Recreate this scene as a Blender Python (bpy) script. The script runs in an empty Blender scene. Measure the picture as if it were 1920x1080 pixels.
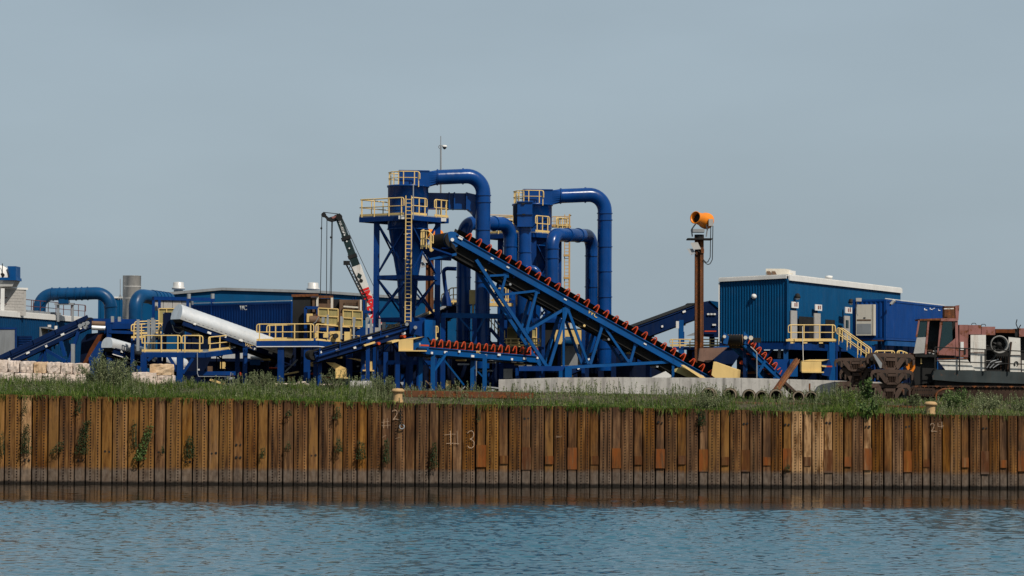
import bpy, math, random
import numpy as np
from mathutils import Vector, Matrix, Euler

scene = bpy.context.scene
COL = scene.collection
random.seed(7)
rng = np.random.default_rng(11)
R = math.radians

# ------------------------------------------------------------------ camera
CAM = Vector((0.0, 0.0, 6.0))
LENS = 85.0
FPX = 1920 * LENS / 36.0
PITCH, ROLL = 2.05, 0.3
cam_data = bpy.data.cameras.new('camera')
cam_data.lens = LENS
cam_data.sensor_width = 36.0
cam_data.clip_start = 1.0
cam_data.clip_end = 6000.0
cam = bpy.data.objects.new('camera', cam_data)
COL.objects.link(cam)
cam.location = CAM
CROT = Matrix.Rotation(R(90 + PITCH), 3, 'X') @ Matrix.Rotation(R(ROLL), 3, 'Z')
cam.rotation_euler = CROT.to_euler()
scene.camera = cam

# ------------------------------------------------------------------ sky and sun
SUN_EL, SUN_AZ = 47.0, 38.0           # azimuth measured from straight behind the camera towards its right
sx, sy = math.sin(R(SUN_AZ)), -math.cos(R(SUN_AZ))
world = bpy.data.worlds.new('World')
scene.world = world
world.use_nodes = True
wn, wl = world.node_tree.nodes, world.node_tree.links
wn.clear()
w_out = wn.new('ShaderNodeOutputWorld')
w_bg = wn.new('ShaderNodeBackground')
w_sky = wn.new('ShaderNodeTexSky')
w_sky.sky_type = 'NISHITA'
w_sky.sun_disc = False
w_sky.sun_elevation = R(SUN_EL)
w_sky.sun_rotation = math.atan2(sx, sy)
w_sky.air_density = 1.0
w_sky.dust_density = 4.0
w_sky.ozone_density = 1.5
w_mix = wn.new('ShaderNodeMix'); w_mix.data_type = 'RGBA'
w_mix.inputs[0].default_value = 0.82           # summer haze over the whole dome
w_mix.inputs[7].default_value = (3.75, 4.65, 5.30, 1)
w_tc = wn.new('ShaderNodeTexCoord')
w_map = wn.new('ShaderNodeMapping'); w_map.inputs['Scale'].default_value = (1.0, 1.0, 3.0)
w_noi = wn.new('ShaderNodeTexNoise'); w_noi.inputs['Scale'].default_value = 4.0; w_noi.inputs['Detail'].default_value = 5
w_ramp = wn.new('ShaderNodeMapRange')
w_ramp.inputs[1].default_value = 0.3; w_ramp.inputs[2].default_value = 0.75
w_ramp.inputs[3].default_value = 0.94; w_ramp.inputs[4].default_value = 1.07
w_mul = wn.new('ShaderNodeVectorMath'); w_mul.operation = 'SCALE'
wl.new(w_tc.outputs['Generated'], w_map.inputs[0]); wl.new(w_map.outputs[0], w_noi.inputs[0])
wl.new(w_noi.outputs[0], w_ramp.inputs[0])
wl.new(w_sky.outputs[0], w_mix.inputs[6])
wl.new(w_mix.outputs[2], w_mul.inputs[0]); wl.new(w_ramp.outputs[0], w_mul.inputs['Scale'])
wl.new(w_mul.outputs[0], w_bg.inputs[0]); wl.new(w_bg.outputs[0], w_out.inputs[0])
w_bg.inputs[1].default_value = 0.10

sun_data = bpy.data.lights.new('sun', 'SUN')
sun_data.energy = 5.0
sun_data.angle = R(0.6)
sun_data.color = (1.0, 0.93, 0.82)
sun = bpy.data.objects.new('sun', sun_data)
COL.objects.link(sun)
sun.location = (30, -20, 60)
sun_dir = Vector((sx * math.cos(R(SUN_EL)), sy * math.cos(R(SUN_EL)), math.sin(R(SUN_EL))))
sun.rotation_euler = sun_dir.to_track_quat('Z', 'Y').to_euler()

scene.view_settings.view_transform = 'Standard'
scene.view_settings.look = 'None'
scene.view_settings.exposure = 0.0
scene.view_settings.gamma = 1.0
scene.view_settings.use_curve_mapping = False
scene.cycles.max_bounces = 6

# ------------------------------------------------------------------ helpers
ZV = Vector((0, 0, 1))
U = Vector((0.41, 0.912, 0)).normalized()      # site axis: away and to the right
V = Vector((-0.912, 0.41, 0)).normalized()     # site axis: to the left and slightly away

def P(px, py, Y):
    d = CROT @ Vector(((px - 960) / FPX, (540 - py) / FPX, -1.0))
    return CAM + d * (Y / d.y)

def lerp(a, b, t):
    return a + (b - a) * t

def wall_top(x):
    return 4.36 - 0.0160 * x

def ground_z(x, y):
    t = min(1.0, max(0.0, (y - 131.0) / 6.5))
    t = t * t * (3 - 2 * t)
    s = max(-38.0, min(38.0, x))
    base = 4.36 - 0.0160 * s
    lift = 0.72
    far = min(1.0, max(0.0, (y - 145) / 20))
    return base - 0.12 + lift * t + far * 0.0062 * s

class MB:
    """collects faces, then links them as one mesh object"""
    def __init__(self):
        self.v, self.f, self.s, self.m = [], [], [], []
        self.mi = 0
    def add(self, vs, fs, smooth=False):
        o = len(self.v)
        self.v += [tuple(p) for p in vs]
        for f in fs:
            self.f.append(tuple(i + o for i in f)); self.s.append(smooth); self.m.append(self.mi)
        return self
    def box(self, o, a, b, c):
        o = Vector(o)
        pts = [o, o + a, o + a + b, o + b, o + c, o + a + c, o + a + b + c, o + b + c]
        fs = [(0, 3, 2, 1), (4, 5, 6, 7), (0, 1, 5, 4), (1, 2, 6, 5), (2, 3, 7, 6), (3, 0, 4, 7)]
        if a.cross(b).dot(c) < 0:
            fs = [tuple(reversed(f)) for f in fs]
        return self.add(pts, fs)
    def cbox(self, c, a, b, d):
        return self.box(Vector(c) - a / 2 - b / 2 - d / 2, a, b, d)
    def beam(self, p, q, w, h=None, up=None):
        p, q = Vector(p), Vector(q)
        h = w if h is None else h
        ax = (q - p)
        n = ax.normalized()
        up = ZV if up is None else up
        if abs(n.dot(up)) > 0.97:
            up = Vector((0, 1, 0)) if abs(n.y) < 0.9 else Vector((1, 0, 0))
        s = n.cross(up).normalized()
        t = s.cross(n).normalized()
        return self.box(p - s * w / 2 - t * h / 2, s * w, t * h, ax)
    def ring(self, c, n, r, k, ref=None):
        n = n.normalized()
        ref = ref if ref is not None else (ZV if abs(n.z) < 0.9 else Vector((1, 0, 0)))
        s = n.cross(ref).normalized(); t = s.cross(n).normalized()
        return [c + (s * math.cos(2 * math.pi * i / k) + t * math.sin(2 * math.pi * i / k)) * r for i in range(k)]
    def cyl(self, p, q, r0, r1=None, n=14, caps=True, smooth=True):
        p, q = Vector(p), Vector(q)
        r1 = r0 if r1 is None else r1
        a = self.ring(p, q - p, r0, n); b = self.ring(q, q - p, r1, n)
        self.add(a + b, [(i, (i + 1) % n, n + (i + 1) % n, n + i) for i in range(n)], smooth)
        if caps:
            self.add(a, [tuple(range(n - 1, -1, -1))]); self.add(b, [tuple(range(n))])
        return self
    def tube(self, pts, r, n=8, caps=True, smooth=True):
        pts = [Vector(p) for p in pts]
        rr = r if isinstance(r, (list, tuple)) else [r] * len(pts)
        vs = []; s = None
        for i, p in enumerate(pts):
            d = ((pts[i] - pts[i - 1]).normalized() if i else Vector()) + ((pts[i + 1] - pts[i]).normalized() if i < len(pts) - 1 else Vector())
            d = d.normalized()
            if s is None:
                ref = ZV if abs(d.z) < 0.9 else Vector((1, 0, 0))
                s = d.cross(ref).normalized()
            else:
                s = (s - d * s.dot(d)).normalized()
            t = s.cross(d)
            vs += [p + (s * math.cos(2 * math.pi * k / n) + t * math.sin(2 * math.pi * k / n)) * rr[i] for k in range(n)]
        fs = [(i * n + (k + 1) % n, i * n + k, (i + 1) * n + k, (i + 1) * n + (k + 1) % n) for i in range(len(pts) - 1) for k in range(n)]
        self.add(vs, fs, smooth)
        if caps:
            m = (len(pts) - 1) * n
            self.add(vs[:n], [tuple(range(n))]); self.add(vs[m:], [tuple(range(n - 1, -1, -1))])
        return self
    def poly(self, pts, d):
        pts = [Vector(p) for p in pts]; n = len(pts)
        vs = pts + [p + d for p in pts]
        nrm = Vector()
        for i in range(n):
            nrm += pts[i].cross(pts[(i + 1) % n])
        fs = [tuple(range(n - 1, -1, -1)), tuple(range(n, 2 * n))] + [(i, (i + 1) % n, n + (i + 1) % n, n + i) for i in range(n)]
        if nrm.dot(d) < 0:
            fs = [tuple(reversed(f)) for f in fs]
        return self.add(vs, fs)
    def lathe(self, o, prof, n=20, axis=None, smooth=True):
        o = Vector(o); ax = ZV if axis is None else axis.normalized()
        rings = [self.ring(o + ax * h, ax, max(r, 1e-4), n) for r, h in prof]
        vs = [p for rg in rings for p in rg]
        fs = [(i * n + k, i * n + (k + 1) % n, (i + 1) * n + (k + 1) % n, (i + 1) * n + k) for i in range(len(prof) - 1) for k in range(n)]
        return self.add(vs, fs, smooth)
    def build(self, name, mat, parent=None, mesh_only=False, org=None):
        vs = np.array(self.v, dtype=float).reshape(-1, 3)
        if org is None:
            lo, hi = vs.min(0), vs.max(0)
            org = (lo + hi) / 2
            if parent is None:
                org[2] = lo[2]
        org = np.array(org, dtype=float)
        me = bpy.data.meshes.new(name)
        me.from_pydata((vs - org).tolist(), [], self.f)
        me.polygons.foreach_set('use_smooth', self.s)
        if any(self.m):
            me.polygons.foreach_set('material_index', self.m)
        for mm in (mat if isinstance(mat, (list, tuple)) else [mat]):
            me.materials.append(mm)
        me.update()
        ob = bpy.data.objects.new(name, me)
        COL.objects.link(ob)
        place(ob, Vector(org), parent)
        return ob

WPOS = {}
def place(ob, pos, parent=None):
    WPOS[ob.name] = pos
    if parent is not None:
        ob.parent = parent
        ob.location = pos - WPOS[parent.name]
    else:
        ob.location = pos

def tag(o, label, cat, group=None):
    o['label'] = label; o['category'] = cat
    if group: o['group'] = group
    return o

def thing(name, label, cat, loc, group=None):
    o = bpy.data.objects.new(name, None)
    o.empty_display_size = 0.3
    COL.objects.link(o)
    place(o, Vector(loc))
    return tag(o, label, cat, group)

def linked(name, ob, pos, parent, rot=None, scale=None):
    c = ob.copy(); c.name = name
    COL.objects.link(c)
    if parent is None: c.parent = None
    place(c, Vector(pos), parent)
    if rot is not None: c.rotation_euler = rot
    if scale is not None: c.scale = scale
    return c

def part_beam(name, p, q, w, mat, parent, h=None, up=None):
    return MB().beam(p, q, w, h, up).build(name, mat, parent)
def part_tube(name, pts, r, mat, parent, n=8):
    return MB().tube(pts, r, n).build(name, mat, parent)

def arc_path(pts, rad, seg=7):
    """polyline with its corners rounded to the given radius"""
    pts = [Vector(p) for p in pts]
    out = [pts[0]]
    for i in range(1, len(pts) - 1):
        a, b, c = pts[i - 1], pts[i], pts[i + 1]
        u, v = (a - b).normalized(), (c - b).normalized()
        ang = u.angle(v, math.pi)
        if ang > 3.10 or ang < 0.02:
            out.append(b); continue
        d = min(rad / math.tan(ang / 2), (a - b).length * 0.49, (c - b).length * 0.49)
        r = d * math.tan(ang / 2)
        ctr = b + (u + v).normalized() * (r / math.sin(ang / 2))
        s, e = b + u * d - ctr, b + v * d - ctr
        tot = s.angle(e)
        for k in range(seg + 1):
            t = k / seg
            out.append(ctr + (s * math.sin((1 - t) * tot) + e * math.sin(t * tot)) / math.sin(tot))
    out.append(pts[-1])
    return out

# ------------------------------------------------------------------ materials
MATS = {}
def nodes_of(name):
    m = bpy.data.materials.new(name); m.use_nodes = True
    nt = m.node_tree
    return m, nt.nodes, nt.links, nt.nodes['Principled BSDF']

def ramp(nd, stops):
    r = nd.new('ShaderNodeValToRGB')
    while len(r.color_ramp.elements) < len(stops): r.color_ramp.elements.new(0.5)
    for e, (p, c) in zip(r.color_ramp.elements, stops):
        e.position = p; e.color = (*c, 1) if len(c) == 3 else c
    return r

def noise(nd, lk, scale, detail=4, vec=None, rough=0.55, stretch=None):
    n = nd.new('ShaderNodeTexNoise')
    n.inputs['Scale'].default_value = scale; n.inputs['Detail'].default_value = detail; n.inputs['Roughness'].default_value = rough
    if vec is not None:
        if stretch:
            mp = nd.new('ShaderNodeMapping'); mp.inputs['Scale'].default_value = stretch
            lk.new(vec, mp.inputs[0]); vec = mp.outputs[0]
        lk.new(vec, n.inputs['Vector'])
    return n

def mixc(nd, lk, fac, a, b, mode='MIX'):
    x = nd.new('ShaderNodeMix'); x.data_type = 'RGBA'; x.blend_type = mode
    for sock, val in ((x.inputs[0], fac), (x.inputs[6], a), (x.inputs[7], b)):
        if hasattr(val, 'is_linked'): lk.new(val, sock)
        elif isinstance(val, (int, float)): sock.default_value = val
        else: sock.default_value = (*val[:3], 1)
    return x.outputs[2]

def maprange(nd, lk, src, a, b, c=0.0, d=1.0):
    m = nd.new('ShaderNodeMapRange')
    for i, val in enumerate((a, b, c, d)): m.inputs[i + 1].default_value = val
    lk.new(src, m.inputs[0])
    return m.outputs[0]

def paint(name, col, rough=0.45, metal=0.0, var=0.18, dirt=0.25, dirtcol=(0.05, 0.045, 0.04), rust=0.0, scale=0.8, bump=0.0, rand=0.12, spec=0.15, coat=0.0, fade=0.0):
    """painted or bare metal: broad tone drift, vertical grime streaks, optional rust blooms"""
    m, nd, lk, bs = nodes_of(name)
    geo = nd.new('ShaderNodeNewGeometry'); pos = geo.outputs['Position']
    oi = nd.new('ShaderNodeObjectInfo')
    n1 = noise(nd, lk, scale, 5, pos)
    c = mixc(nd, lk, maprange(nd, lk, n1.outputs[0], 0.3, 0.7), tuple(x * (1 - var) for x in col), tuple(min(1, x * (1 + var)) for x in col))
    n2 = noise(nd, lk, 3.0, 5, pos, 0.6, (1.4, 1.4, 0.22))
    c = mixc(nd, lk, maprange(nd, lk, n2.outputs[0], 0.5, 0.78, 0, dirt), c, dirtcol)
    if rand:
        c = mixc(nd, lk, maprange(nd, lk, oi.outputs['Random'], 0, 1, 0, rand), c, tuple(x * 0.55 for x in col))
    if fade:
        nf = noise(nd, lk, 0.9, 7, pos, 0.7)
        c = mixc(nd, lk, maprange(nd, lk, nf.outputs[0], 0.52, 0.74, 0, fade), c, tuple(0.55 * x + 0.45 * (0.03 + sum(col) / 3) for x in col))
    if rust:
        n3 = noise(nd, lk, 2.2, 8, pos, 0.7)
        f = maprange(nd, lk, n3.outputs[0], 0.66 - 0.3 * rust, 0.74 - 0.3 * rust)
        n4 = noise(nd, lk, 9, 4, pos)
        rc = ramp(nd, [(0.3, (0.055, 0.018, 0.008)), (0.6, (0.16, 0.055, 0.018)), (0.8, (0.25, 0.11, 0.035))])
        lk.new(n4.outputs[0], rc.inputs[0])
        c = mixc(nd, lk, f, c, rc.outputs[0])
    lk.new(c, bs.inputs['Base Color'])
    lk.new(maprange(nd, lk, n2.outputs[0], 0.3, 0.8, max(0.05, rough - 0.08), min(1, rough + 0.2)), bs.inputs['Roughness'])
    bs.inputs['Metallic'].default_value = metal
    bs.inputs['Specular IOR Level'].default_value = spec
    if coat:
        bs.inputs['Coat Weight'].default_value = coat; bs.inputs['Coat Roughness'].default_value = 0.12
    if bump:
        nb = noise(nd, lk, 14, 5, pos)
        b = nd.new('ShaderNodeBump'); b.inputs['Strength'].default_value = bump; b.inputs['Distance'].default_value = 0.03
        lk.new(nb.outputs[0], b.inputs['Height']); lk.new(b.outputs[0], bs.inputs['Normal'])
    MATS[name] = m
    return m

BLUE = paint('plant_blue', (0.0008, 0.0240, 0.118), 0.45, var=0.22, dirt=0.28, dirtcol=(0.012, 0.014, 0.02), spec=0.12, fade=0.18)
BLUEL = paint('conveyor_blue', (0.0013, 0.052, 0.180), 0.45, var=0.18, dirt=0.22, dirtcol=(0.012, 0.014, 0.02), spec=0.12, fade=0.18)
PIPE = paint('pipe_blue', (0.0008, 0.0330, 0.148), 0.20, var=0.18, dirt=0.20, dirtcol=(0.012, 0.014, 0.02), rand=0.0, spec=0.24, fade=0.18)
DUCT = paint('duct_blue', (0.0010, 0.040, 0.115), 0.32, var=0.25, dirt=0.2, dirtcol=(0.012, 0.014, 0.02), rand=0.0, spec=0.2, fade=0.18)
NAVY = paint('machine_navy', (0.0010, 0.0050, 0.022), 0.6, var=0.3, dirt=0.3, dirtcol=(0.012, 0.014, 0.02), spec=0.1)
CLAD = paint('cladding_blue', (0.0008, 0.050, 0.134), 0.55, var=0.10, dirt=0.14, dirtcol=(0.012, 0.014, 0.02), rand=0.0, spec=0.1, fade=0.18)
CONT = paint('container_blue', (0.0006, 0.032, 0.150), 0.5, var=0.12, dirt=0.14, dirtcol=(0.012, 0.014, 0.02), rand=0.0, spec=0.12, fade=0.18)
BLUED = paint('deep_blue', (0.0007, 0.0095, 0.045), 0.55, var=0.25, dirt=0.25, dirtcol=(0.012, 0.014, 0.02), spec=0.1)
YEL = paint('safety_yellow', (0.56, 0.395, 0.160), 0.5, var=0.10, dirt=0.25, dirtcol=(0.11, 0.07, 0.035))
MESHY = paint('guard_mesh', (0.27, 0.225, 0.095), 0.7, var=0.25, dirt=0.4)
ORG = paint('idler_orange', (0.40, 0.050, 0.014), 0.5, var=0.2, dirt=0.35, dirtcol=(0.09, 0.025, 0.012), rand=0.25)
CANN = paint('cannon_orange', (0.60, 0.175, 0.014), 0.4, var=0.1, dirt=0.2)
BELT = paint('belt_rubber', (0.008, 0.0075, 0.007), 0.8, var=0.35, dirt=0.4, dirtcol=(0.035, 0.026, 0.018), spec=0.2)
DARK = paint('dark_steel', (0.010, 0.010, 0.010), 0.7, var=0.4, dirt=0.3, spec=0.2)
GALV = paint('galvanised', (0.60, 0.61, 0.62), 0.36, 0.5, var=0.10, dirt=0.25, dirtcol=(0.12, 0.11, 0.10), rand=0)
STAIN = paint('stainless', (0.47, 0.46, 0.445), 0.4, 0.2, var=0.12, dirt=0.35, dirtcol=(0.12, 0.11, 0.10), rand=0)
CLADD = paint('shed_cladding', (0.0008, 0.030, 0.088), 0.55, var=0.12, dirt=0.14, dirtcol=(0.012, 0.014, 0.02), rand=0.0, spec=0.1, fade=0.18)
SHROUD = paint('sooty_white', (0.20, 0.195, 0.185), 0.6, var=0.3, dirt=0.7, dirtcol=(0.02, 0.018, 0.016), rand=0)
GREY = paint('grey_steel', (0.24, 0.25, 0.26), 0.5, 0.2, var=0.15, dirt=0.3)
WHITE = paint('white_trim', (0.55, 0.54, 0.52), 0.5, var=0.06, dirt=0.2, dirtcol=(0.2, 0.18, 0.15))
CREAM = paint('ac_beige', (0.50, 0.46, 0.39), 0.5, var=0.06, dirt=0.25, dirtcol=(0.2, 0.17, 0.13))
RUST = paint('rusted_steel', (0.095, 0.040, 0.020), 0.85, var=0.35, dirt=0.5, dirtcol=(0.025, 0.014, 0.010), rust=0.6, bump=0.3)
RUSTD = paint('dark_rust', (0.034, 0.020, 0.014), 0.8, var=0.4, dirt=0.5, dirtcol=(0.010, 0.007, 0.006), rust=0.12, bump=0.3)
RUSTO = paint('rust_orange', (0.112, 0.031, 0.009), 0.85, var=0.55, dirt=0.75, dirtcol=(0.035, 0.014, 0.008), bump=0.2, scale=2.6, rand=.5)
BOGIE = paint('cast_brown', (0.060, 0.039, 0.030), 0.75, var=0.35, dirt=0.5, dirtcol=(0.012, 0.009, 0.007), rust=0.15, bump=0.3)
PINK = paint('faded_red_paint', (0.225, 0.098, 0.086), 0.6, var=0.2, dirt=0.4, dirtcol=(0.10, 0.045, 0.03), rust=0.46, scale=1.6)
WHITER = paint('chipped_white', (0.54, 0.52, 0.48), 0.6, var=0.1, dirt=0.55, dirtcol=(0.20, 0.12, 0.07), rust=0.16, scale=1.5)
CHASS = paint('chassis_slate', (0.030, 0.038, 0.040), 0.55, var=0.3, dirt=0.4, rust=0.15)
BOOMG = paint('boom_dark', (0.012, 0.024, 0.024), 0.4, var=0.2, dirt=0.2)
BROWNP = paint('brown_panel', (0.115, 0.070, 0.044), 0.7, var=0.3, dirt=0.5, rust=0.2)
REDT = paint('letter_red', (0.55, 0.02, 0.02), 0.5, var=0.05, dirt=0.1, rand=0)
ROOFR = paint('rail_oxide', (0.10, 0.035, 0.03), 0.6, var=0.2, dirt=0.3)
CHALK = paint('chalk_paint', (0.34, 0.24, 0.165), 0.9, var=0.25, dirt=0.6, dirtcol=(0.2, 0.11, 0.06))
BOLL = paint('bollard_yellow', (0.36, 0.235, 0.115), 0.7, var=0.15, dirt=0.4, dirtcol=(0.22, 0.10, 0.04), rust=0.12, bump=0.4)

def stone_mat(name, col, col2, scale=1.2, bump=0.6, seams=None, streak=0.0):
    m, nd, lk, bs = nodes_of(name)
    geo = nd.new('ShaderNodeNewGeometry'); pos = geo.outputs['Position']
    oi = nd.new('ShaderNodeObjectInfo')
    n1 = noise(nd, lk, scale, 8, pos, 0.65)
    c = mixc(nd, lk, maprange(nd, lk, n1.outputs[0], 0.35, 0.68), col, col2)
    n2 = noise(nd, lk, scale * 6, 6, pos, 0.7)
    c = mixc(nd, lk, maprange(nd, lk, n2.outputs[0], 0.55, 0.75, 0, 0.5), c, tuple(x * 0.35 for x in col))
    c = mixc(nd, lk, maprange(nd, lk, oi.outputs['Random'], 0, 1, 0, 0.18), c, (0.30, 0.22, 0.16))
    if streak:
        n3 = noise(nd, lk, 1.6, 5, pos, 0.6, (1.6, 1.6, 0.12))
        c = mixc(nd, lk, maprange(nd, lk, n3.outputs[0], 0.48, 0.72, 0, streak), c, (0.09, 0.085, 0.08))
    lk.new(c, bs.inputs['Base Color'])
    bs.inputs['Roughness'].default_value = 0.9
    bs.inputs['Specular IOR Level'].default_value = 0.1
    b = nd.new('ShaderNodeBump'); b.inputs['Strength'].default_value = bump; b.inputs['Distance'].default_value = 0.06
    lk.new(n2.outputs[0], b.inputs['Height']); lk.new(b.outputs[0], bs.inputs['Normal'])
    return m
LIME = stone_mat('limestone', (0.44, 0.35, 0.29), (0.58, 0.50, 0.45))
CONC = stone_mat('concrete', (0.35, 0.335, 0.315), (0.46, 0.445, 0.42), 0.7, 0.25, streak=0.75)
CMU = stone_mat('block_wall', (0.26, 0.255, 0.245), (0.32, 0.315, 0.305), 1.0, 0.2)
PIPEC = stone_mat('clay_pipe', (0.13, 0.115, 0.085), (0.19, 0.15, 0.11), 2.0, 0.4)

def glass_mat():
    m, nd, lk, bs = nodes_of('tinted_glass')
    bs.inputs['Base Color'].default_value = (0.01, 0.03, 0.035, 1)
    bs.inputs['Roughness'].default_value = 0.08
    bs.inputs['Alpha'].default_value = 0.75
    return m
GLASS = glass_mat()

def pile_mat(name, tint, amount):
    m, nd, lk, bs = nodes_of(name)
    geo = nd.new('ShaderNodeNewGeometry'); pos = geo.outputs['Position']
    oi = nd.new('ShaderNodeObjectInfo')
    sep = nd.new('ShaderNodeSeparateXYZ'); lk.new(pos, sep.inputs[0])
    n1 = noise(nd, lk, 1.0, 8, pos, 0.7, (3.6, 3.6, 0.30))
    r1 = ramp(nd, [(0.36, (0.036, 0.0155, 0.0065)), (0.45, (0.085, 0.038, 0.0140)), (0.55, (0.142, 0.066, 0.0225)), (0.66, (0.240, 0.125, 0.046))])
    lk.new(n1.outputs[0], r1.inputs[0])
    c = r1.outputs[0]
    hs = nd.new('ShaderNodeHueSaturation')
    wn_ = nd.new('ShaderNodeTexWhiteNoise'); wn_.noise_dimensions = '1D'; lk.new(oi.outputs['Random'], wn_.inputs['W'])
    lk.new(maprange(nd, lk, oi.outputs['Random'], 0, 1, 0.86, 1.10), hs.inputs['Value'])
    lk.new(maprange(nd, lk, wn_.outputs[0], 0, 1, 0.86, 1.12), hs.inputs['Saturation'])
    lk.new(c, hs.inputs['Color']); c = hs.outputs[0]
    n2 = noise(nd, lk, 7.0, 8, pos, 0.75)
    c = mixc(nd, lk, maprange(nd, lk, n2.outputs[0], 0.56, 0.74, 0, 0.6), c, (0.035, 0.018, 0.010))
    n6 = noise(nd, lk, 0.45, 5, pos, 0.6)
    c = mixc(nd, lk, maprange(nd, lk, n6.outputs[0], 0.46, 0.68, 0, 0.6), c, (0.045, 0.028, 0.018))
    n7 = noise(nd, lk, 1.0, 7, pos, 0.75, (2.0, 2.0, 1.1))
    c = mixc(nd, lk, maprange(nd, lk, n7.outputs[0], 0.57, 0.70, 0, 0.6), c, (0.150, 0.052, 0.014))
    n8 = noise(nd, lk, 1.3, 6, pos, 0.7, (7.0, 7.0, 0.22))
    c = mixc(nd, lk, maprange(nd, lk, n8.outputs[0], 0.52, 0.66, 0, 0.75), c, (0.018, 0.010, 0.006))
    # darker top of the piles, fading down unevenly
    zt_ = nd.new('ShaderNodeMath'); zt_.operation = 'MULTIPLY_ADD'; zt_.inputs[1].default_value = 0.016
    lk.new(sep.outputs[0], zt_.inputs[0]); lk.new(sep.outputs[2], zt_.inputs[2])
    zu_ = nd.new('ShaderNodeMath'); zu_.operation = 'MULTIPLY_ADD'; zu_.inputs[1].default_value = 1.6
    lk.new(n7.outputs[0], zu_.inputs[0]); lk.new(zt_.outputs[0], zu_.inputs[2])
    c = mixc(nd, lk, maprange(nd, lk, zu_.outputs[0], 4.3, 5.2, 0, 0.6), c, (0.030, 0.017, 0.011))
    n5 = noise(nd, lk, 2.0, 6, pos, 0.7, (5.0, 5.0, 0.16))
    c = mixc(nd, lk, maprange(nd, lk, n5.outputs[0], 0.60, 0.72, 0, 0.55), c, (0.30, 0.17, 0.075))
    n9 = noise(nd, lk, 1.6, 6, pos, 0.7, (2.5, 2.5, 0.4))
    if amount:
        c = mixc(nd, lk, maprange(nd, lk, n9.outputs[0], 0.38, 0.56, 0, amount), c, tint)
    # grey scum left by the river below the usual water mark, a dark soaked foot at the waterline
    n3 = noise(nd, lk, 3.0, 5, pos, 0.6)
    zz = nd.new('ShaderNodeMath'); zz.operation = 'MULTIPLY_ADD'; zz.inputs[1].default_value = 0.22
    lk.new(n3.outputs[0], zz.inputs[0]); lk.new(sep.outputs[2], zz.inputs[2])
    n4 = noise(nd, lk, 5.0, 6, pos, 0.7, (1, 1, 0.5))
    gr = ramp(nd, [(0.35, (0.052, 0.040, 0.032)), (0.65, (0.128, 0.104, 0.085))]); lk.new(n4.outputs[0], gr.inputs[0])
    c = mixc(nd, lk, maprange(nd, lk, zz.outputs[0], 1.06, 0.84, 0, 0.85), c, gr.outputs[0])
    c = mixc(nd, lk, maprange(nd, lk, zz.outputs[0], 0.34, 0.22, 0, 0.95), c, (0.010, 0.009, 0.008))
    lk.new(c, bs.inputs['Base Color'])
    bs.inputs['Roughness'].default_value = 0.9
    bs.inputs['Specular IOR Level'].default_value = 0.08
    b = nd.new('ShaderNodeBump'); b.inputs['Strength'].default_value = 0.35; b.inputs['Distance'].default_value = 0.02
    lk.new(n2.outputs[0], b.inputs['Height']); lk.new(b.outputs[0], bs.inputs['Normal'])
    return m
PILE = pile_mat('sheet_pile_rust', (0.1, 0.05, 0.02), 0.0)
PILEP = pile_mat('sheet_pile_pale', (0.36, 0.215, 0.105), 0.92)
PATCH = pile_mat('patch_rust', (0.165, 0.048, 0.011), 0.85)
PATCHD = pile_mat('patch_dark', (0.070, 0.024, 0.009), 0.85)
PILEO = pile_mat('sheet_pile_ochre', (0.205, 0.102, 0.028), 0.6)

def leaf_mat(name, c0, c1, c2, trans=0.25):
    m, nd, lk, bs = nodes_of(name)
    geo = nd.new('ShaderNodeNewGeometry')
    r = ramp(nd, [(0.0, c0), (0.55, c1), (1.0, c2)])
    lk.new(geo.outputs['Random Per Island'], r.inputs[0])
    n = noise(nd, lk, 0.35, 3, geo.outputs['Position'])
    c = mixc(nd, lk, maprange(nd, lk, n.outputs[0], 0.4, 0.65, 0, 0.55), r.outputs[0], c0)
    lk.new(c, bs.inputs['Base Color'])
    bs.inputs['Roughness'].default_value = 0.6
    bs.inputs['Specular IOR Level'].default_value = 0.12
    tr = nd.new('ShaderNodeBsdfTranslucent'); lk.new(c, tr.inputs[0])
    mx = nd.new('ShaderNodeMixShader'); mx.inputs[0].default_value = trans
    lk.new(bs.outputs[0], mx.inputs[1]); lk.new(tr.outputs[0], mx.inputs[2])
    lk.new(mx.outputs[0], nd['Material Output'].inputs[0])
    return m
GRASS = leaf_mat('grass_green', (0.022, 0.048, 0.006), (0.070, 0.128, 0.017), (0.200, 0.235, 0.062))
WEED = leaf_mat('weed_grey_green', (0.048, 0.068, 0.026), (0.130, 0.155, 0.070), (0.290, 0.300, 0.175))
LEAF = leaf_mat('leaf_green', (0.030, 0.060, 0.016), (0.075, 0.125, 0.035), (0.170, 0.220, 0.085))
LEAFD = leaf_mat('leaf_dark', (0.014, 0.028, 0.010), (0.026, 0.050, 0.018), (0.055, 0.080, 0.035))
DRY = leaf_mat('dry_stem', (0.10, 0.085, 0.055), (0.16, 0.14, 0.085), (0.24, 0.20, 0.13))
STEM = paint('plant_stem', (0.06, 0.06, 0.03), 0.8)
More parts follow.
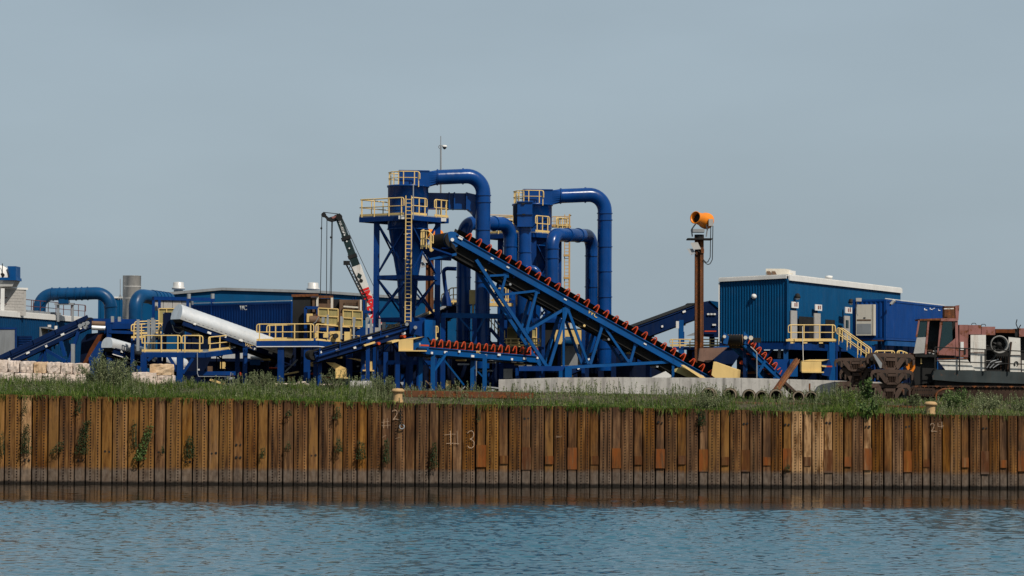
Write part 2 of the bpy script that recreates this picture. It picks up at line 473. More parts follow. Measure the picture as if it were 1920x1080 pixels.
# ------------------------------------------------------------------ water
def water_mat():
    m, nd, lk, bs = nodes_of('harbour_water')
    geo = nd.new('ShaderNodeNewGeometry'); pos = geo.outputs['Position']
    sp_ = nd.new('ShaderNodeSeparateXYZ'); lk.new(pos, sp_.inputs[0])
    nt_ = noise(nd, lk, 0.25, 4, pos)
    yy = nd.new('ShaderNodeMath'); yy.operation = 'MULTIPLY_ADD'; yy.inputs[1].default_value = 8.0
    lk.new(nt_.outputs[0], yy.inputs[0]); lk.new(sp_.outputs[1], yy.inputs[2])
    # the wall's dark reflection put into the base colour near it, teal water offshore
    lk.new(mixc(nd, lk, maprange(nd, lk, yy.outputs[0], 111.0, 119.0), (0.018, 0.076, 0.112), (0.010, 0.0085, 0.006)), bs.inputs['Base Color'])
    bs.inputs['Roughness'].default_value = 0.06
    bs.inputs['IOR'].default_value = 1.33
    n1 = noise(nd, lk, 9.0, 4, pos, 0.6, (0.7, 1.0, 1.0))
    b = nd.new('ShaderNodeBump'); b.inputs['Strength'].default_value = 0.12; b.inputs['Distance'].default_value = 0.010
    lk.new(n1.outputs[0], b.inputs['Height']); lk.new(b.outputs[0], bs.inputs['Normal'])
    return m
WATER = water_mat()

def wave_sheet():
    ny, nx = 1150, 620
    ys = np.linspace(58.0, 130.6, ny)
    xs = np.linspace(-31.0, 31.0, nx)
    X, Y = np.meshgrid(xs, ys)
    Z = np.zeros_like(X)
    r = np.random.default_rng(3)
    # wind ripples running obliquely towards the camera; the strip under the wall lies in the lee
    for k in range(46):
        lam = 0.26 * (5.0 ** r.random())
        ang = r.normal(-1.35, 0.55)
        amp = 0.0045 * lam ** 0.75
        kx, ky = 2 * math.pi / lam * math.cos(ang), 2 * math.pi / lam * math.sin(ang)
        ph = r.random() * 6.28
        wob = 0.8 * np.sin(X * r.uniform(0.05, 0.3) + Y * r.uniform(0.03, 0.2) + ph * 2)
        Z += amp * np.sin(kx * X + ky * Y + ph + wob)
    lee = 113.2 - 0.085 * (X + 28) + 0.9 * np.sin(X * 0.33 + 1) + 0.6 * np.sin(X * 1.1 + Y * .4) + 0.7 * np.sin(X * 2.3 + np.sin(X * .8) * 2 - Y * .9)
    t = np.clip((Y - lee + 1.6) / 3.2, 0, 1); t = t * t * (3 - 2 * t)
    patch = 0.5 + 0.5 * np.sin(X * 0.21 + 0.6) * np.sin(Y * 0.55 + X * 0.09)
    gust = 0.80 + 0.35 * np.sin(X * 0.13 + Y * 0.05) * np.sin(Y * 0.11 - X * 0.04 + 1.3)
    rough = (1 - t) * 1.0 * gust + t * (0.20 + 0.55 * patch ** 4 * np.clip((121 - Y) / 6, 0, 1) * np.clip((X + 12) / 20, .15, 1))
    Z = Z * rough
    me = bpy.data.meshes.new('water')
    nv = nx * ny
    co = np.stack([X, Y, Z], -1).reshape(-1).astype(np.float32)
    i = (np.arange(ny - 1)[:, None] * nx + np.arange(nx - 1)[None, :]).reshape(-1)
    quads = np.stack([i, i + 1, i + nx + 1, i + nx], -1).astype(np.int32)
    nf = len(quads)
    me.vertices.add(nv); me.vertices.foreach_set('co', co)
    me.loops.add(nf * 4); me.loops.foreach_set('vertex_index', quads.reshape(-1))
    me.polygons.add(nf)
    me.polygons.foreach_set('loop_start', np.arange(0, nf * 4, 4, dtype=np.int32))
    me.polygons.foreach_set('use_smooth', np.ones(nf, dtype=bool))
    me.update(calc_edges=True)
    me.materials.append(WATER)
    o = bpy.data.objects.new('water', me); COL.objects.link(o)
    o['kind'] = 'structure'
    # the rest of the basin, a hand's breadth lower so that the two sheets never meet
    mb = MB()
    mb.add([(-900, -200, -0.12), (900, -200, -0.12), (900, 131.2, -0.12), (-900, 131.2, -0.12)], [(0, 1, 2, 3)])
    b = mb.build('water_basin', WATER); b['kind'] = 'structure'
wave_sheet()

# ------------------------------------------------------------------ quay ground
def ground():
    m, nd, lk, bs = nodes_of('quay_soil')
    geo = nd.new('ShaderNodeNewGeometry'); pos = geo.outputs['Position']
    n = noise(nd, lk, 1.4, 8, pos, 0.7)
    r = ramp(nd, [(0.3, (0.040, 0.034, 0.024)), (0.55, (0.075, 0.064, 0.045)), (0.75, (0.13, 0.11, 0.085))])
    lk.new(n.outputs[0], r.inputs[0]); lk.new(r.outputs[0], bs.inputs['Base Color'])
    bs.inputs['Roughness'].default_value = 0.95; bs.inputs['Specular IOR Level'].default_value = 0.05
    b = nd.new('ShaderNodeBump'); b.inputs['Strength'].default_value = 0.7; b.inputs['Distance'].default_value = 0.1
    lk.new(n.outputs[0], b.inputs['Height']); lk.new(b.outputs[0], bs.inputs['Normal'])
    xs = [-900, -300, -80] + list(np.arange(-40, 41, 1.6)) + [80, 300, 900]
    ys = [130.75, 131.5, 132.3, 133.2, 134, 135, 136, 137, 138, 140, 145, 150, 155, 160, 165, 180, 220, 400, 900, 2500]
    vs, fs = [], []
    for j, y in enumerate(ys):
        for x in xs:
            j1 = random.uniform(-0.06, 0.06) if 131 < y < 170 and abs(x) < 45 else 0
            vs.append((x, y, ground_z(x, y) + j1))
    nx = len(xs)
    for j in range(len(ys) - 1):
        for i in range(nx - 1):
            a = j * nx + i
            fs.append((a, a + 1, a + nx + 1, a + nx))
    mb = MB(); mb.add(vs, fs, True)
    g = mb.build('ground', m, org=(0, 130, 0)); g['kind'] = 'structure'
ground()

# ------------------------------------------------------------------ sheet pile wall
def sheet_wall():
    YW = 130.0
    # centre lines of the plain pans along the wall, measured in photograph pixels
    PC = [-504, -453, -402, -351, -301, -251, -201, -151, -101, -51, -1, 50, 100, 151, 201, 251, 301, 352, 401, 447, 493, 541, 588, 634, 680, 725, 770, 814, 858, 902, 945, 987, 1030, 1073, 1115, 1156, 1197, 1238, 1279, 1319, 1360, 1398, 1438,
          1476, 1514, 1553, 1590, 1627, 1665, 1702, 1737, 1774, 1810, 1847, 1882, 1916, 1951, 1986, 2021, 2056, 2091, 2126, 2161, 2196, 2231, 2266, 2301, 2336, 2371, 2406, 2441]
    wide = []
    for p_, q_ in zip(PC[:-1], PC[1:]):
        pw = (q_ - p_) * 0.41
        wide.append((p_ + pw / 2, (q_ - p_) - pw, pw))
    ox = {}
    w = thing('sheet_pile_wall', 'rusty brown steel sheet pile wall rising from the water', 'wall', P(960, 913, YW))
    L = 7.4
    # riveted pan, 1 m wide: two plates with a seam, side webs going back, two rows of rivets
    def riveted():
        mb = MB()
        prof = [(-0.5, 0.45), (-0.47, 0.09), (-0.44, 0.05), (0.115, -0.03), (0.125, 0.01), (0.150, 0.01), (0.160, -0.04), (0.42, 0.05), (0.46, 0.09), (0.5, 0.45)]
        vs = []
        for px, py in prof: vs += [(px, py, 0), (px, py, L)]
        mb.add(vs, [(2 * i, 2 * i + 2, 2 * i + 3, 2 * i + 1) for i in range(len(prof) - 1)])
        n = int(L / 0.152)
        for k in range(n):
            for cx, cy in ((-0.17, 0.011), (0.30, 0.008)):
                z = 0.08 + k * 0.152
                vs = [(cx + 0.052 * math.cos(a), cy - .012, z + 0.046 * math.sin(a)) for a in (0.5, 1.55, 2.6, 3.65, 4.7, 5.75)]
                vs += [(cx, cy - 0.032, z)]
                mb.mi = 1
                mb.add(vs, [((i + 1) % 6, i, 6) for i in range(6)])
                mb.mi = 0
        return mb
    def plain():
        mb = MB()
        prof = [(-0.5, 0.45), (-0.46, 0.06), (-0.40, 0.035), (0.40, 0.035), (0.46, 0.06), (0.5, 0.45)]
        vs = []
        for px, py in prof: vs += [(px, py, 0), (px, py, L)]
        mb.add(vs, [(2 * i, 2 * i + 2, 2 * i + 3, 2 * i + 1) for i in range(len(prof) - 1)])
        return mb
    rivet = paint('rivet_shaded', (0.009, 0.005, 0.0035), 0.8, dirt=0.3)  # near-black rivets: their shadow is put into the colour
    r0 = riveted().build('riveted_pile', [PILE, rivet], w, org=(0, 0, 0))
    p0 = plain().build('plain_pile', PILE, w, org=(0, 0, 0))
    first_r = first_p = True
    m_per = YW / FPX
    plain_px = []
    pale = {1: None}
    def variant(src, mat):
        me = src.data.copy(); me.materials[0] = mat
        return me
    r_base, p_base = r0.data, p0.data
    r_pale, r_och = variant(r0, PILEP), variant(r0, PILEO)
    p_pale, p_och = variant(p0, PILEP), variant(p0, PILEO)
    for k, (x, a, b) in enumerate(wide):
        for (x0, wd, src, is_r) in ((x, a, r0, True), (x + a, b, p0, False)):
            c = P(x0 + wd / 2, 700, YW)
            zt = wall_top(c.x) + random.uniform(-0.03, 0.02)
            pos = Vector((c.x, YW + (0.0 if is_r else 0.02) + random.uniform(-0.035, 0.035), zt - L))
            if (is_r and first_r) or ((not is_r) and first_p):
                o = src; place(o, pos, w)
                if is_r: first_r = False
                else: first_p = False
            else:
                o = linked(src.name.split('.')[0], src, pos, w)
            o.rotation_euler = (R(random.uniform(-.15, .15)), R(random.gauss(0, .12)), R(random.gauss(0, 2.2)))
            o.scale = (wd * m_per * (0.975 if is_r else 0.945), 1, 1)
            cx = x0 + wd / 2
            if is_r:
                o.data = r_pale if 1485 < cx < 1545 else (r_och if random.random() < (.9 if cx < 430 else .35 if cx < 700 else .05 if cx < 1560 else .35) else r_base)
            else:
                plain_px.append((cx, wd))
                o.data = p_pale if min(abs(cx - q) for q in (1514, 1553, 1627, 50)) < 6 else (p_och if random.random() < (.8 if cx < 480 else .25 if cx < 700 else .08) else p_base)
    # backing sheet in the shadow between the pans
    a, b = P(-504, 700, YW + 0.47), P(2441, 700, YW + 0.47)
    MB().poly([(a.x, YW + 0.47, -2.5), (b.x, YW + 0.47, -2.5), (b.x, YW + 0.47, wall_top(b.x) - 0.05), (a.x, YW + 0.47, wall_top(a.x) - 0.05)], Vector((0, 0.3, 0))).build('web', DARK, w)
    # newer rust-red patch plates on the plain pans of the right two thirds
    def nearest(px): return min(plain_px, key=lambda q: abs(q[0] - px))
    plates = []
    for k, q_ in enumerate(c_ for c_ in PC if 850 < c_ < 1990):
        if q_ in (858, 1665, 1774): continue
        dy = (q_ - 860) * .0085
        plates.append((q_, 837 + dy + random.uniform(-3, 3), 877 + dy + random.uniform(-3, 4)) if k % 2 else (q_, 852 + dy + random.uniform(-2, 2), 868 + dy + random.uniform(-1, 2)))
    for px, y0, y1 in plates:
        cx, wd = nearest(px)
        big = (y1 - y0) > 30
        hw = wd * (0.50 if big else 0.42)
        d = 0.012 if big else 0.018
        o, e = P(cx - hw, y1, YW - d), P(cx + hw, y0, YW - d)
        MB().box(Vector((o.x, YW - d, o.z)), Vector((e.x - o.x, 0, 0)), Vector((0, d + 0.05, 0)), Vector((0, 0, e.z - o.z))).build('patch_plate', random.choice((PATCH, PATCH, PATCHD) if big else (PATCHD, PATCHD, PATCH)), w)
    # pairs of lifting holes burnt through the plain pans
    for px, py in ((50, 863), (151, 863), (201, 847), (301, 848), (352, 866), (401, 850), (446, 858), (447, 834), (540, 854), (541, 868), (588, 854), (987, 785), (1070, 771), (1071, 780), (1155, 789), (1237, 792), (1397, 794), (1475, 796), (1553, 793), (1627, 800), (1702, 800), (1847, 803)):
        cx, wd = nearest(px)
        for s in (-1, 1):
            q = P(cx + s * wd * 0.2, py + random.uniform(-0.7, 0.7), YW + 0.03)
            MB().cyl(q, q + Vector((0, 0.08, 0)), 0.055 + random.uniform(-.012, .015), n=8).build('lifting_hole', DARK, w)
    # chalk figures
    def stroke(pts, wpx=1.5, Yo=-0.075):
        q = [P(a, b, YW + Yo) for a, b in pts]
        mb = MB(); s = wpx * m_per * .36
        for a, b in zip(q[:-1], q[1:]):
            d = (b - a).normalized(); n = Vector((-d.z, 0, d.x)) * s
            d = d * s * 0.6
            mb.poly([a - d - n, b + d - n, b + d + n, a - d + n], Vector((0, -0.004, 0)))
        mb.build('chalk_mark', CHALK, w)
    stroke([(736, 771), (738, 769.4), (741, 768.8), (744, 770.5), (744.6, 774), (743, 779), (739, 784.5), (736.5, 787), (741, 785.4), (746, 786.6), (751, 787.5)], 1.8)
    stroke([(748, 769), (748, 774), (752, 775)], 0.9)
    stroke([(716, 792), (730, 790)], .9); stroke([(716, 798), (732, 797)], .9); stroke([(720, 786), (719, 803)], .9); stroke([(726, 784), (727, 803)], .9)
    stroke([(717, 820), (724, 816)], .7); stroke([(742, 822), (750, 820)], .7)
    stroke([(833, 815.5), (846, 814), (854, 814)], 1.0); stroke([(837, 831.5), (850, 831), (861, 832)], 1.2); stroke([(844.5, 808), (845, 834)], 1.6); stroke([(857, 808), (858.5, 834)], .9)
    stroke([(877, 812), (879, 809), (884, 807.5), (887.5, 810), (888.5, 815), (886.5, 820.5), (881, 823.5), (886, 825), (889, 829), (888.5, 836), (885, 840), (880, 839.5), (877, 836)], 1.6)
    stroke([(1745, 797), (1746, 794.5), (1749, 793.6), (1751.5, 795.5), (1751.5, 799), (1749, 804), (1746, 809), (1751, 808.3), (1757, 808.8)], 1.4)
    stroke([(1758.5, 793), (1758.8, 799.5), (1763, 799.8), (1769, 798.5)], 1.4); stroke([(1766, 791), (1766, 803)], 1.2)
    stroke([(1043, 820), (1044.5, 817), (1046, 820), (1048, 817.5), (1050, 820), (1054, 817)], .6)
    for x0, x1 in ((-900, a.x), (b.x, 900)):
        q = MB().box(Vector((x0, YW + .1, -2.5)), Vector((x1 - x0, 0, 0)), Vector((0, .8, 0)), ZV * (2.45 + wall_top(max(-38, min(38, (x0 if abs(x0) < 500 else x1)))))).build('quay_wall', PILE)
        q['kind'] = 'structure'
    return w
sheet_wall()

def chain_shackle():
    t = thing('mooring_shackle', 'dark steel shackle hanging on a short chain beside the chalk 2', 'shackle', P(752, 806, 129.85))
    mb = MB()
    for k in range(7):
        z0 = P(751.5, 770 + k * 4.0, 129.84)
        d = Vector((0.045, 0, 0)) if k % 2 else Vector((0, 0.035, 0))
        ring = [z0 + d * math.cos(a) + Vector((0, 0, 0.085)) * math.sin(a) for a in np.linspace(0, 2 * math.pi, 9)]
        mb.tube(ring, 0.02, 5, caps=False)
    mb.build('chain', DARK, t)
    c = P(753.5, 800, 129.82); r = 0.125
    pts = [c + Vector((r * math.cos(a), 0, r * math.sin(a))) for a in np.linspace(R(120), R(420), 14)]
    MB().tube(pts, 0.035, 7).build('bow', GREY, t)
    MB().cyl(pts[0] + Vector((-0.06, 0, 0)), pts[-1] + Vector((0.06, 0, 0)), 0.03, n=8).build('pin', DARK, t)
chain_shackle()
# ------------------------------------------------------------------ plant kit
def gz(p):
    return ground_z(p.x, p.y)

def down(p, extra=0.05):
    return Vector((p.x, p.y, gz(p) - extra))

def railing(parent, pts, h=1.07, gap=1.5, mat=None, r=0.04, toe=True, mid=True, hook=False):
    """handrail along base points: rails are the part, each post is its sub-part"""
    mat = mat or YEL
    pts = [Vector(p) for p in pts]
    up = ZV * h; md = ZV * (h * 0.52)
    top = [pts[0] + md] + [p + up for p in pts] + [pts[-1] + md] if mid else [p + up for p in pts]
    mb = MB()
    mb.tube(arc_path(top, 0.14, 3) if mid else top, r, 6)
    if mid:
        mb.tube([p + md for p in pts], r * 0.85, 6)
    if toe:
        for a, b in zip(pts[:-1], pts[1:]):
            mb.beam(a + ZV * 0.06, b + ZV * 0.06, 0.02, 0.13)
    rail = mb.build('railing', mat, parent)
    done = set()
    for a, b in zip(pts[:-1], pts[1:]):
        n = max(1, round((b - a).length / gap))
        ins = 0.18 / max(0.4, (b - a).length)
        for k in range(n + 1):
            t = min(max(k / n, ins), 1 - ins)
            p = lerp(a, b, t)
            key = (round(p.x, 1), round(p.y, 1))
            if key in done: continue
            done.add(key)
            m2 = MB().beam(p - ZV * 0.12, p + up, r * 1.7, r * 1.7)
            if hook: m2.cbox(p - ZV * 0.14 + (b - a).normalized() * 0.09, (b - a).normalized() * 0.26, ZV * 0.1, Vector((0, 0.05, 0)))
            m2.build('post', mat, rail)
    return rail

def ladder(parent, a, b, mat, wd=0.42, out=None, name='ladder', rung=0.23):
    a, b = Vector(a), Vector(b)
    s = (out or Vector((1, 0, 0))).normalized() * wd / 2
    mb = MB().beam(a - s, b - s, 0.06, 0.06).beam(a + s, b + s, 0.06, 0.06)
    n = int((b - a).length / rung)
    for k in range(1, n):
        c = lerp(a, b, k / n)
        mb.cyl(c - s, c + s, 0.022, n=5)
    return mb.build(name, mat, parent)

IDLER = {}
def idler_mesh(width):
    """orange troughing idler frame: bent bracket with rollers, local x runs across the belt"""
    mb = MB()
    w = width / 2
    mb.beam((-w, 0, 0), (w, 0, 0), 0.10, 0.08)
    for s, h in ((-1, 1.0),):
        pts = [(s * w, 0, 0.0), (s * w, 0.0, 0.36 * h), (s * w * 0.97, 0.05, 0.46 * h), (s * w * 0.92, 0.14, 0.43 * h), (s * w * 0.86, 0.26, 0.14 * h)]
        mb.tube(arc_path(pts, 0.08, 3), 0.036, 6)
        mb.cyl((s * w * 0.88, 0.02, 0.36), (s * w * 0.42, 0.02, 0.16), 0.065, n=8)
    mb.cyl((-w * 0.40, 0.02, 0.15), (w * 0.40, 0.02, 0.15), 0.065, n=8)
    return mb

def conveyor(name, label, p0, p1, width=1.2, side=None, sd=0.42, idlers=0, mat=None, skirts=False, bearings=0, pan=True, head_r=0.36, group=None, it0=0.02, it1=0.98):
    """p0 tail, p1 head: top edge of the near stringer"""
    mat = mat or BLUEL
    p0, p1 = Vector(p0), Vector(p1)
    ax = (p1 - p0).normalized()
    b = Vector((ax.y, -ax.x, 0)).normalized()
    if b.y < 0: b = -b
    if side is not None: b = side
    n = b.cross(ax).normalized()
    if n.z < 0: n = -n
    t = thing(name, label, 'conveyor', down((p0 + p1) / 2), group)
    mid = -n * sd / 2
    for k, nm in ((0, 'stringer'), (1, 'stringer')):
        o = b * (width * k)
        m = MB().beam(p0 + mid + o, p1 + mid + o, 0.10, sd, n)
        s = -1 if k == 0 else 1
        for zz in (-0.02, -sd + 0.02):
            m.beam(p0 + n * zz + o + b * s * 0.08, p1 + n * zz + o + b * s * 0.08, 0.12, 0.04, n)
        m.build(nm, mat, t)
    # trough belt and return belt
    m = MB(); L = (p1 - p0)
    prof = [(0.12, 0.40), (0.26, 0.16), (0.74, 0.16), (0.95, 0.52)]
    if not idlers: prof = [(0.05, 0.06), (0.95, 0.06)]
    vs = []
    for q, h in prof: vs += [p0 + b * (q * width) + n * h, p1 + b * (q * width) + n * h]
    vs2 = [v - n * 0.04 for v in vs]
    k = len(prof)
    m.add(vs, [(2 * i, 2 * i + 1, 2 * i + 3, 2 * i + 2) for i in range(k - 1)])
    m.add(vs2, [(2 * i, 2 * i + 2, 2 * i + 3, 2 * i + 1) for i in range(k - 1)])
    m.build('belt', BELT, t)
    if pan:
        m = MB().beam(p0 + b * width / 2 - n * (sd + 0.10), p1 + b * width / 2 - n * (sd + 0.10), width * 0.86, 0.05, n)
        m.build('return_belt', BELT, t)
        nb = max(2, int(L.length / 2.4))
        for i in range(nb):
            c = lerp(p0, p1, (i + 0.5) / nb) - n * (sd + 0.16)
            MB().cyl(c + b * 0.1, c + b * (width - 0.1), 0.07, n=8).build('return_roller', GREY if i % 2 else YEL, t)
    for e, rr in ((p1, head_r), (p0, head_r * 0.85)):
        c = e - n * (rr - 0.12)
        MB().cyl(c + b * 0.04, c + b * (width - 0.04), rr, n=18).build('pulley', BELT, t)
    if idlers:
        key = round(width, 2)
        im = idler_mesh(width + 0.10)
        rot = Matrix((b, ax, n)).transposed().to_euler()
        first = None
        for i in range(idlers):
            q = lerp(it0, it1, i / (idlers - 1))
            c = lerp(p0, p1, q) + b * width / 2 + n * 0.04
            if first is None:
                first = im.build('idler', ORG, t, org=(0, 0, 0)); place(first, c, t)
                first.rotation_euler = rot
            else:
                linked('idler', first, c, t, rot)
    for i in range(bearings):
        c = lerp(p0, p1, (i + 0.35) / bearings) - b * 0.13 - n * (0.12 + sd * 0.5 * ((i * 7) % 3) / 2)
        MB().cbox(c, ax * (0.16 + 0.1 * (i % 2)), b * 0.05, n * 0.13).build('bearing_block', WHITE, t)
    if skirts:
        m = MB().beam(p0 + n * 0.16 + b * 0.1, p1 + n * 0.16 + b * 0.1, 0.04, 0.34, n)
        for i in range(int(L.length / 1.6)):
            c = lerp(p0, p1, (i + 0.5) / int(L.length / 1.6)) + n * 0.16 + b * 0.06
            m.cbox(c, ax * 0.05, b * 0.1, n * 0.36)
        m.build('skirt_plate', mat, t)
    return t, ax, b, n

def leg_pair(t, p, b, width, mat, w=0.22, name='leg'):
    for k in (0, 1):
        q = p + b * width * k
        part_beam(name, down(q), q, w, mat, t)

def half_cover(t, p0, p1, b, n, width, rad, mat):
    """ribbed galvanised half-round belt cover"""
    m = MB(); L = (p1 - p0).length; ax = (p1 - p0) / L
    segs = 18; N = int(L / 0.16)
    vs = []
    for i in range(N + 1):
        rr = rad * (1.0 + (0.012 if i % 2 else 0.0))
        c = p0 + ax * (L * i / N) + b * width / 2
        for k in range(segs + 1):
            a = R(-24) + R(228) * k / segs
            vs.append(c - b * math.cos(a) * width / 2 * rr / rad + n * math.sin(a) * rr)
    W_ = segs + 1
    m.add(vs, [(i * W_ + k, (i + 1) * W_ + k, (i + 1) * W_ + k + 1, i * W_ + k + 1) for i in range(N) for k in range(segs)], True)
    m.add([p0 + b * width / 2 - b * math.cos(R(-24) + R(228) * k / segs) * width / 2 + n * math.sin(R(-24) + R(228) * k / segs) * rad for k in range(W_)], [tuple(range(W_))])
    m.add([p1 + b * width / 2 - b * math.cos(R(-24) + R(228) * k / segs) * width / 2 + n * math.sin(R(-24) + R(228) * k / segs) * rad for k in range(W_)], [tuple(range(W_))])
    return m.build('cover', mat, t)

def corrugated(p, q, z0, z1, mat, name, parent, pitch=0.3, depth=0.05, inward=None):
    """vertical trapezoid-ribbed sheet from p to q (plan points)"""
    p, q = Vector(p), Vector(q)
    L = (q - p).length; ax = (q - p) / L
    out = Vector((ax.y, -ax.x, 0))
    if out.y > 0: out = -out
    n = max(2, int(L / pitch))
    pts = []
    for i in range(n):
        s = L / n * i; d = L / n
        for f, o in ((0, 0), (0.36, 0), (0.5, depth), (0.86, depth)):
            pts.append(p + ax * (s + f * d) + out * o)
    pts.append(p + ax * L)
    vs = []
    for k, a in enumerate(pts):
        t = (a - p).dot(ax) / L
        za = z0 if not isinstance(z0, tuple) else lerp(z0[0], z0[1], t)
        zb = z1 if not isinstance(z1, tuple) else lerp(z1[0], z1[1], t)
        vs += [Vector((a.x, a.y, za)), Vector((a.x, a.y, zb))]
    mb = MB(); mb.add(vs, [(2 * i, 2 * i + 2, 2 * i + 3, 2 * i + 1) for i in range(len(pts) - 1)])
    return mb.build(name, mat, parent)

def container(name, label, corner, d_long, L, d_end, Wd, z0, h, mat, face_sign=1):
    t = thing(name, label, 'container', (corner.x, corner.y, z0))
    a = Vector((corner.x, corner.y, z0)); 
    e1, e2 = a + d_long * L, a + d_end * Wd
    corrugated(a + d_long * 0.12, e1 - d_long * 0.12, z0 + 0.16, z0 + h - 0.12, mat, 'side_panel', t, 0.30, 0.045)
    corrugated(a + d_end * 0.12, e2 - d_end * 0.12, z0 + 0.16, z0 + h - 0.12, mat, 'end_panel', t, 0.30, 0.045)
    ins = 0.03
    MB().box(a + d_long * 0.06 + d_end * 0.06 + ZV * 0.05, d_long * (L - 0.12), d_end * (Wd - 0.12), ZV * (h - 0.1)).build('body', mat, t)
    for q in (a, e1, e2, e1 + d_end * Wd):
        MB().cbox(q + ZV * h / 2, d_long * 0.16, d_end * 0.16, ZV * h).build('corner_post', mat, t)
    for q, dd, ln in ((a, d_long, L), (a, d_end, Wd), (e1, d_end, Wd), (e2, d_long, L)):
        for z in (0.08, h - 0.06):
            MB().beam(q + ZV * z + dd * 0.085, q + ZV * z + dd * (ln - 0.085), 0.13, 0.13).build('rail', mat, t)
    return t

def text_part(body, pos, xdir, zdir, size, mat, parent, name='lettering', depth=0.01, bold=0.0):
    cu = bpy.data.curves.new(name, 'FONT'); cu.body = body; cu.size = size; cu.extrude = depth; cu.offset = bold
    cu.align_x = 'CENTER'; cu.align_y = 'CENTER'
    cu.materials.append(mat)
    tmp = bpy.data.objects.new(name, cu); COL.objects.link(tmp)
    bpy.context.view_layer.update()
    me = bpy.data.meshes.new_from_object(tmp.evaluated_get(bpy.context.evaluated_depsgraph_get()))
    bpy.data.objects.remove(tmp)
    o = bpy.data.objects.new(name, me); COL.objects.link(o)
    x, z = xdir.normalized(), zdir.normalized()
    yv = x.cross(z)                       # away from the viewer
    o.rotation_euler = Matrix((x, z, -yv)).transposed().to_euler()
    place(o, Vector(pos), parent)
    return o

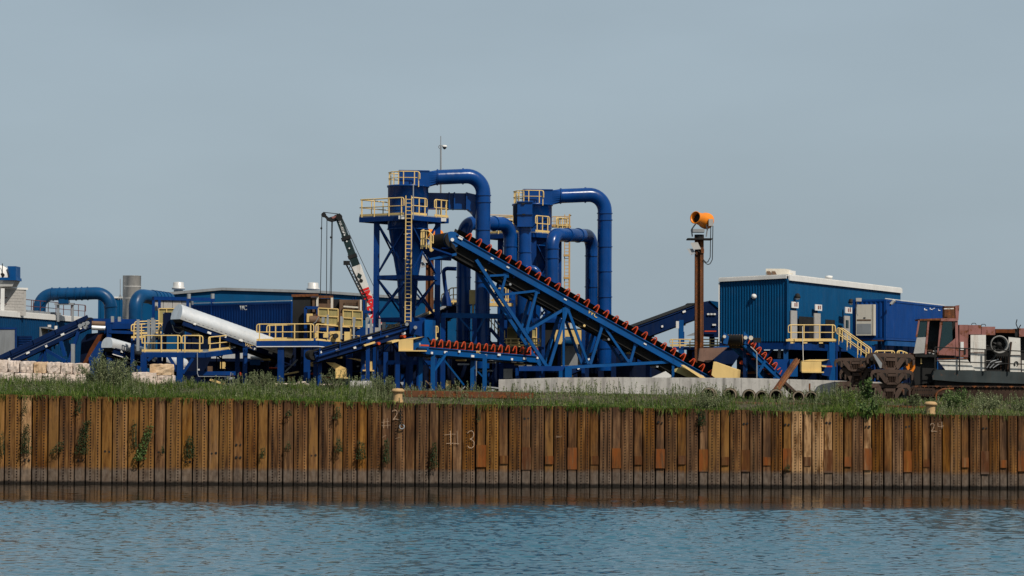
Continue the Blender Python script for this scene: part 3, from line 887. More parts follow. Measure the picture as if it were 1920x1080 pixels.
# ------------------------------------------------------------------ far left sheds and ducts
def left_shed():
    a, b = P(-40, 584, 164), P(172, 601, 186)
    zt = (a.z, b.z)
    g = gz(a)
    t = thing('processing_shed', 'low blue metal shed with white roof edge at far left', 'building', down((a + b) / 2))
    d = (b - a); d.z = 0; d.normalize()
    back = Vector((-d.y, d.x, 0))
    if back.y < 0: back = -back
    corrugated(a, b, g - 0.2, (a.z - 0.18, b.z - 0.18), CLADD, 'wall', t, 0.35, 0.04)
    p = [Vector((a.x, a.y, g - .2)), Vector((b.x, b.y, g - .2)), b - ZV * .2, a - ZV * .2]
    MB().poly([q + back * 0.1 for q in p], back * 13.9).build('body', CLADD, t)
    MB().poly([a - ZV * .18, b - ZV * .18, b + ZV * .22, a + ZV * .22], back * 14).build('roof', WHITE, t)
    MB().beam(a - ZV * 0.02 - back * 0.06, b - ZV * 0.02 - back * 0.06, 0.12, 0.36).build('parapet', WHITE, t)
    def on(px, py, off=0.06):
        # point on the wall plane
        dv = P(px, py, 160) - CAM
        s = (a - CAM).dot(back) / dv.dot(back)
        return CAM + dv * s - back * off
    def panel(nm, x0, y0, x1, y1, mat, off=0.1, th=0.06):
        q = [on(x0, y1, off), on(x1, y1, off), on(x1, y0, off), on(x0, y0, off)]
        return MB().poly(q, back * th).build(nm, mat, t)
    panel('roller_door', -40, 618, 25, 676, GREY, 0.10)
    panel('door_frame', 25.4, 616, 28, 676, BLUE, 0.14)
    panel('door_header', -40, 614, 28, 617.5, BLUE, 0.14)
    lv = panel('louvre', 31, 630, 58, 664, NAVY, 0.08)
    for k in range(10):
        q0, q1 = on(32, 632 + k * 3.1, 0.14), on(57, 632 + k * 3.1, 0.14)
        MB().beam(q0, q1, 0.10, 0.05).build('slat', BLUE, lv)
    q = on(101, 611, 0.14); MB().cyl(q, Vector((q.x, q.y, q.z - 1.4)), 0.13, n=10).build('downpipe', WHITE, t)
    hd = [on(73, 630, 0.08), on(82, 630, .08), on(88, 618, 0.08), on(75, 613, 0.08)]
    MB().poly([on(72, 613, 0.08), on(86, 613, .08), on(86, 632, .08), on(72, 632, .08)], -back * 0.1).poly([on(72, 613, .18), on(88, 618, .18), on(88, 621, 1.0), on(72, 616, 1.0)], ZV * -0.06).poly([on(88, 618, .18), on(88, 621, 1.0), on(82, 632, .2)], d * 0.04).build('vent_hood', GREY, t)
    panel('notice', 88, 609, 93, 613.5, WHITE, 0.12)
    # rusty red roof-edge guard rail
    pts = [lerp(a, b, q) + ZV * 0.22 + back * 0.5 for q in (0.0, 0.5, 1.0)]
    railing(t, pts, 0.95, 1.6, ROOFR, 0.028, toe=False)
    for k in range(7):
        c = lerp(a, b, 0.42 + k * 0.05) + ZV * 0.3 + back * 0.35
        MB().cbox(c, d * 0.3, back * 0.3, ZV * 0.22).build('roof_bracket', GREY, t)
    # roof block house
    q0, q1 = P(-25, 540, 169), P(49, 543.5, 171.5)
    hb = thing('roof_block_house', 'grey block penthouse on the far left shed roof', 'building', (q0.x, q0.y, a.z))
    w = Vector((q1.x - q0.x, q1.y - q0.y, 0))
    zb = a.z - 0.1
    MB().box(Vector((q0.x, q0.y, zb)), w, back * 3, ZV * (q1.z - zb)).build('wall', CMU, hb)
    blk = MB()
    nrow = int((q1.z - zb) / 0.2)
    for r_ in range(nrow):
        n = int(w.length / 0.4)
        for k in range(n):
            o = w.normalized() * (k * 0.4 + (0.2 if r_ % 2 else 0))
            if o.length + 0.39 > w.length: continue
            blk.box(Vector((q0.x, q0.y, zb + r_ * 0.2)) + o - back * 0.02, w.normalized() * 0.385, back * 0.05, ZV * 0.185)
    bo = blk.build('block_courses', CMU, hb); bo['kind'] = 'stuff'
    MB().box(Vector((q0.x, q0.y, q1.z)) - back * 0.08 - w * 0.02, w * 1.04, back * 3.2, ZV * 0.14).build('coping', WHITE, hb)
    c = P(6, 560, 168.8); MB().box(Vector((c.x - .12, c.y - .3, zb)), Vector((.26, 0, 0)), Vector((0, .1, 0)), ZV * (q1.z - zb)).build('corner_trim', WHITE, hb)
    # fan hood
    fh = thing('roof_fan_hood', 'white round fan in a blue hood on top of the block penthouse', 'fan', P(8, 538, 169.5))
    A = lambda x, y, dy=0: P(x, y, 169.2 + dy)
    MB().poly([A(-25, 537), A(23, 537), A(29, 526), A(-25, 525)], Vector((0, 1.6, 0))).build('base', CMU, fh)
    MB().poly([A(-25, 525, -.2), A(30, 525.5, -.2), A(29.5, 520, -.2), A(-25, 520.5, -.2)], Vector((0, 2.0, 0))).build('sill', BLUEL, fh)
    MB().poly([A(18, 520), A(29.5, 520), A(29.5, 499), A(14, 499)], Vector((0, 1.6, 0))).build('hood_side', BLUEL, fh)
    c = A(-2, 518, .2); MB().lathe(c, [(0.0, 0.35), (0.35, 0.3), (0.62, 0.12), (0.8, -0.1)], 20, Vector((0.1, -1, 0.1))).build('fan_dish', WHITE, fh)
    c = A(4, 516, -.1); MB().cyl(c, c + Vector((0, 0.5, 0)), 0.16, n=12).build('motor', DARK, fh)
    MB().cyl(A(4.5, 519, -.1), A(4.5, 494, -.1), 0.03, n=6).build('aerial', DARK, fh)
left_shed()

def duct(name, label, cat, pts, r, bend, mat, rings=(), n=20, seg=9):
    t = thing(name, label, cat, Vector((pts[0].x, pts[0].y, min(p.z for p in pts))))
    path = arc_path(pts, bend, seg)
    MB().tube(path, r, n).build('pipe', mat, t)
    tot = 0; acc = []
    for i in range(1, len(path)): acc.append((tot, path[i - 1], path[i])); tot += (path[i] - path[i - 1]).length
    for f in rings:
        s = f * tot
        for (s0, p, q) in acc:
            l = (q - p).length
            if s0 <= s <= s0 + l + 1e-6:
                c = p + (q - p) * ((s - s0) / max(l, 1e-6)); d = (q - p).normalized()
                MB().cyl(c - d * 0.035, c + d * 0.035, r + 0.05, n=n).build('flange', mat, t)
                break
    return t

Y1 = 178.0
t = duct('duct_arch', 'large blue duct arching over the far left shed roof', 'duct', [P(74, 604, Y1), P(74, 552, Y1), P(140, 551, Y1), P(207.5, 549, Y1), P(207.5, 606, Y1)], 0.46, 1.35, DUCT, (0.3, 0.36, 0.43, 0.5, 0.55, 0.6, 0.86))
MB().beam(P(103, 570, Y1), P(139, 570, Y1), 0.5, 0.14).build('saddle_beam', GREY, t)
MB().poly([P(110, 569, Y1 - .3), P(129, 569, Y1 - .3), P(127, 560, Y1 - .3), P(108, 560, Y1 - .3)], Vector((0, .6, 0))).build('saddle', DUCT, t)
for x in (109, 136): part_beam('support_post', P(x, 603, Y1), P(x, 570, Y1), 0.16, GREY, t)
duct('short_duct', 'ribbed blue elbow duct beside the stainless stack', 'duct', [P(254, 606, 174), P(254, 553, 174), P(318, 562, 178)], 0.50, 1.1, DUCT, (0.62, 0.70, 0.78, 0.86, 0.94))
st = thing('steel_stack', 'upright stainless steel stack behind the left sheds', 'stack', down(P(247, 610, 184)))
c = P(247.5, 517, 184); MB().lathe(Vector((c.x, c.y, gz(c))), [(0.69, 0), (0.69, c.z - gz(c) - .02), (0.72, c.z - gz(c)), (0.64, c.z - gz(c)), (0.64, c.z - gz(c) - 1.5)], 28).build('shell', STAIN, st)
for y in (538, 560): 
    q = P(247.5, y, 184); MB().cyl(q, q + ZV * 0.05, 0.705, n=28).build('seam_band', STAIN, st)
lr = thing('lightning_rod', 'thin lightning rod with splayed foot left of the stainless stack', 'rod', P(225, 562, 183))
MB().cyl(P(225.5, 556, 183), P(225.5, 523, 183), 0.03, n=6).build('rod', GREY, lr)
for dx in (-4, 0, 4): MB().cyl(P(225.5 + dx, 562, 183), P(225.5, 551, 183), 0.025, n=5).build('foot', GREY, lr)
# plain blue box behind the ducts
q0, q1 = P(184, 559, 187), P(231, 559, 187)
pb = thing('blue_plant_room', 'plain dark blue plant room between the duct arch and the stack', 'building', down(q0))
corrugated(q0, q1, gz(q0) - .2, q0.z, CLAD, 'wall', pb, 0.4, 0.04)
MB().box(Vector((q0.x, q0.y + .05, gz(q0) - .2)), Vector((q1.x - q0.x, 0, 0)), Vector((0, 4, 0)), ZV * (q0.z - gz(q0) + .2)).build('body', CLAD, pb)
MB().box(Vector((q0.x - .1, q0.y - .12, q0.z)), Vector((q1.x - q0.x + .2, 0, 0)), Vector((0, 4.2, 0)), ZV * 0.12).build('roof', WHITE, pb)

def warehouse():
    Yw = 204.0
    pts = [(262, 557), (416, 543.5), (600, 549), (760, 560), (900, 566)]
    w = [P(x, y, Yw) for x, y in pts]
    g = gz(w[2])
    t = thing('long_warehouse', 'long teal blue warehouse with shallow gable behind the plant', 'building', (w[2].x, Yw, g))
    mb = MB()
    mb.poly([Vector((w[0].x, Yw, g - .3))] + [Vector((w[-1].x, Yw, g - .3))] + list(reversed(w)), Vector((0, 30, 0)))
    mb.build('wall', CLAD, t)
    for a, b in zip(w[:-1], w[1:]):
        MB().beam(a + Vector((0, -.1, .08)), b + Vector((0, -.1, .08)), 0.25, 0.22).build('roof_edge', GREY, t)
    for x in (662, 667): 
        q = P(x, 565, Yw - .1); MB().cbox(q, Vector((.06, 0, 0)), Vector((0, .05, 0)), ZV * 1.4).build('panel_joint', BLUE, t)
warehouse()
for k, (x, yb, lab) in enumerate(((334.5, 548, 'round white roof ventilator above the left end of the long warehouse'), (587, 549, 'round white roof ventilator on the long warehouse below the crane hook lines'))):
    b0 = P(x, yb, 206); s = 206 / FPX
    v = thing('roof_ventilator', lab, 'ventilator', b0, 'roof ventilators on the warehouse')
    MB().lathe(b0 - ZV * .3, [(0.40, 0), (0.40, 0.5)], 20).build('neck', GREY, v)
    MB().lathe(b0, [(0.0, 0.26), (0.56, 0.24), (0.56, 0.40), (0.46, 0.44), (0.46, 0.80), (0.40, 0.86), (0.0, 0.90)], 24).build('cap', STAIN, v)

# grey clad gallery with blue frame
def gallery():
    Yg = 170.0
    a, b = P(287, 562, Yg), P(401, 564, Yg + 3)
    t = thing('clad_gallery', 'grey panelled gallery under a dark blue beam left of the blue container', 'gallery', down(a))
    ax = (b - a); ax.z = 0
    z1 = a.z; z0 = P(287, 582, Yg).z
    for k in range(4):
        o = Vector((a.x, a.y, z0)) + ax * (0.02 + k * 0.15)
        MB().box(o, ax * 0.142, Vector((0, 1.6, 0)), ZV * (z1 - z0)).build('panel', CMU if k < 3 else GREY, t)
    MB().beam(a + ZV * .1, b + ZV * .1, 0.3, 0.24).build('beam', BLUE, t)
    for x in (288, 299, 352, 398):
        p = P(x, 563, Yg - .2); part_beam('column', down(p), p, 0.18, BLUE, t)
    for x in (354, 398.5):
        p = P(x, 560, Yg); MB().cyl(p, p + ZV * .35, 0.14, n=10).build('stub', GREY, t)
gallery()

# blue container with the round logo
cA = P(361, 571, 171.5); cB = P(547, 566, 163)
dl = (cA - cB); Lc = dl.length; dl.z = 0; dl.normalize()
de = Vector((dl.y, -dl.x, 0)); de = de if de.y > 0 else -de
cz = cB.z - 2.75
tc = container('shipping_container', 'dark blue container with pale logo behind the big silver covered conveyor', cB, dl, Lc, de, 2.44, cz, 2.75, CONT)
for q in (cB, cB + dl * Lc * .5, cB + dl * Lc):
    part_beam('stand_leg', down(q + de * .4), Vector((q.x, q.y, cz)) + de * .4, 0.3, NAVY, tc)
lp = P(457, 578, 166.6); lp = lp + Vector((0, -0.25, 0))
text_part('WC', lp, -dl, ZV, 0.46, WHITE, tc, depth=0.015)
MB().beam(cA + ZV * .09, cB + ZV * .09, .05, .05).build('roof_trim', WHITE, tc)

# ------------------------------------------------------------------ left conveyors
t, ax, b, n = conveyor('feed_conveyor', 'dark blue inclined conveyor rising behind the limestone blocks at far left', P(2, 676, 156), P(168, 599, 160), 1.1, sd=0.5, mat=BLUED, skirts=True, bearings=5)
MB().beam(P(24, 673, 155.6), P(152, 613, 159.3), 0.02, 0.025).build('conduit', GREY, t)
for (x0, y0, x1, y1) in ((114, 640, 122, 668), (83, 656, 87, 690), (84, 655, 124, 678), (82, 656, 70, 686), (147, 622, 126, 690)):
    part_beam('brace', P(x0, y0, 158), P(x1, y1, 158), 0.2, BLUE, t)
for x, y in ((157, 608), (163, 606), (150, 611), (160, 613)):
    c = P(x, y, 158.6); MB().cyl(c, c + Vector((0, .3, 0)), 0.14, n=10).build('motor_boss', GREY, t)
def transfer():
    Yt = 158.0
    t = thing('transfer_station', 'dark blue steel transfer tower with a rusty chute beside the limestone blocks', 'tower', down(P(205, 700, Yt)))
    part_beam('roof_beam', P(172, 602, Yt), P(262, 604, Yt + 2), 0.5, BLUE, t, 0.35)
    MB().poly([P(196, 606, Yt), P(262, 607, Yt), P(262, 616, Yt), P(206, 617, Yt), P(196, 626, Yt)], Vector((0, 2.5, 0))).build('hood', BLUE, t)
    MB().poly([P(163, 626, Yt + .6), P(205, 622, Yt + .6), P(200, 712, Yt + .6), P(150, 690, Yt + .6), P(152, 640, Yt + .6)], Vector((0, 2, 0))).build('hopper', NAVY, t)
    MB().poly([P(207, 618, Yt + 1), P(262, 618, Yt + 1), P(262, 712, Yt + 1), P(200, 712, Yt + 1)], Vector((0, 1.5, 0))).build('side_plate', NAVY, t)
    for k, (x, y) in enumerate(((205, 650), (262, 645))):
        part_beam('column', down(P(x, 712, Yt)), P(x, 612, Yt), 0.3, BLUE, t)
    part_beam('cross_beam', P(205, 622, Yt - .1), P(262, 624, Yt - .1), 0.2, BLUE, t)
    MB().poly([P(184, 628, Yt - .3), P(192, 626, Yt - .3), P(180, 655, Yt - .3), P(168, 688, Yt - .3), P(152, 688, Yt - .3), P(168, 655, Yt - .3)], Vector((0, .8, 0))).build('chute', RUSTO, t)
    MB().poly([P(168, 688, Yt - .6), P(166, 672, Yt - .6), P(186, 640, Yt - .6), P(199, 640, Yt - .6), P(186, 680, Yt - .6), P(180, 712, Yt - .6), P(166, 712, Yt - .6)], Vector((0, .2, 0))).build('side_skirt', BLUE, t)
    for y, m in ((606.5, BROWNP), (614, GALV)):
        MB().cyl(P(172, y, Yt - .5), P(197, y + 1, Yt - .3), 0.17, n=14).build('roller', m, t)
    for x, y0, y1 in ((211, 593, 604), (224, 594, 603)):
        part_beam('stub_post', P(x, y1, Yt), P(x, y0, Yt), 0.18, GREY, t)
    part_beam('grey_post', down(P(137, 690, Yt - 2)), P(137, 645, Yt - 2), 0.22, GREY, t)
transfer()

def covered(name, label, x0, y0, Ya, x1, y1, Yb, dia, tail=None):
    p1, p0 = P(x0, y0, Ya), P(x1, y1, Yb)
    t, ax, b, n = conveyor(name, label, p0, p1, dia, sd=0.45, mat=BLUED, bearings=7, head_r=.2)
    half_cover(t, p0 - b * .16 + n * .14, p1 - b * .16 + n * .14 + ax * .3, b, n, dia + .34, (dia + .34) / 2, GALV)
    return t, ax, b, n
t, ax, b, n = covered('covered_conveyor', 'lower silver half-round covered conveyor left of the yellow railings', 213, 652, 151.5, 350, 690, 157, .62)
MB().beam(P(211, 664, 151.2), P(300, 690, 154), 0.03, 0.05).build('conduit', WHITE, t)
leg_pair(t, P(235, 668, 152.2), b, 1.0, BLUE)
t, ax, b, n = covered('covered_conveyor', 'big silver half-round covered conveyor sloping down towards the yellow platform', 345, 597, 148.2, 545, 668, 152.5, 1.05)
leg_pair(t, P(460, 652, 150.6), b, 1.0, BLUE, .28)
text_part('WC', P(467, 648.5, 150.3) - Vector((0, .12, 0)), Vector((1, 0.02, -.35)), ZV, .3, YEL, t, depth=.01)

# ------------------------------------------------------------------ platforms
def platform_low():
    Yp = 147.0
    t = thing('low_platform', 'yellow-railed steel platform on blue legs under the big silver conveyor', 'platform', down(P(340, 715, Yp)))
    A, B, C = P(266, 659, Yp), P(384, 659.5, Yp), P(454, 651, Yp + 5)
    dp = Vector((0, 2.4, 0))
    MB().poly([A, B, C, C + dp, A + dp], ZV * -0.12).build('deck', GREY, t)
    for a, b_ in ((A, B), (B, C)): part_beam('edge_beam', a - ZV * .2, b_ - ZV * .2, 0.14, BLUE, t, 0.3)
    for x, y1, Yo in ((270, 715, 0), (338, 718, 0), (300, 712, 2.3)):
        p = P(x, 662, Yp + Yo); part_beam('leg', down(p), p - ZV * .1, 0.36 if Yo == 0 else .2, BLUE, t)
    for (x0, y0, x1, y1) in ((343, 700, 362, 672), (277, 676, 292, 664), (316, 668, 331, 692)):
        part_beam('knee_brace', P(x0, y0, Yp), P(x1, y1, Yp), 0.18, BLUE, t)
    part_beam('tie_beam', P(344, 700, Yp + 1), P(440, 700, Yp + 3), 0.25, BLUE, t)
    railing(t, [P(266, 659, Yp), P(339, 659, Yp)], 0.97, 1.15, hook=True)
    railing(t, [P(341, 659, Yp), P(380, 659.5, Yp)], 0.97, 1.1, hook=True)
    railing(t, [P(391, 658.5, Yp + .6), P(433, 654, Yp + 3.4)], 0.85, 1.3, hook=True)
    part_tube('conduit', [P(370, 660, Yp - .2), P(370, 700, Yp - .2), P(372, 706, Yp - .2), P(432, 706, Yp - .2), P(433, 698, Yp - .2)], .03, GREY, t, 6)
    # upper step
    u = thing('upper_step_platform', 'small yellow-railed upper platform beside the ribbed elbow duct', 'platform', down(P(275, 640, Yp + 5)))
    q0, q1 = P(246, 634, Yp + 4), P(303, 632, Yp + 5)
    MB().poly([q0, q1, q1 + dp, q0 + dp], ZV * -.15).build('deck', BLUE, u)
    railing(u, [q0, q1], 0.85, .8)
    railing(u, [P(252, 627, Yp + 6.2), P(303, 625, Yp + 6.8)], 0.8, .8)
    for x in (249, 299): 
        p = P(x, 634, Yp + 4.4); part_beam('leg', down(p), p - ZV * .1, .22, BLUE, u)
    for x in (259, 279, 286, 289):
        p = P(x, 640, Yp + 4.2); part_beam('stanchion', p - ZV * 0.6, P(x, 595 + (x % 5), Yp + 4.2), 0.17, GREY, u)
    # magnet box
    m = thing('magnet_housing', 'dark blue drive housing with motor above the lower yellow railings', 'machine', P(322, 640, Yp + 3))
    MB().box(P(305, 629, Yp + 2.6), Vector((1.12, 0, 0)), Vector((0, 1.8, 0)), ZV * (44 * Yp / FPX)).build('housing', NAVY, m)
    for x, y in ((307, 587), (337, 587), (307, 626), (337, 626), (322, 587), (322, 626)):
        c = P(x, y, Yp + 2.6); MB().cyl(c, c - Vector((0, .05, 0)), .04, n=6).build('bolt', GREY, m)
    c = P(322, 602, Yp + 2.5); MB().cyl(c, c + Vector((.75, -.15, 0)), 0.22, n=14).build('motor', DUCT, m)
    part_tube('cable', arc_path([P(323, 609, Yp + 2), P(327, 622, Yp + 2), P(337, 625, Yp + 2), P(344, 620, Yp + 2), P(346, 606, Yp + 2)], .3, 4), .03, GREY, m, 5)
    for x in (309, 335): 
        p = P(x, 629, Yp + 3); part_beam('support', down(p), p, .2, NAVY, m)
    gp = thing('yellow_mesh_panel', 'yellow framed mesh panel behind the drive housing', 'guard', P(319, 608, Yp + 6))
    mesh_guard(gp, 298, 578.5, 342, 606, Yp + 5.5, 3, 1)
    for x in (299, 341): 
        p = P(x, 606, Yp + 5.6); part_beam('support', down(p), p, .1, NAVY, gp)

def mesh_guard(parent, x0, y0, x1, y1, Y, nx, ny, skew=0.0):
    def q(u, v): return P(lerp(x0, x1, u), lerp(y0 + skew * u, y1 + skew * u, v), Y)
    for i in range(nx):
        for j in range(ny):
            MB().poly([q(i / nx, j / ny), q((i + 1) / nx, j / ny), q((i + 1) / nx, (j + 1) / ny), q(i / nx, (j + 1) / ny)], Vector((0, .03, 0))).build('mesh_infill', MESHY, parent)
    o = Vector((0, -.03, 0))
    for i in range(nx + 1): part_beam('frame_bar', q(i / nx, 0) + o, q(i / nx, 1) + o, .06, YEL, parent)
    for j in range(ny + 1): part_beam('frame_bar', q(0, j / ny) + o * 1.4, q(1, j / ny) + o * 1.4, .06, YEL, parent)
platform_low()

def platform_main():
    Yp = 149.0
    t = thing('main_platform', 'long yellow-railed platform carrying the two brown separators', 'platform', down(P(590, 718, Yp)))
    A, B, C = P(481, 639, Yp), P(596, 638.5, Yp), P(708, 648, Yp + 4)
    dp = Vector((0, 5.0, 0))
    MB().poly([A, B, C, C + dp, A + dp], ZV * -.14).build('deck', NAVY, t)
    for a, b_ in ((A, B), (B, C)): part_beam('edge_beam', a - ZV * .17, b_ - ZV * .17, 0.14, BLUE, t, 0.32)
    for a, b_ in ((A, B), (B, C)): part_beam('kick_strip', a - ZV * .36 - Vector((0, .1, 0)), b_ - ZV * .36 - Vector((0, .1, 0)), 0.06, WHITE, t, 0.05)
    for x in (527, 576, 655):
        p = P(x, 644, Yp + .2); part_beam('leg', down(p), p - ZV * .1, 0.38, BLUE, t)
    for x in (500, 560, 640, 690):
        p = P(x, 644, Yp + 4.6); part_beam('leg', down(p), p - ZV * .1, 0.3, NAVY, t)
    railing(t, [P(481, 639, Yp), P(588, 638.5, Yp)], 1.02, 1.05, hook=True)
    railing(t, [P(592, 638.5, Yp), P(700, 648.5, Yp + 3.6)], 1.02, 1.0, hook=True)
    railing(t, [P(500, 637, Yp + 3), P(560, 636, Yp + 3)], 0.9, 1.3)
    for x, y0, y1, m in ((587, 626, 634, YEL), (606, 623, 633, YEL)):
        MB().box(P(x, y1, Yp + .5), Vector((.3, 0, 0)), Vector((0, .2, 0)), ZV * .35).build('switch_box', m, t)
    # underneath: shaker line
    s = thing('shaker_line', 'long dark blue shaker trough in shade below the main platform', 'machine', down(P(460, 720, 157)))
    MB().box(P(344, 712, 157), Vector((11.5, 0, 0)), Vector((0, 1.6, 0)), ZV * 1.2).build('trough', NAVY, s)
    MB().box(P(350, 668, 158), Vector((11.0, 0, 0)), Vector((0, 1.4, 0)), ZV * .9 * -1).build('upper_trough', NAVY, s)
    MB().poly([P(396, 672, 156), P(522, 672, 156), P(505, 660, 156), P(455, 660, 156), P(396, 666, 156)], Vector((0, 1.4, 0))).build('cover', GALV, s)
    for k in range(16):
        x = 350 + k * 21 + (k * 37) % 9; y = 684 + (k * 53) % 22
        c = P(x, y, 156.7); MB().cbox(c, Vector((.16, 0, 0)), Vector((0, .1, 0)), ZV * .1).build('bearing_block', WHITE, s)
    for x in (352, 420, 490, 560, 640, 690):
        p = P(x, 690, 158); part_beam('leg', down(p), p, .22, NAVY, s)
    MB().box(P(590, 712, 160), Vector((5.2, 0, 0)), Vector((0, 1.6, 0)), ZV * 1.9).build('drive_box', NAVY, s)
    # dark backdrop, added so that one cannot look straight through the plant
    k = thing('dark_backdrop_left', 'added dark navy ribbed backdrop filling the shade behind the platforms', 'building', down(P(520, 720, 168)))
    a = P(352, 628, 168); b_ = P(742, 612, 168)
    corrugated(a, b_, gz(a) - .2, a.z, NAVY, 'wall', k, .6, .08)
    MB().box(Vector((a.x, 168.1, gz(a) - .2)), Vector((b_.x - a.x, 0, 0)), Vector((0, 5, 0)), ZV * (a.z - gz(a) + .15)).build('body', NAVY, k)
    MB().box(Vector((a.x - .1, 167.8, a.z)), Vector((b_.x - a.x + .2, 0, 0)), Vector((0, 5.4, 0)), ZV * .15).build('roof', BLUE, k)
platform_main()

def separators():
    Ys = 151.5
    s = Ys / FPX
    def bx(mb, x0, y0, x1, y1, Y, dep):
        o = P(x0, y1, Y); e = P(x1, y0, Y)
        return mb.box(o, Vector((e.x - o.x, 0, 0)), Vector((0, dep, 0)), ZV * (e.z - o.z))
    t = thing('separator', 'tall rust-brown separator box with dark side at left of main platform', 'machine', P(575, 638, Ys))
    bx(MB(), 548, 556, 582, 636, Ys, 2.2).build('dark_casing', DARK, t)
    bx(MB(), 583, 557, 596, 610, Ys + .3, 2.0).build('frame_column', BROWNP, t)
    bx(MB(), 597, 560, 624, 636, Ys + .8, 1.6).build('panel', BROWNP, t)
    part_beam('top_rim', P(547, 554.5, Ys), P(597, 553.5, Ys), .3, RUST, t, .16)
    part_beam('top_rim', P(597, 556.5, Ys + .7), P(624.5, 557, Ys + .7), .3, RUST, t, .16)
    for x, y0, y1, m in ((595, 555, 578, CREAM), (588, 560, 585, BROWNP), (616, 562, 580, BROWNP), (622.5, 558, 580, CREAM)):
        part_beam('stiffener', P(x, y1, Ys + .1), P(x, y0, Ys + .1), .14, m, t)
    for x0, y0, x1, y1 in ((573, 636, 573, 577), (573, 577, 597, 577), (596, 577, 596, 606)):
        part_beam('blue_frame', P(x0, y0, Ys - .4), P(x1, y1, Ys - .4), .18, BLUE, t)
    bx(MB(), 575, 588, 586, 604, Ys - .6, .3).build('junction_box', YEL, t)
    c = P(588, 600, Ys - 1.2); MB().cyl(c - Vector((.25, 0, 0)), c + Vector((.35, .1, 0)), .27, n=14).build('motor', BROWNP, t)
    part_tube('cable', arc_path([P(586, 608, Ys - 1.4), P(592, 604, Ys - 1.4), P(598, 594, Ys - 1.4)], .2, 3), .025, GREY, t, 5)
    mesh_guard(t, 597, 577.5, 634, 607, Ys - .8, 2, 2, 2.0)
    t2 = thing('separator', 'shorter rust-brown separator with yellow mesh guard beside the tower leg', 'machine', P(660, 640, Ys + 1))
    bx(MB(), 636, 562, 677, 640, Ys + 1.2, 2).build('casing', BROWNP, t2)
    bx(MB(), 625, 561, 640, 640, Ys + 1.6, 2).build('dark_casing', DARK, t2)
    for k in range(12):
        x = 647 + k * 2.3; part_beam('rib', P(x, 573, Ys + 1.1), P(x, 565, Ys + 1.1), .05, BROWNP, t2)
    part_beam('ledge', P(644, 574.5, Ys + 1), P(672, 576.5, Ys + 1), .14, CREAM, t2, .1)
    for x, m in ((676.5, CREAM), (673, BROWNP), (683, BLUE), (686, GREY)):
        part_beam('stiffener', P(x, 600, Ys + 1), P(x, 562, Ys + 1), .13, m, t2)
    mesh_guard(t2, 643.5, 581, 679, 610.5, Ys - .4, 2, 2, 2.2)
    part_beam('blue_frame', P(680, 584, Ys + .3), P(698, 586, Ys + .6), .18, BLUE, t2)
    bx(MB(), 618, 621, 638, 640.5, Ys - 1.4, .5).build('drive_guard', YEL, t2)
    c = P(628, 630, Ys - 1.5); MB().cyl(c, c - Vector((-.1, .4, 0)), .16, n=12).build('shaft', DARK, t2)
    bx(MB(), 645.5, 622, 656.5, 641, Ys - 1.2, .5).build('drive_guard', YEL, t2)
    MB().box(P(600, 638, Ys + .2), Vector((3.4, 0, 0)), Vector((0, 1.4, 0)), ZV * .8).build('base', BLUE, t2)
    for x, y0 in ((614.5, 590), (640, 593), (663.5, 595), (687.5, 596), (696, 597), (712, 598)):
        part_beam('stanchion', P(x, 636, Ys - 1.3), P(x, y0, Ys - 1.3), .12, GREY, t2)
    for x in (606, 641, 664, 690): 
        c = P(x, 600, Ys - 1.1); MB().cbox(c, Vector((.18, 0, 0)), Vector((0, .2, 0)), ZV * .35).build('beacon', GREY, t2)
separators()

# rising conveyor in front
t, ax, b, n = conveyor('rising_conveyor', 'plain dark blue conveyor rising right to a square head box beside the ladder', P(588, 660, 146), P(772, 607, 148), 1.2, sd=0.62, mat=BLUED, bearings=6)
MB().beam(P(592, 668, 145.8), P(772, 614, 147.8), .06, .07).build('flange', BLUE, t)
for k in range(5):
    x = lerp(600, 752, k / 4); y = lerp(660, 616, k / 4)
    c = P(x, y, 145.8 + 2 * k / 4); MB().cbox(c, Vector((.06, 0, 0)), Vector((0, .14, 0)), ZV * .5).build('stiffener', BLUE, t)
MB().poly([P(768, 604, 147.4), P(796, 600, 147.4), P(796, 632, 147.4), P(768, 625, 147.4)], Vector((0.1, 1.6, 0))).build('head_box', BLUE, t)
MB().poly([P(796, 599, 147.2), P(812, 600, 148), P(812, 644, 148), P(803, 632, 147.4), P(796, 632, 147.2)], Vector((0.1, 1.7, 0))).build('head_chute', BLUEL, t)
for x, y in ((779, 614), (763, 608)):
    c = P(x, y, 147.3); MB().cyl(c, c - Vector((0, .15, 0)), .11, n=10).build('hub', GREY, t)
for (x0, y0, x1, y1) in ((632, 664, 648, 659), (680, 648, 700, 642), (730, 642, 744, 638)):
    MB().beam(P(x0, y0, 147), P(x1, y1, 147.2), .9, .1).build('drip_pan', YEL, t)
for x, y in ((615, 672), (663, 656), (711, 644), (759, 631)):
    c = P(x, y, 146.9); MB().cyl(c, c + b * .9, .09, n=8).build('return_idler', ORG, t)
for x in (600, 690):
    p = P(x, 662 - (x - 600) * .29, 147); leg_pair(t, p, b, 1.1, BLUE, .24)
def guard_box(name, label, x0, y0, x1, y1, Y, wedge, mat=None):
    g = thing(name, label, 'guard', down(P((x0 + x1) / 2, y1, Y)))
    o = P(x0, y1, Y); e = P(x1, y0, Y)
    MB().box(o, Vector((e.x - o.x, 0, 0)), Vector((0, .8, 0)), ZV * (e.z - o.z)).build('box', YEL, g)
    if wedge:
        MB().poly([P(*w_, Y + .1) for w_ in wedge], Vector((0, .7, 0))).build('top_plate', YEL, g)
    MB().beam(P(x0, y1 + 1, Y), P(x1 + 4, y1 + 1.5, Y), .5, .08).build('bottom_flange', YEL, g)
    for x in (x0 + 2, x1 - 2):
        p = P(x, y1, Y + .4); part_beam('foot', down(p), p, .1, NAVY, g)
    return g
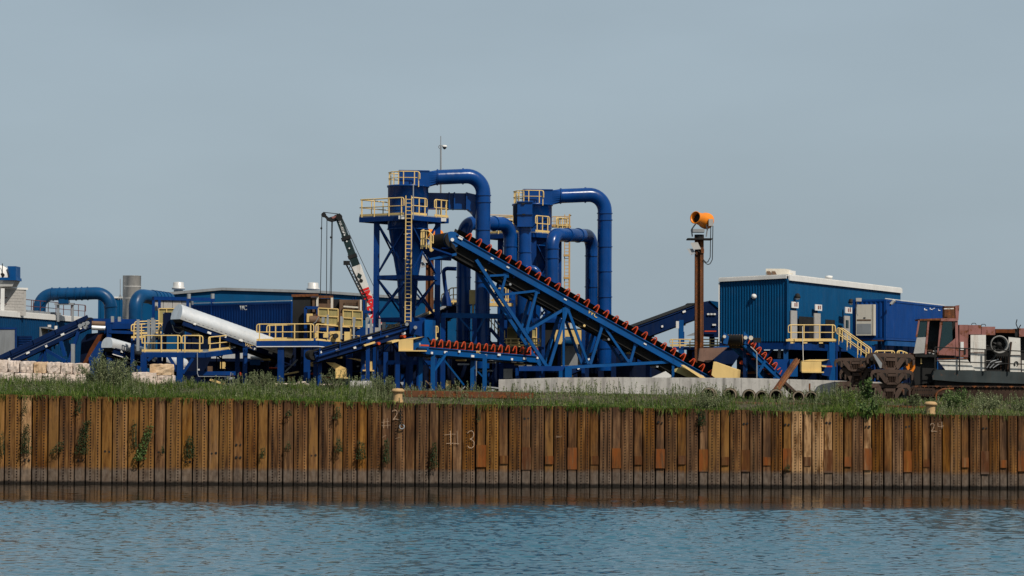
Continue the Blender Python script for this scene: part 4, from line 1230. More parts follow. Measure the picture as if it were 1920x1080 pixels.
guard_box('tail_guard', 'yellow tail guard with sloping top plate under the rising conveyor, hanging lowest', 629, 692, 648, 707, 147, [(611, 679), (627, 680), (649, 691), (629, 692.5)])
guard_box('tail_guard', 'yellow tail guard box right of the lowest one under the rising conveyor', 680.5, 678, 697.5, 693.5, 148, [(650, 671.5), (660, 671.5), (698, 677), (681, 678.5)])
for (x0, y0, x1, y1, Y) in ((395, 712, 420, 720, 149), (530, 703, 560, 697, 152)):
    pl = thing('yellow_tray', 'yellow tray tilted in the weeds under the %s' % ('low platform' if x0 < 450 else 'main platform'), 'tray', down(P((x0 + x1) / 2, y0, Y)))
    MB().beam(P(x0, y0, Y), P(x1, y1, Y), .9, .1).build('tray', YEL, pl)
    for xx, yy in ((x0, y0), (x1, y1)):
        p = P(xx, yy, Y + .2); part_beam('foot', down(p), p, .1, NAVY, pl)
# ------------------------------------------------------------------ cyclone towers
def cyclone(name, label, cx, Y, dy, k, main):
    """cx: pixel x of the drum axis, dy: pixel offset from the first tower, k: scale against it"""
    def Q(x, y, dY=0.0): return P(cx + (x - 765) * k, 320 + dy + (y - 320) * k, Y + dY)
    t = thing(name, label, 'cyclone tower', down(Q(765, 720)))
    s = Y / FPX * k
    A = Vector((-0.80, 0.60, 0)); B = Vector((0.60, 0.80, 0))
    N = Q(770, 402, -2.2)
    zt = N.z
    # platform
    la, lb = 100 * s / 0.80, 68 * s / 0.60
    N0 = Vector((N.x, N.y, zt))
    MB().box(N0 - ZV * 0.06, A * la, B * lb, ZV * 0.08).build('deck', GREY, t)
    for (o, d, l) in ((N0, A, la), (N0, B, lb), (N0 + A * la, B, lb), (N0 + B * lb, A, la)):
        part_beam('fascia', o - ZV * .20 + d * .07, o - ZV * .20 + d * (l - .07), .14, BLUE, t, .30)
    g = 0.02
    railing(t, [N0 + A * 0.55 + ZV * g, N0 + A * (la - .05) + ZV * g, N0 + A * (la - .05) + B * (lb * .9) + ZV * g], 1.05, 1.35)
    railing(t, [N0 + A * 0.02 + B * .1 + ZV * g, N0 + B * (lb * 0.42) + ZV * g], 1.05, .9)
    railing(t, [N0 + B * (lb * .62) + ZV * g, N0 + B * (lb - .05) + ZV * g, N0 + B * (lb - .05) + A * 1.0 + ZV * g], 1.05, .9)
    # legs and braces
    L0 = N0 + A * 0.35 + B * 0.35
    sa, sb = 64 * s / .8, 50 * s / .6
    c = {'n': L0, 'l': L0 + A * sa, 'r': L0 + B * sb, 'f': L0 + A * sa + B * sb}
    for q in c.values():
        part_beam('leg', down(q), q - ZV * .3, .36, BLUE, t)
    zs = [zt - .35, Q(765, 521).z, Q(765, 600).z, Q(765, 680).z]
    at = lambda q, z: Vector((q.x, q.y, z))
    for z0, z1 in zip(zs[:-1], zs[1:]):
        for u, w_ in (('n', 'l'), ('n', 'r'), ('l', 'f'), ('r', 'f')):
            part_beam('tie_beam', at(c[u], z1), at(c[w_], z1), .22, BLUE, t, .26)
            part_beam('brace', at(c[u], z0), at(c[w_], z1 + .1), .085, BLUE, t)
            part_beam('brace', at(c[w_], z0), at(c[u], z1 + .1), .085, BLUE, t)
    # body of revolution
    ctr = Q(765, 400); rr = 38 * s
    bz = lambda y: Q(765, y).z - ctr.z
    MB().lathe(ctr, [(rr * 1.0, bz(396)), (rr, bz(352)), (rr * 1.05, bz(351.5)), (rr * 1.05, bz(348.5)), (0.0, bz(348.5))], 36).build('drum', PIPE, t)
    MB().lathe(ctr, [(12 * s, bz(640)), (14 * s, bz(600)), (20 * s, bz(522)), (36.5 * s, bz(430)), (rr, bz(430)), (rr, bz(408)), (rr * .98, bz(396))], 36).build('cone', PIPE, t)
    for y, r_ in ((430, 38.6), (522, 21.5)):
        MB().lathe(ctr, [(r_ * s, bz(y) - .04), (r_ * s + .04, bz(y)), (r_ * s, bz(y) + .04)], 36).build('flange', PIPE, t)
    # rotary valve below the cone
    MB().lathe(ctr, [(12 * s, bz(700)), (20 * s, bz(690)), (20 * s, bz(655)), (12 * s, bz(640))], 20).build('valve', NAVY, t)
    # square inlet scroll, transition and the big round duct
    D = Vector((1, 0.12, 0)).normalized(); E = Vector((-D.y, D.x, 0))
    cy = Q(749, 348.3, -.75)
    hgt = 28.5 * s; wd = 55 * s
    MB().box(cy, D * wd, E * 1.25, ZV * hgt).build('inlet_box', PIPE, t)
    for y in (0, hgt):
        MB().box(cy - D * .04 - E * .04 + ZV * (y - .03), D * (wd + .08), E * 1.33, ZV * .07).build('box_flange', PIPE, t)
    rad = 14.0 * s
    p0 = cy + D * wd + E * .62 + ZV * hgt * .5
    p1 = Q(820, 332.5, -.1)
    mb = MB(); n = 24
    sq = []
    for i in range(n):
        a = 2 * math.pi * i / n + .01
        ca, sa_ = math.cos(a), math.sin(a); m_ = max(abs(ca), abs(sa_))
        sq.append(p0 + E * (ca / m_) * .62 + ZV * (sa_ / m_) * hgt * .5)
    rd = [p1 + E * math.cos(2 * math.pi * i / n + .01) * rad + ZV * math.sin(2 * math.pi * i / n + .01) * rad for i in range(n)]
    mb.add(sq + rd, [(i, (i + 1) % n, n + (i + 1) % n, n + i) for i in range(n)], False)
    mb.build('transition', PIPE, t)
    pe = Q(906, 329, .6)
    path = arc_path([p1, pe, at(pe, gz(pe) + 1.4)], 31 * s, 10)
    MB().tube(path, rad, 26).build('duct', PIPE, t)
    MB().cyl(p1 - D * .04, p1 + D * .04, rad + .05, n=26).build('flange', PIPE, t)
    q = Q(868, 330.6, .4); MB().cyl(q - D * .04, q + D * .04, rad + .05, n=26).build('flange', PIPE, t)
    for y in (365, 378, 430, 478, 528, 580, 628):
        q = at(pe, Q(906, y).z); MB().cyl(q - ZV * .03, q + ZV * .03, rad + .05, n=26).build('flange', PIPE, t)
    # guard rail on the drum roof
    pts = []
    for a in (300, 250, 215, 180, 150, 110):
        pts.append(ctr + Vector((math.cos(R(a)) * rr * .97, math.sin(R(a)) * rr * .97, bz(348))))
    railing(t, [Q(787, 348, -1.25)] + pts[0:], 24 * s, .95, toe=False, r=.035)
    # rectangular lower duct behind
    if not main: return t, Q, c
    MB().box(Q(800, 391, .8), D * (78 * s), E * 1.0, ZV * 30 * s).build('lower_duct', PIPE, t)
    for x in (801, 841, 851, 874):
        MB().box(Q(x, 392, .7), D * .08, E * 1.2, ZV * 32 * s).build('box_flange', PIPE, t)
    MB().poly([Q(876, 361, .8), Q(876, 391, .8), Q(884, 397, .8), Q(893, 408, .8), Q(905, 408, .8), Q(905, 370, .8), Q(894, 365, .8)], E * 1.0).build('lower_elbow', PIPE, t)
    # ladder
    la0 = N0 - B * .25 - A * .05
    ladder(t, Vector((la0.x, la0.y, Q(770, 610).z)), Vector((la0.x, la0.y, zt + 1.15)), YEL, .36, Vector((1, .2, 0)))
    for y in (443, 488, 533, 578):
        q = Vector((la0.x - .3, la0.y + .1, Q(770, y).z)); part_beam('ladder_bracket', q, q + Vector((.25, 0.0, 0)), .04, WHITE, t)
    part_beam('conduit', Vector((la0.x + .28, la0.y, zt - .3)), Vector((la0.x + .28, la0.y, zt + 1.9)), .06, GREY, t)
    for o in (N0 + A * .75, N0 + B * (lb * .85)):
        MB().cbox(o - ZV * .17 - (A + B) * .12, Vector((.36, 0, 0)), Vector((0, .2, 0)), ZV * .22).build('floodlight', WHITE, t)
    return t, Q, c

T1, Q1, C1 = cyclone('cyclone_tower', 'blue cyclone tower with long yellow ladder and big arched duct, nearer one', 765, 152.0, 0, 1.0, True)
T2, Q2, C2 = cyclone('cyclone_tower', 'second blue cyclone tower behind the main inclined conveyor', 998, 160.0, 35.5, 0.965, False)

def arch_pipe(label, xl, yt, xr, Y, Yr, r_px, yl, yr):
    r = r_px * Y / FPX
    a, b = P(xl, yt, Y), P(xr, yt + 2, Yr)
    g = lambda p: Vector((p.x, p.y, gz(p) + 1.2))
    path = arc_path([g(a), a, b, g(b)], 27 * Y / FPX, 10)
    t = thing('arch_pipe', label, 'pipe', down(a))
    MB().tube(path, r, 26).build('pipe', PIPE, t)
    for p, ys in ((a, yl), (b, yr)):
        for y in ys:
            q = P(p.x / p.y * FPX + 960, y, p.y); q = Vector((p.x, p.y, q.z))
            MB().cyl(q - ZV * .03, q + ZV * .03, r + .05, n=26).build('flange', PIPE, t)
    d = (b - a).normalized()
    for f in (.36, .64):
        q = lerp(a, b, f); MB().cyl(q - d * .03, q + d * .03, r + .05, n=26).build('flange', PIPE, t)
    for p in (a, b):
        MB().cyl(down(p), g(p), r * 1.25, r, n=22).build('foot', NAVY, t)
    return t
arch_pipe('blue arch pipe between the two cyclone towers, its left leg left of the tall duct', 870, 418, 957, 154.5, 158, 13.2, (448, 520, 573, 620), (462, 490, 540))
arch_pipe('blue arch pipe right of the second cyclone tower', 1035, 440, 1110, 157, 163, 12.8, (466, 484, 530, 560), (480, 538, 580))

def air_column():
    Y = 153.5; s = Y / FPX
    t = thing('air_separator_column', 'blue column with flat faced box head in front of the second cyclone', 'separator', down(P(984, 700, Y)))
    o = P(970, 425, Y - .6)
    MB().box(o, Vector((28 * s, 0, 0)), Vector((0, 1.2, 0)), ZV * 46 * s).build('box_head', PIPE, t)
    hb = MB()
    for y in (379, 402, 425):
        hb.box(P(969, y, Y - .7), Vector((30 * s, 0, 0)), Vector((0, 1.4, 0)), ZV * .06)
    hb.build('head_flange', PIPE, t)
    MB().poly([P(970, 380, Y - .5), P(963, 386, Y), P(962, 418, Y), P(970, 424, Y - .5)], Vector((.05, .8, 0))).build('side_duct', NAVY, t)
    for x, y in ((981, 382), (982, 402)):
        c = P(x, y, Y - .65); MB().cbox(c, Vector((.2, 0, 0)), Vector((0, .1, 0)), ZV * .08).build('hatch_handle', DARK, t)
    c = P(984, 425, Y); c = Vector((c.x, c.y, c.z))
    MB().lathe(c, [(18 * s, -104 * s), (15 * s, -92 * s), (12.3 * s, -48 * s), (12.3 * s, 0)], 26).build('column', PIPE, t)
    for y in (432, 473):
        q = P(984, y, Y); q = Vector((c.x, c.y, q.z)); MB().cyl(q - ZV * .03, q + ZV * .03, 12.3 * s + .05, n=26).build('flange', PIPE, t)
    MB().tube(arc_path([P(982, 505, Y - .6), P(1008, 503, Y - .6), P(1010, 530, Y - .6)], .5, 6), 7 * s, 14).build('side_pipe', PIPE, t)
    for x in (973, 995):
        p = P(x, 525, Y + 1.0); part_beam('leg', P(x, 640, Y + 1.0), p, .2, NAVY, t)
    MB().lathe(c, [(3 * s, -240 * s), (16 * s, -190 * s), (18 * s, -104 * s)], 22).build('hopper', PIPE, t)
air_column()

def rear_access():
    Y = 166.0
    t = thing('rear_ladder_tower', 'slim yellow-brown access ladder and landing behind the right arch pipe', 'ladder', down(P(1063, 600, Y)))
    m = paint('weathered_yellow', (0.42, 0.26, 0.10), .6)
    base = P(1063, 425, Y)
    ladder(t, down(base), P(1063, 402, Y), m, .30)
    MB().box(P(1034, 425, Y), Vector((1.35, 0, 0)), Vector((0, 1.2, 0)), ZV * .08).build('landing', m, t)
    railing(t, [P(1034, 424, Y), P(1068, 423.5, Y)], .66, .35, m, .03)
    part_beam('mast', down(P(1068.5, 600, Y)), P(1068.5, 401, Y), .06, m, t)
    MB().poly([P(1068.5, 402, Y), P(1072, 404, Y), P(1068.5, 406, Y)], Vector((0, .02, 0))).build('pennant', DARK, t)
    for y in (479, 521): MB().cbox(P(1062, y, Y), Vector((.4, 0, 0)), Vector((0, .3, 0)), ZV * .14).build('clamp', m, t)
    rl = thing('bridge_railing', 'thin yellow walkway railing joining the two cyclone towers', 'railing', P(940, 412, 164))
    railing(rl, [P(912, 412, 163), P(962, 413, 164)], .33 * 1.0, 1.2, m, .03, toe=False)
    part_beam('walkway', P(905, 414, 163.2), P(965, 415, 164.2), .6, NAVY, rl, .1)
    q = P(962, 440, 161); 
    part_beam('support_pole', down(P(935, 440, 163.5)), P(935, 415, 163.5), .12, NAVY, rl)
rear_access()

# camera mast on the tower platform
def camera_mast():
    b = C1['r'] + (Vector((0.80, -0.60, 0)) * .5); x, y = b.x, b.y
    Yc = P(826.5, 400, 154.2)
    t = thing('camera_mast', 'thin grey mast with white dome camera above the nearer cyclone tower', 'camera mast', Yc)
    part_tube('pole', [Yc - ZV * .3, P(826.5, 300, 154.2), P(826.5, 273, 154.2)], .055, GREY, t)
    part_tube('whip', [P(826.5, 273, 154.2), P(826.5, 255, 154.2)], .03, GREY, t, 6)
    part_tube('arm', arc_path([P(826.5, 279, 154.2), P(822, 277, 154.2), P(823, 272, 154.2), P(832, 273, 154.2)], .1, 3), .025, GREY, t, 5)
    c = P(833.5, 276, 154.2)
    MB().lathe(c, [(0.0, .14), (.12, .13), (.17, .06), (.17, .0), (.13, -.01)], 18).build('camera_body', WHITE, t)
    MB().lathe(c, [(.12, -.01), (.10, -.09), (.0, -.15)], 16).build('dome', DARK, t)
camera_mast()

# frame round the pipe feet
def pipe_frame():
    Y = 151.8
    t = thing('pipe_support_frame', 'blue portal frame round the two pipe feet behind the level conveyor', 'frame', down(P(885, 720, Y)))
    for x, w_ in ((831, .3), (890, .3), (941, .3)):
        p = P(x, 588, Y); part_beam('column', down(p), p, w_, BLUE, t)
        q = P(x + 4, 590, Y + 4.5); part_beam('column', down(q), q, w_, NAVY, t)
    part_beam('beam', P(829, 591, Y), P(941, 593, Y), .3, BLUEL, t, .3)
    part_beam('beam', P(835, 592, Y + 4.5), P(945, 594, Y + 4.5), .3, NAVY, t, .3)
    for (x0, y0, x1, y1) in ((862, 596, 884, 621), (909, 596, 894, 622), (928, 600, 944, 625), (834, 676, 870, 722), (890, 690, 920, 722), (830, 660, 812, 700)):
        part_beam('brace', P(x0, y0, Y - .1), P(x1, y1, Y - .1), .1, BLUEL, t)
    for x, yb in ((868, 0), (907, 0)):
        s = Y / FPX
        c = P(x, 700, Y + 2.0)
        MB().lathe(c, [(6 * s, -24 * s), (22 * s, 12 * s), (22 * s, 48 * s), (14 * s, 62 * s)], 22).build('hopper', NAVY, t)
    for x0, x1, y in ((858, 880, 683), (898, 925, 695)):
        part_beam('label_strip', P(x0, y, Y + .8), P(x1, y, Y + .8), .04, GREY, t, .1)
    part_tube('conduit', arc_path([P(893, 728, Y - .6), P(893, 676, Y - .6), P(942, 677, Y - .6)], .1, 3), .04, GREY, t, 6)
    MB().box(P(944, 710, Y - .4), Vector((.56, 0, 0)), Vector((0, .4, 0)), ZV * .62).build('control_cabinet', CMU, t)
    MB().box(P(945, 695, Y), Vector((.9, 0, 0)), Vector((0, .5, 0)), ZV * .5).build('motor_box', BLUE, t)
    MB().box(P(836, 726, Y + 1.4), Vector((.32, 0, 0)), Vector((0, .3, 0)), ZV * .42).build('yellow_box', YEL, t)
    ch = P(806, 560, Y + 1)
pipe_frame()

# added dark backdrop and the machinery behind the towers
def mid_machinery():
    Y = 170.0
    k = thing('dark_backdrop_mid', 'added dark navy backdrop behind the tower legs and pipe feet', 'building', down(P(900, 720, Y)))
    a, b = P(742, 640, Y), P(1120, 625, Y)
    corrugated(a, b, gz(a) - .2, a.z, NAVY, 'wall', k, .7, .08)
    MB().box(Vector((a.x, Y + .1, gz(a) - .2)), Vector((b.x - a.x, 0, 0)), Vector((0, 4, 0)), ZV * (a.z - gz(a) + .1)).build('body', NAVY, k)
    # inclined stairs-like dark conveyor crossing behind the first tower
    t, ax, b_, n = conveyor('cross_conveyor', 'dark conveyor with yellow handrail rising right behind the nearer tower', P(745, 612, 160), P(868, 566, 162), 1.4, sd=.7, mat=NAVY, bearings=0)
    for i in range(4):
        part_beam('strake', P(758 + i * 22, 605 - i * 8.5, 158.6), P(772 + i * 22, 598 - i * 8.5, 158.8), .2, GREY if i % 2 else YEL, t, .14)
    railing(t, [P(828, 580, 159), P(846, 567, 159.4), P(868, 566, 160)], .95, .8)
    leg_pair(t, P(800, 600, 160.5), b_, 1.4, NAVY, .3)
    e = duct('elbow_spout', 'small dark blue spout with flared foot beside the tower leg', 'duct', [P(856, 504, 157), P(831, 503, 157), P(834, 532, 157), P(838, 560, 157)], .13, .25, BLUE, (), 12, 4)
    c = P(837, 552, 157); MB().lathe(c, [(.36, -.75), (.30, -.35), (.13, .2)], 14).build('flared_foot', BLUE, e)
    p = P(838, 570, 157); part_beam('support', down(p), p, .1, NAVY, e)
mid_machinery()

# screens and yellow guards seen through the main conveyor's truss
def screen_house():
    Y = 155.4
    t = thing('screen_house', 'grey panelled screen house with yellow guards seen through the conveyor truss', 'machine house', down(P(1030, 700, Y)))
    for k, (x0, x1, y0) in enumerate(((944, 1004, 601), (1008, 1018, 601), (1019, 1048, 603), (1052, 1092, 616))):
        o = P(x0, 690, Y); e = P(x1, y0, Y)
        MB().box(o, Vector((e.x - o.x, 0, 0)), Vector((0, 2.5, 0)), ZV * (e.z - o.z)).build('panel', DARK if k == 2 else GREY, t)
    for x in (950, 1008, 1019, 1049, 1094):
        p = P(x, 600, Y - .2); part_beam('post', down(p), p, .22, BLUE, t)
    part_beam('header', P(945, 600, Y - .2), P(1095, 602, Y - .2), .3, BLUE, t, .25)
    mesh_guard(t, 951, 615, 1006, 650, Y - .5, 2, 2)
    mesh_guard(t, 1058, 620, 1085, 634, Y - .5, 2, 1)
    MB().box(P(1040, 645, Y - 1), Vector((1.7, 0, 0)), Vector((0, .6, 0)), ZV * .9).build('drive_guard', YEL, t)
    c = P(1067, 640, Y - 1.2); MB().cyl(c - Vector((.25, 0, 0)), c + Vector((.3, 0, 0)), .3, n=16).build('motor', DUCT, t)
    MB().box(P(880, 570, Y - 2), Vector((.8, 0, 0)), Vector((0, .6, 0)), ZV * .9).build('upper_guard', YEL, t)
    part_beam('guard_post', down(P(887, 600, Y - 1.8)), P(887, 560, Y - 1.8), .12, YEL, t)
    pl = thing('screen_platform', 'yellow-railed walkway in front of the screen house behind the truss', 'platform', down(P(980, 660, Y - 2)))
    MB().box(P(943, 650, Y - 2.4), Vector((2.6, 0, 0)), Vector((0, 1.4, 0)), ZV * -.15).build('deck', BLUE, pl)
    railing(pl, [P(944, 649, Y - 2.4), P(1013, 649, Y - 2.4)], .46, .5)
    railing(pl, [P(920, 565, Y - 1.6), P(958, 563, Y - 1.6)], .8, .35)
    MB().box(P(915, 568, Y - 1.8), Vector((1.6, 0, 0)), Vector((0, 1.2, 0)), ZV * -.2).build('upper_deck', YEL, pl)
    for x in (946, 1012, 925): 
        p = P(x, 652, Y - 2.2); part_beam('leg', down(p), p - ZV * .1, .15, BLUE, pl)
    p = P(940, 570, Y - 1.2); part_beam('leg', down(p), p, .15, BLUE, pl)
    # stairs beside the pipes
    st = thing('access_stair', 'yellow-railed stair between the pipe feet and the screen house', 'stair', down(P(930, 650, Y - 2.4)))
    for o in (0, .8):
        part_beam('string', P(918, 615, Y - 2.4 + o), P(948, 650, Y - 2.4 + o), .08, BLUE, st, .22)
    for k in range(8):
        c = lerp(P(918, 615, Y - 2.0), P(948, 650, Y - 2.0), (k + .5) / 8); MB().cbox(c, Vector((.24, 0, 0)), Vector((0, .75, 0)), ZV * .04).build('tread', BLUE, st)
    railing(st, [P(918, 614, Y - 2.4), P(946, 648, Y - 2.4)], .9, .5, toe=False)
    part_beam('leg', down(P(918, 615, Y - 2.0)), P(918, 615, Y - 2.0), .15, BLUE, st)
    part_beam('leg', down(P(946, 648, Y - 2.0)), P(946, 648, Y - 2.0), .15, BLUE, st)
    # drop hopper under the main conveyor's mid span
    h = thing('drop_hopper', 'dark blue hopper on legs behind the main conveyor truss', 'hopper', down(P(975, 600, Y + 1.4)))
    s = (Y + 1.4) / FPX
    MB().poly([P(935, 562, Y + 1.4), P(1000, 562, Y + 1.4), P(990, 590, Y + 1.4), P(975, 605, Y + 1.4), P(945, 605, Y + 1.4)], Vector((0, 2, 0))).build('bin', BLUE, h)
    for x in (948, 985): 
        p = P(x, 600, Y - 1.6); part_beam('leg', down(p), p, .2, BLUE, h)
screen_house()

# level conveyor with orange idlers
Yl0, Yl1 = 143.5, 151.6
t, ax, b, n = conveyor('level_conveyor', 'level blue conveyor with row of orange idlers in front of the pipe feet', P(1013, 668, Yl1), P(790, 650, Yl0), 1.0, sd=.42, idlers=16, bearings=9, it0=.03, it1=.96)
o = P(747.5, 656.5, Yl0 - .5); e = P(774.5, 637, Yl0 - .5)
MB().box(o, Vector((e.x - o.x, 0, 0)), Vector((0, 1.3, 0)), ZV * (e.z - o.z)).build('tail_guard', YEL, t)
MB().poly([P(749, 637, Yl0 - .4), P(774, 636.5, Yl0 - .4), P(795, 631, Yl0 - .4), P(770, 634, Yl0 - .4)], Vector((0, 1.2, 0))).build('guard_lid', YEL, t)
MB().beam(P(748, 657.5, Yl0 - .3), P(800, 658, Yl0 - .3), .8, .07).build('guard_flange', YEL, t)
MB().poly([P(774.5, 640, Yl0 - .2), P(800, 632, Yl0 - .2), P(806, 645, Yl0 - .2), P(803, 657, Yl0 - .2), P(774.5, 656, Yl0 - .2)], Vector((0, .12, 0))).build('side_plate', BLUEL, t)
part_beam('take_up_screw', P(786, 647, Yl0 - .4), P(804, 648, Yl0 - .4), .09, ORG, t)
c = P(786, 646.5, Yl0 - .45); MB().cyl(c, c + Vector((.08, 0, 0)), .12, n=10).build('take_up_nut', GREY, t)
for x, Yq in ((746, Yl0), (812, Yl0 + .8), (909, Yl0 + 3.4)):
    y = 660 + (x - 746) * .03
    p = P(x, y, Yq); leg_pair(t, p, b, 1.0, BLUEL if x > 800 else BLUE, .26)
part_beam('knee_brace', P(814, 694, Yl0 + .8), P(838, 661, Yl0 + 1.4), .13, BLUEL, t)
for x, Yq in ((771, 150), (785, 151), (763, 153)):
    p = P(x, 665, Yq); part_beam('back_post', down(p), p, .24, BLUE, t)
part_beam('brace', P(790, 672, 151), P(808, 692, 151), .1, BLUE, t)
text_part('WC', P(900, 660.5, Yl0 + 3.1) - Vector((.1, .16, 0)), ax * -1, ZV, .24, YEL, t, depth=.01)

# ------------------------------------------------------------------ the big inclined conveyor
def Yc(x): return 148.0 + (x - 800) / 550 * 4.8
def main_conveyor():
    p1, p0 = P(856, 440, Yc(856)), P(1340, 711, Yc(1340))
    t, ax, b, n = conveyor('main_conveyor', 'long inclined blue stacking conveyor with black belt and orange idlers', p0, p1, 1.5, sd=.47, idlers=26, bearings=0, pan=False, head_r=.55, it0=.015, it1=.955)
    W = 1.5
    # dark belly pan and return belt below
    MB().beam(p0 + b * .75 - n * .95 + ax * 2.0, p1 + b * .75 - n * .95, 1.3, .06, n).build('return_belt', BELT, t)
    for k in (1,):
        MB().beam(p0 + b * (.06 + 1.38 * k) - n * .78 + ax * 2.0, p1 + b * (.06 + 1.38 * k) - n * .78, .05, .5, n).build('belly_plate', DARK, t)
    # black side skirts hiding the return run
    for k in (.22, 1.30):
        MB().poly([p0 + b * k - n * .50 + ax * 1.2, p1 + b * k - n * .50, p1 + b * k - n * 1.25 - ax * .6, p0 + b * k - n * 1.05 + ax * 3.0], b * .03).build('belly_skirt', BELT, t)
    for i in range(9):
        c = lerp(p0, p1, .1 + .095 * i) - n * 1.05
        MB().cyl(c + b * .1, c + b * 1.4, .08, n=8).build('return_roller', GREY if i % 2 else YEL, t)
        MB().beam(c + b * .02 + n * .5, c + b * 1.48 + n * .5, .1, .1).build('cross_member', BLUE, t)
    for f in (.86, .58, .80, .27, .11, .045):
        c = lerp(p0, p1, f) - b * .08 - n * .22
        MB().cbox(c, ax * .2, b * .03, n * .08).build('label', WHITE, t)
    text_part('WC', P(1111, 588, Yc(1111)) - b * .10, -ax, n, .42, YEL, t, depth=.012)
    # head: belt curl, side cheek, hub, platform with rails
    c = p1 - n * .43 + ax * .12
    MB().cyl(c - b * .06, c + b * .02, .52, n=22).build('cheek_plate', BLUEL, t)
    MB().cyl(c + b * .03, c + b * .03 + Vector((-1.0, 1.15, -.12)), .50, n=24).build('head_pulley', BELT, t)
    q_ = c + b * .02 + Vector((-.5, .55, -.5)); MB().cbox(q_, Vector((-1.3, 1.3, -.1)), Vector((.3, .3, -.3)), ZV * .3).build('belt_scraper', DARK, t)
    MB().cyl(c - b * .2, c - b * .05, .11, n=12).build('hub', WHITE, t)
    q = P(863, 446, Yc(863)) - b * .1; MB().cbox(q, ax * .3, b * .08, n * .2).build('bearing_block', WHITE, t)
    MB().beam(c + b * .1 - ZV * .55 + ax * .1, c + b * 1.5 - ZV * .55 + ax * .1, .9, .1).build('head_scraper', BLUE, t)
    A = P(788, 463, 148.2); B_ = P(806, 462, 147.6)
    pl = MB().poly([A, B_, P(848, 476, 147.6), P(846, 486, 148), P(808, 484, 149.4), P(795, 470, 149.6)], ZV * -.1)
    pl.build('head_platform', BLUE, t)
    MB().poly([P(806, 484, 147.7), P(856, 474, 147.9), P(856, 479, 147.9), P(806, 488, 147.7)], Vector((0, .08, 0))).build('platform_fascia', BLUEL, t)
    railing(t, [P(812, 472, 147.3), P(803, 463, 147.4), P(789, 463, 148.0), P(795, 460, 149.6)], .98, .6)
    # truss: near face in pixel measure, then the same face again across the belt width
    mem = [(893, 487, 1026, 688, .2), (918, 517, 949, 515.5, .13), (949, 515, 940, 549, .15), (938, 553, 1007, 545, .14), (1007, 545, 987, 620, .17), (987, 622, 1064, 576, .17),
           (1064, 577, 1030, 688, .19), (1064, 577, 1103, 682, .15), (1130, 609, 1107, 683, .18), (1131, 609, 1179, 679, .14), (1193, 640, 1182, 679, .16), (1064, 689, 1265, 678, .18)]
    dirn = (p0 - p1)
    for x0, y0, x1, y1, w_ in mem:
        part_beam('truss_member', P(x0, y0, Yc(x0)) + b * .06, P(x1, y1, Yc(x1)) + b * .06, w_, BLUEL, t)
    for x0, y0, x1, y1, w_ in mem:
        part_beam('far_truss_member', P(x0, y0, Yc(x0)) + b * 1.46, P(x1, y1, Yc(x1)) + b * 1.46, w_, BLUEL, t)
    for x0, y0 in ((940, 551), (987, 621), (1064, 577), (1105, 682), (1130, 611), (1180, 678), (949, 516), (1007, 546)):
        c = P(x0, y0, Yc(x0)) + b * .03
        MB().cbox(c, Vector((.34, 0, 0)), b * .05, ZV * .3).build('gusset', BLUEL, t)
        part_beam('cross_strut', c + b * .1, c + b * 1.4, .1, BLUE, t)
    for x0 in (1026, 1057, 1072):
        c = P(x0, 690, Yc(x0)); 
    part_beam('post', down(P(1057, 690, Yc(1057))), P(1057, 577, Yc(1057)), .14, BLUEL, t)
    part_beam('base_chord', P(972, 691, Yc(972)), P(1064, 691, Yc(1064)), .2, BLUE, t, .3)
    for k in (0, 1):
        c = P(1064, 688, Yc(1064)) + b * 1.4 * k - b * .2
        part_beam('pedestal', down(c), c, .42, BLUEL, t, .42)
    for x in (975, 1024):
        c = P(x, 690, Yc(x)) + b * .7; part_beam('prop', down(c), c, .2, BLUE, t)
    c = P(1262, 684, Yc(1262)); part_beam('tail_post', down(c), P(1262, 672, Yc(1262)), .16, BLUEL, t)
    part_beam('tail_post', down(c + b * 1.4), P(1262, 672, Yc(1262)) + b * 1.4, .16, BLUEL, t)
    # yellow tail guards
    MB().poly([P(1338, 678, 151), P(1384, 694, 151), P(1382, 716, 151), P(1350, 716, 151), P(1334, 703, 151)], Vector((.3, 1.6, 0))).build('tail_guard', YEL, t)
    MB().poly([P(1276, 684, 151.4), P(1282, 684, 151.4), P(1330, 712, 151.2), P(1318, 712, 151.2)], Vector((0, .5, 0))).build('guard_edge', YEL, t)
    MB().poly([P(1258, 694, 152), P(1282, 686, 152), P(1318, 710, 151.8), P(1300, 712, 151.8)], Vector((0, .06, 0))).build('guard_mesh', MESHY, t)
main_conveyor()

# grey and white scrap plate lying behind the barrier
sp = thing('scrap_sheet', 'pale sheet metal offcut lying under the tail of the main conveyor', 'sheet', down(P(1245, 708, 152)))
MB().poly([P(1222, 708, 152), P(1248, 696, 152), P(1262, 706, 152), P(1240, 712, 152)], Vector((0, .5, .02))).build('sheet', WHITE, sp)
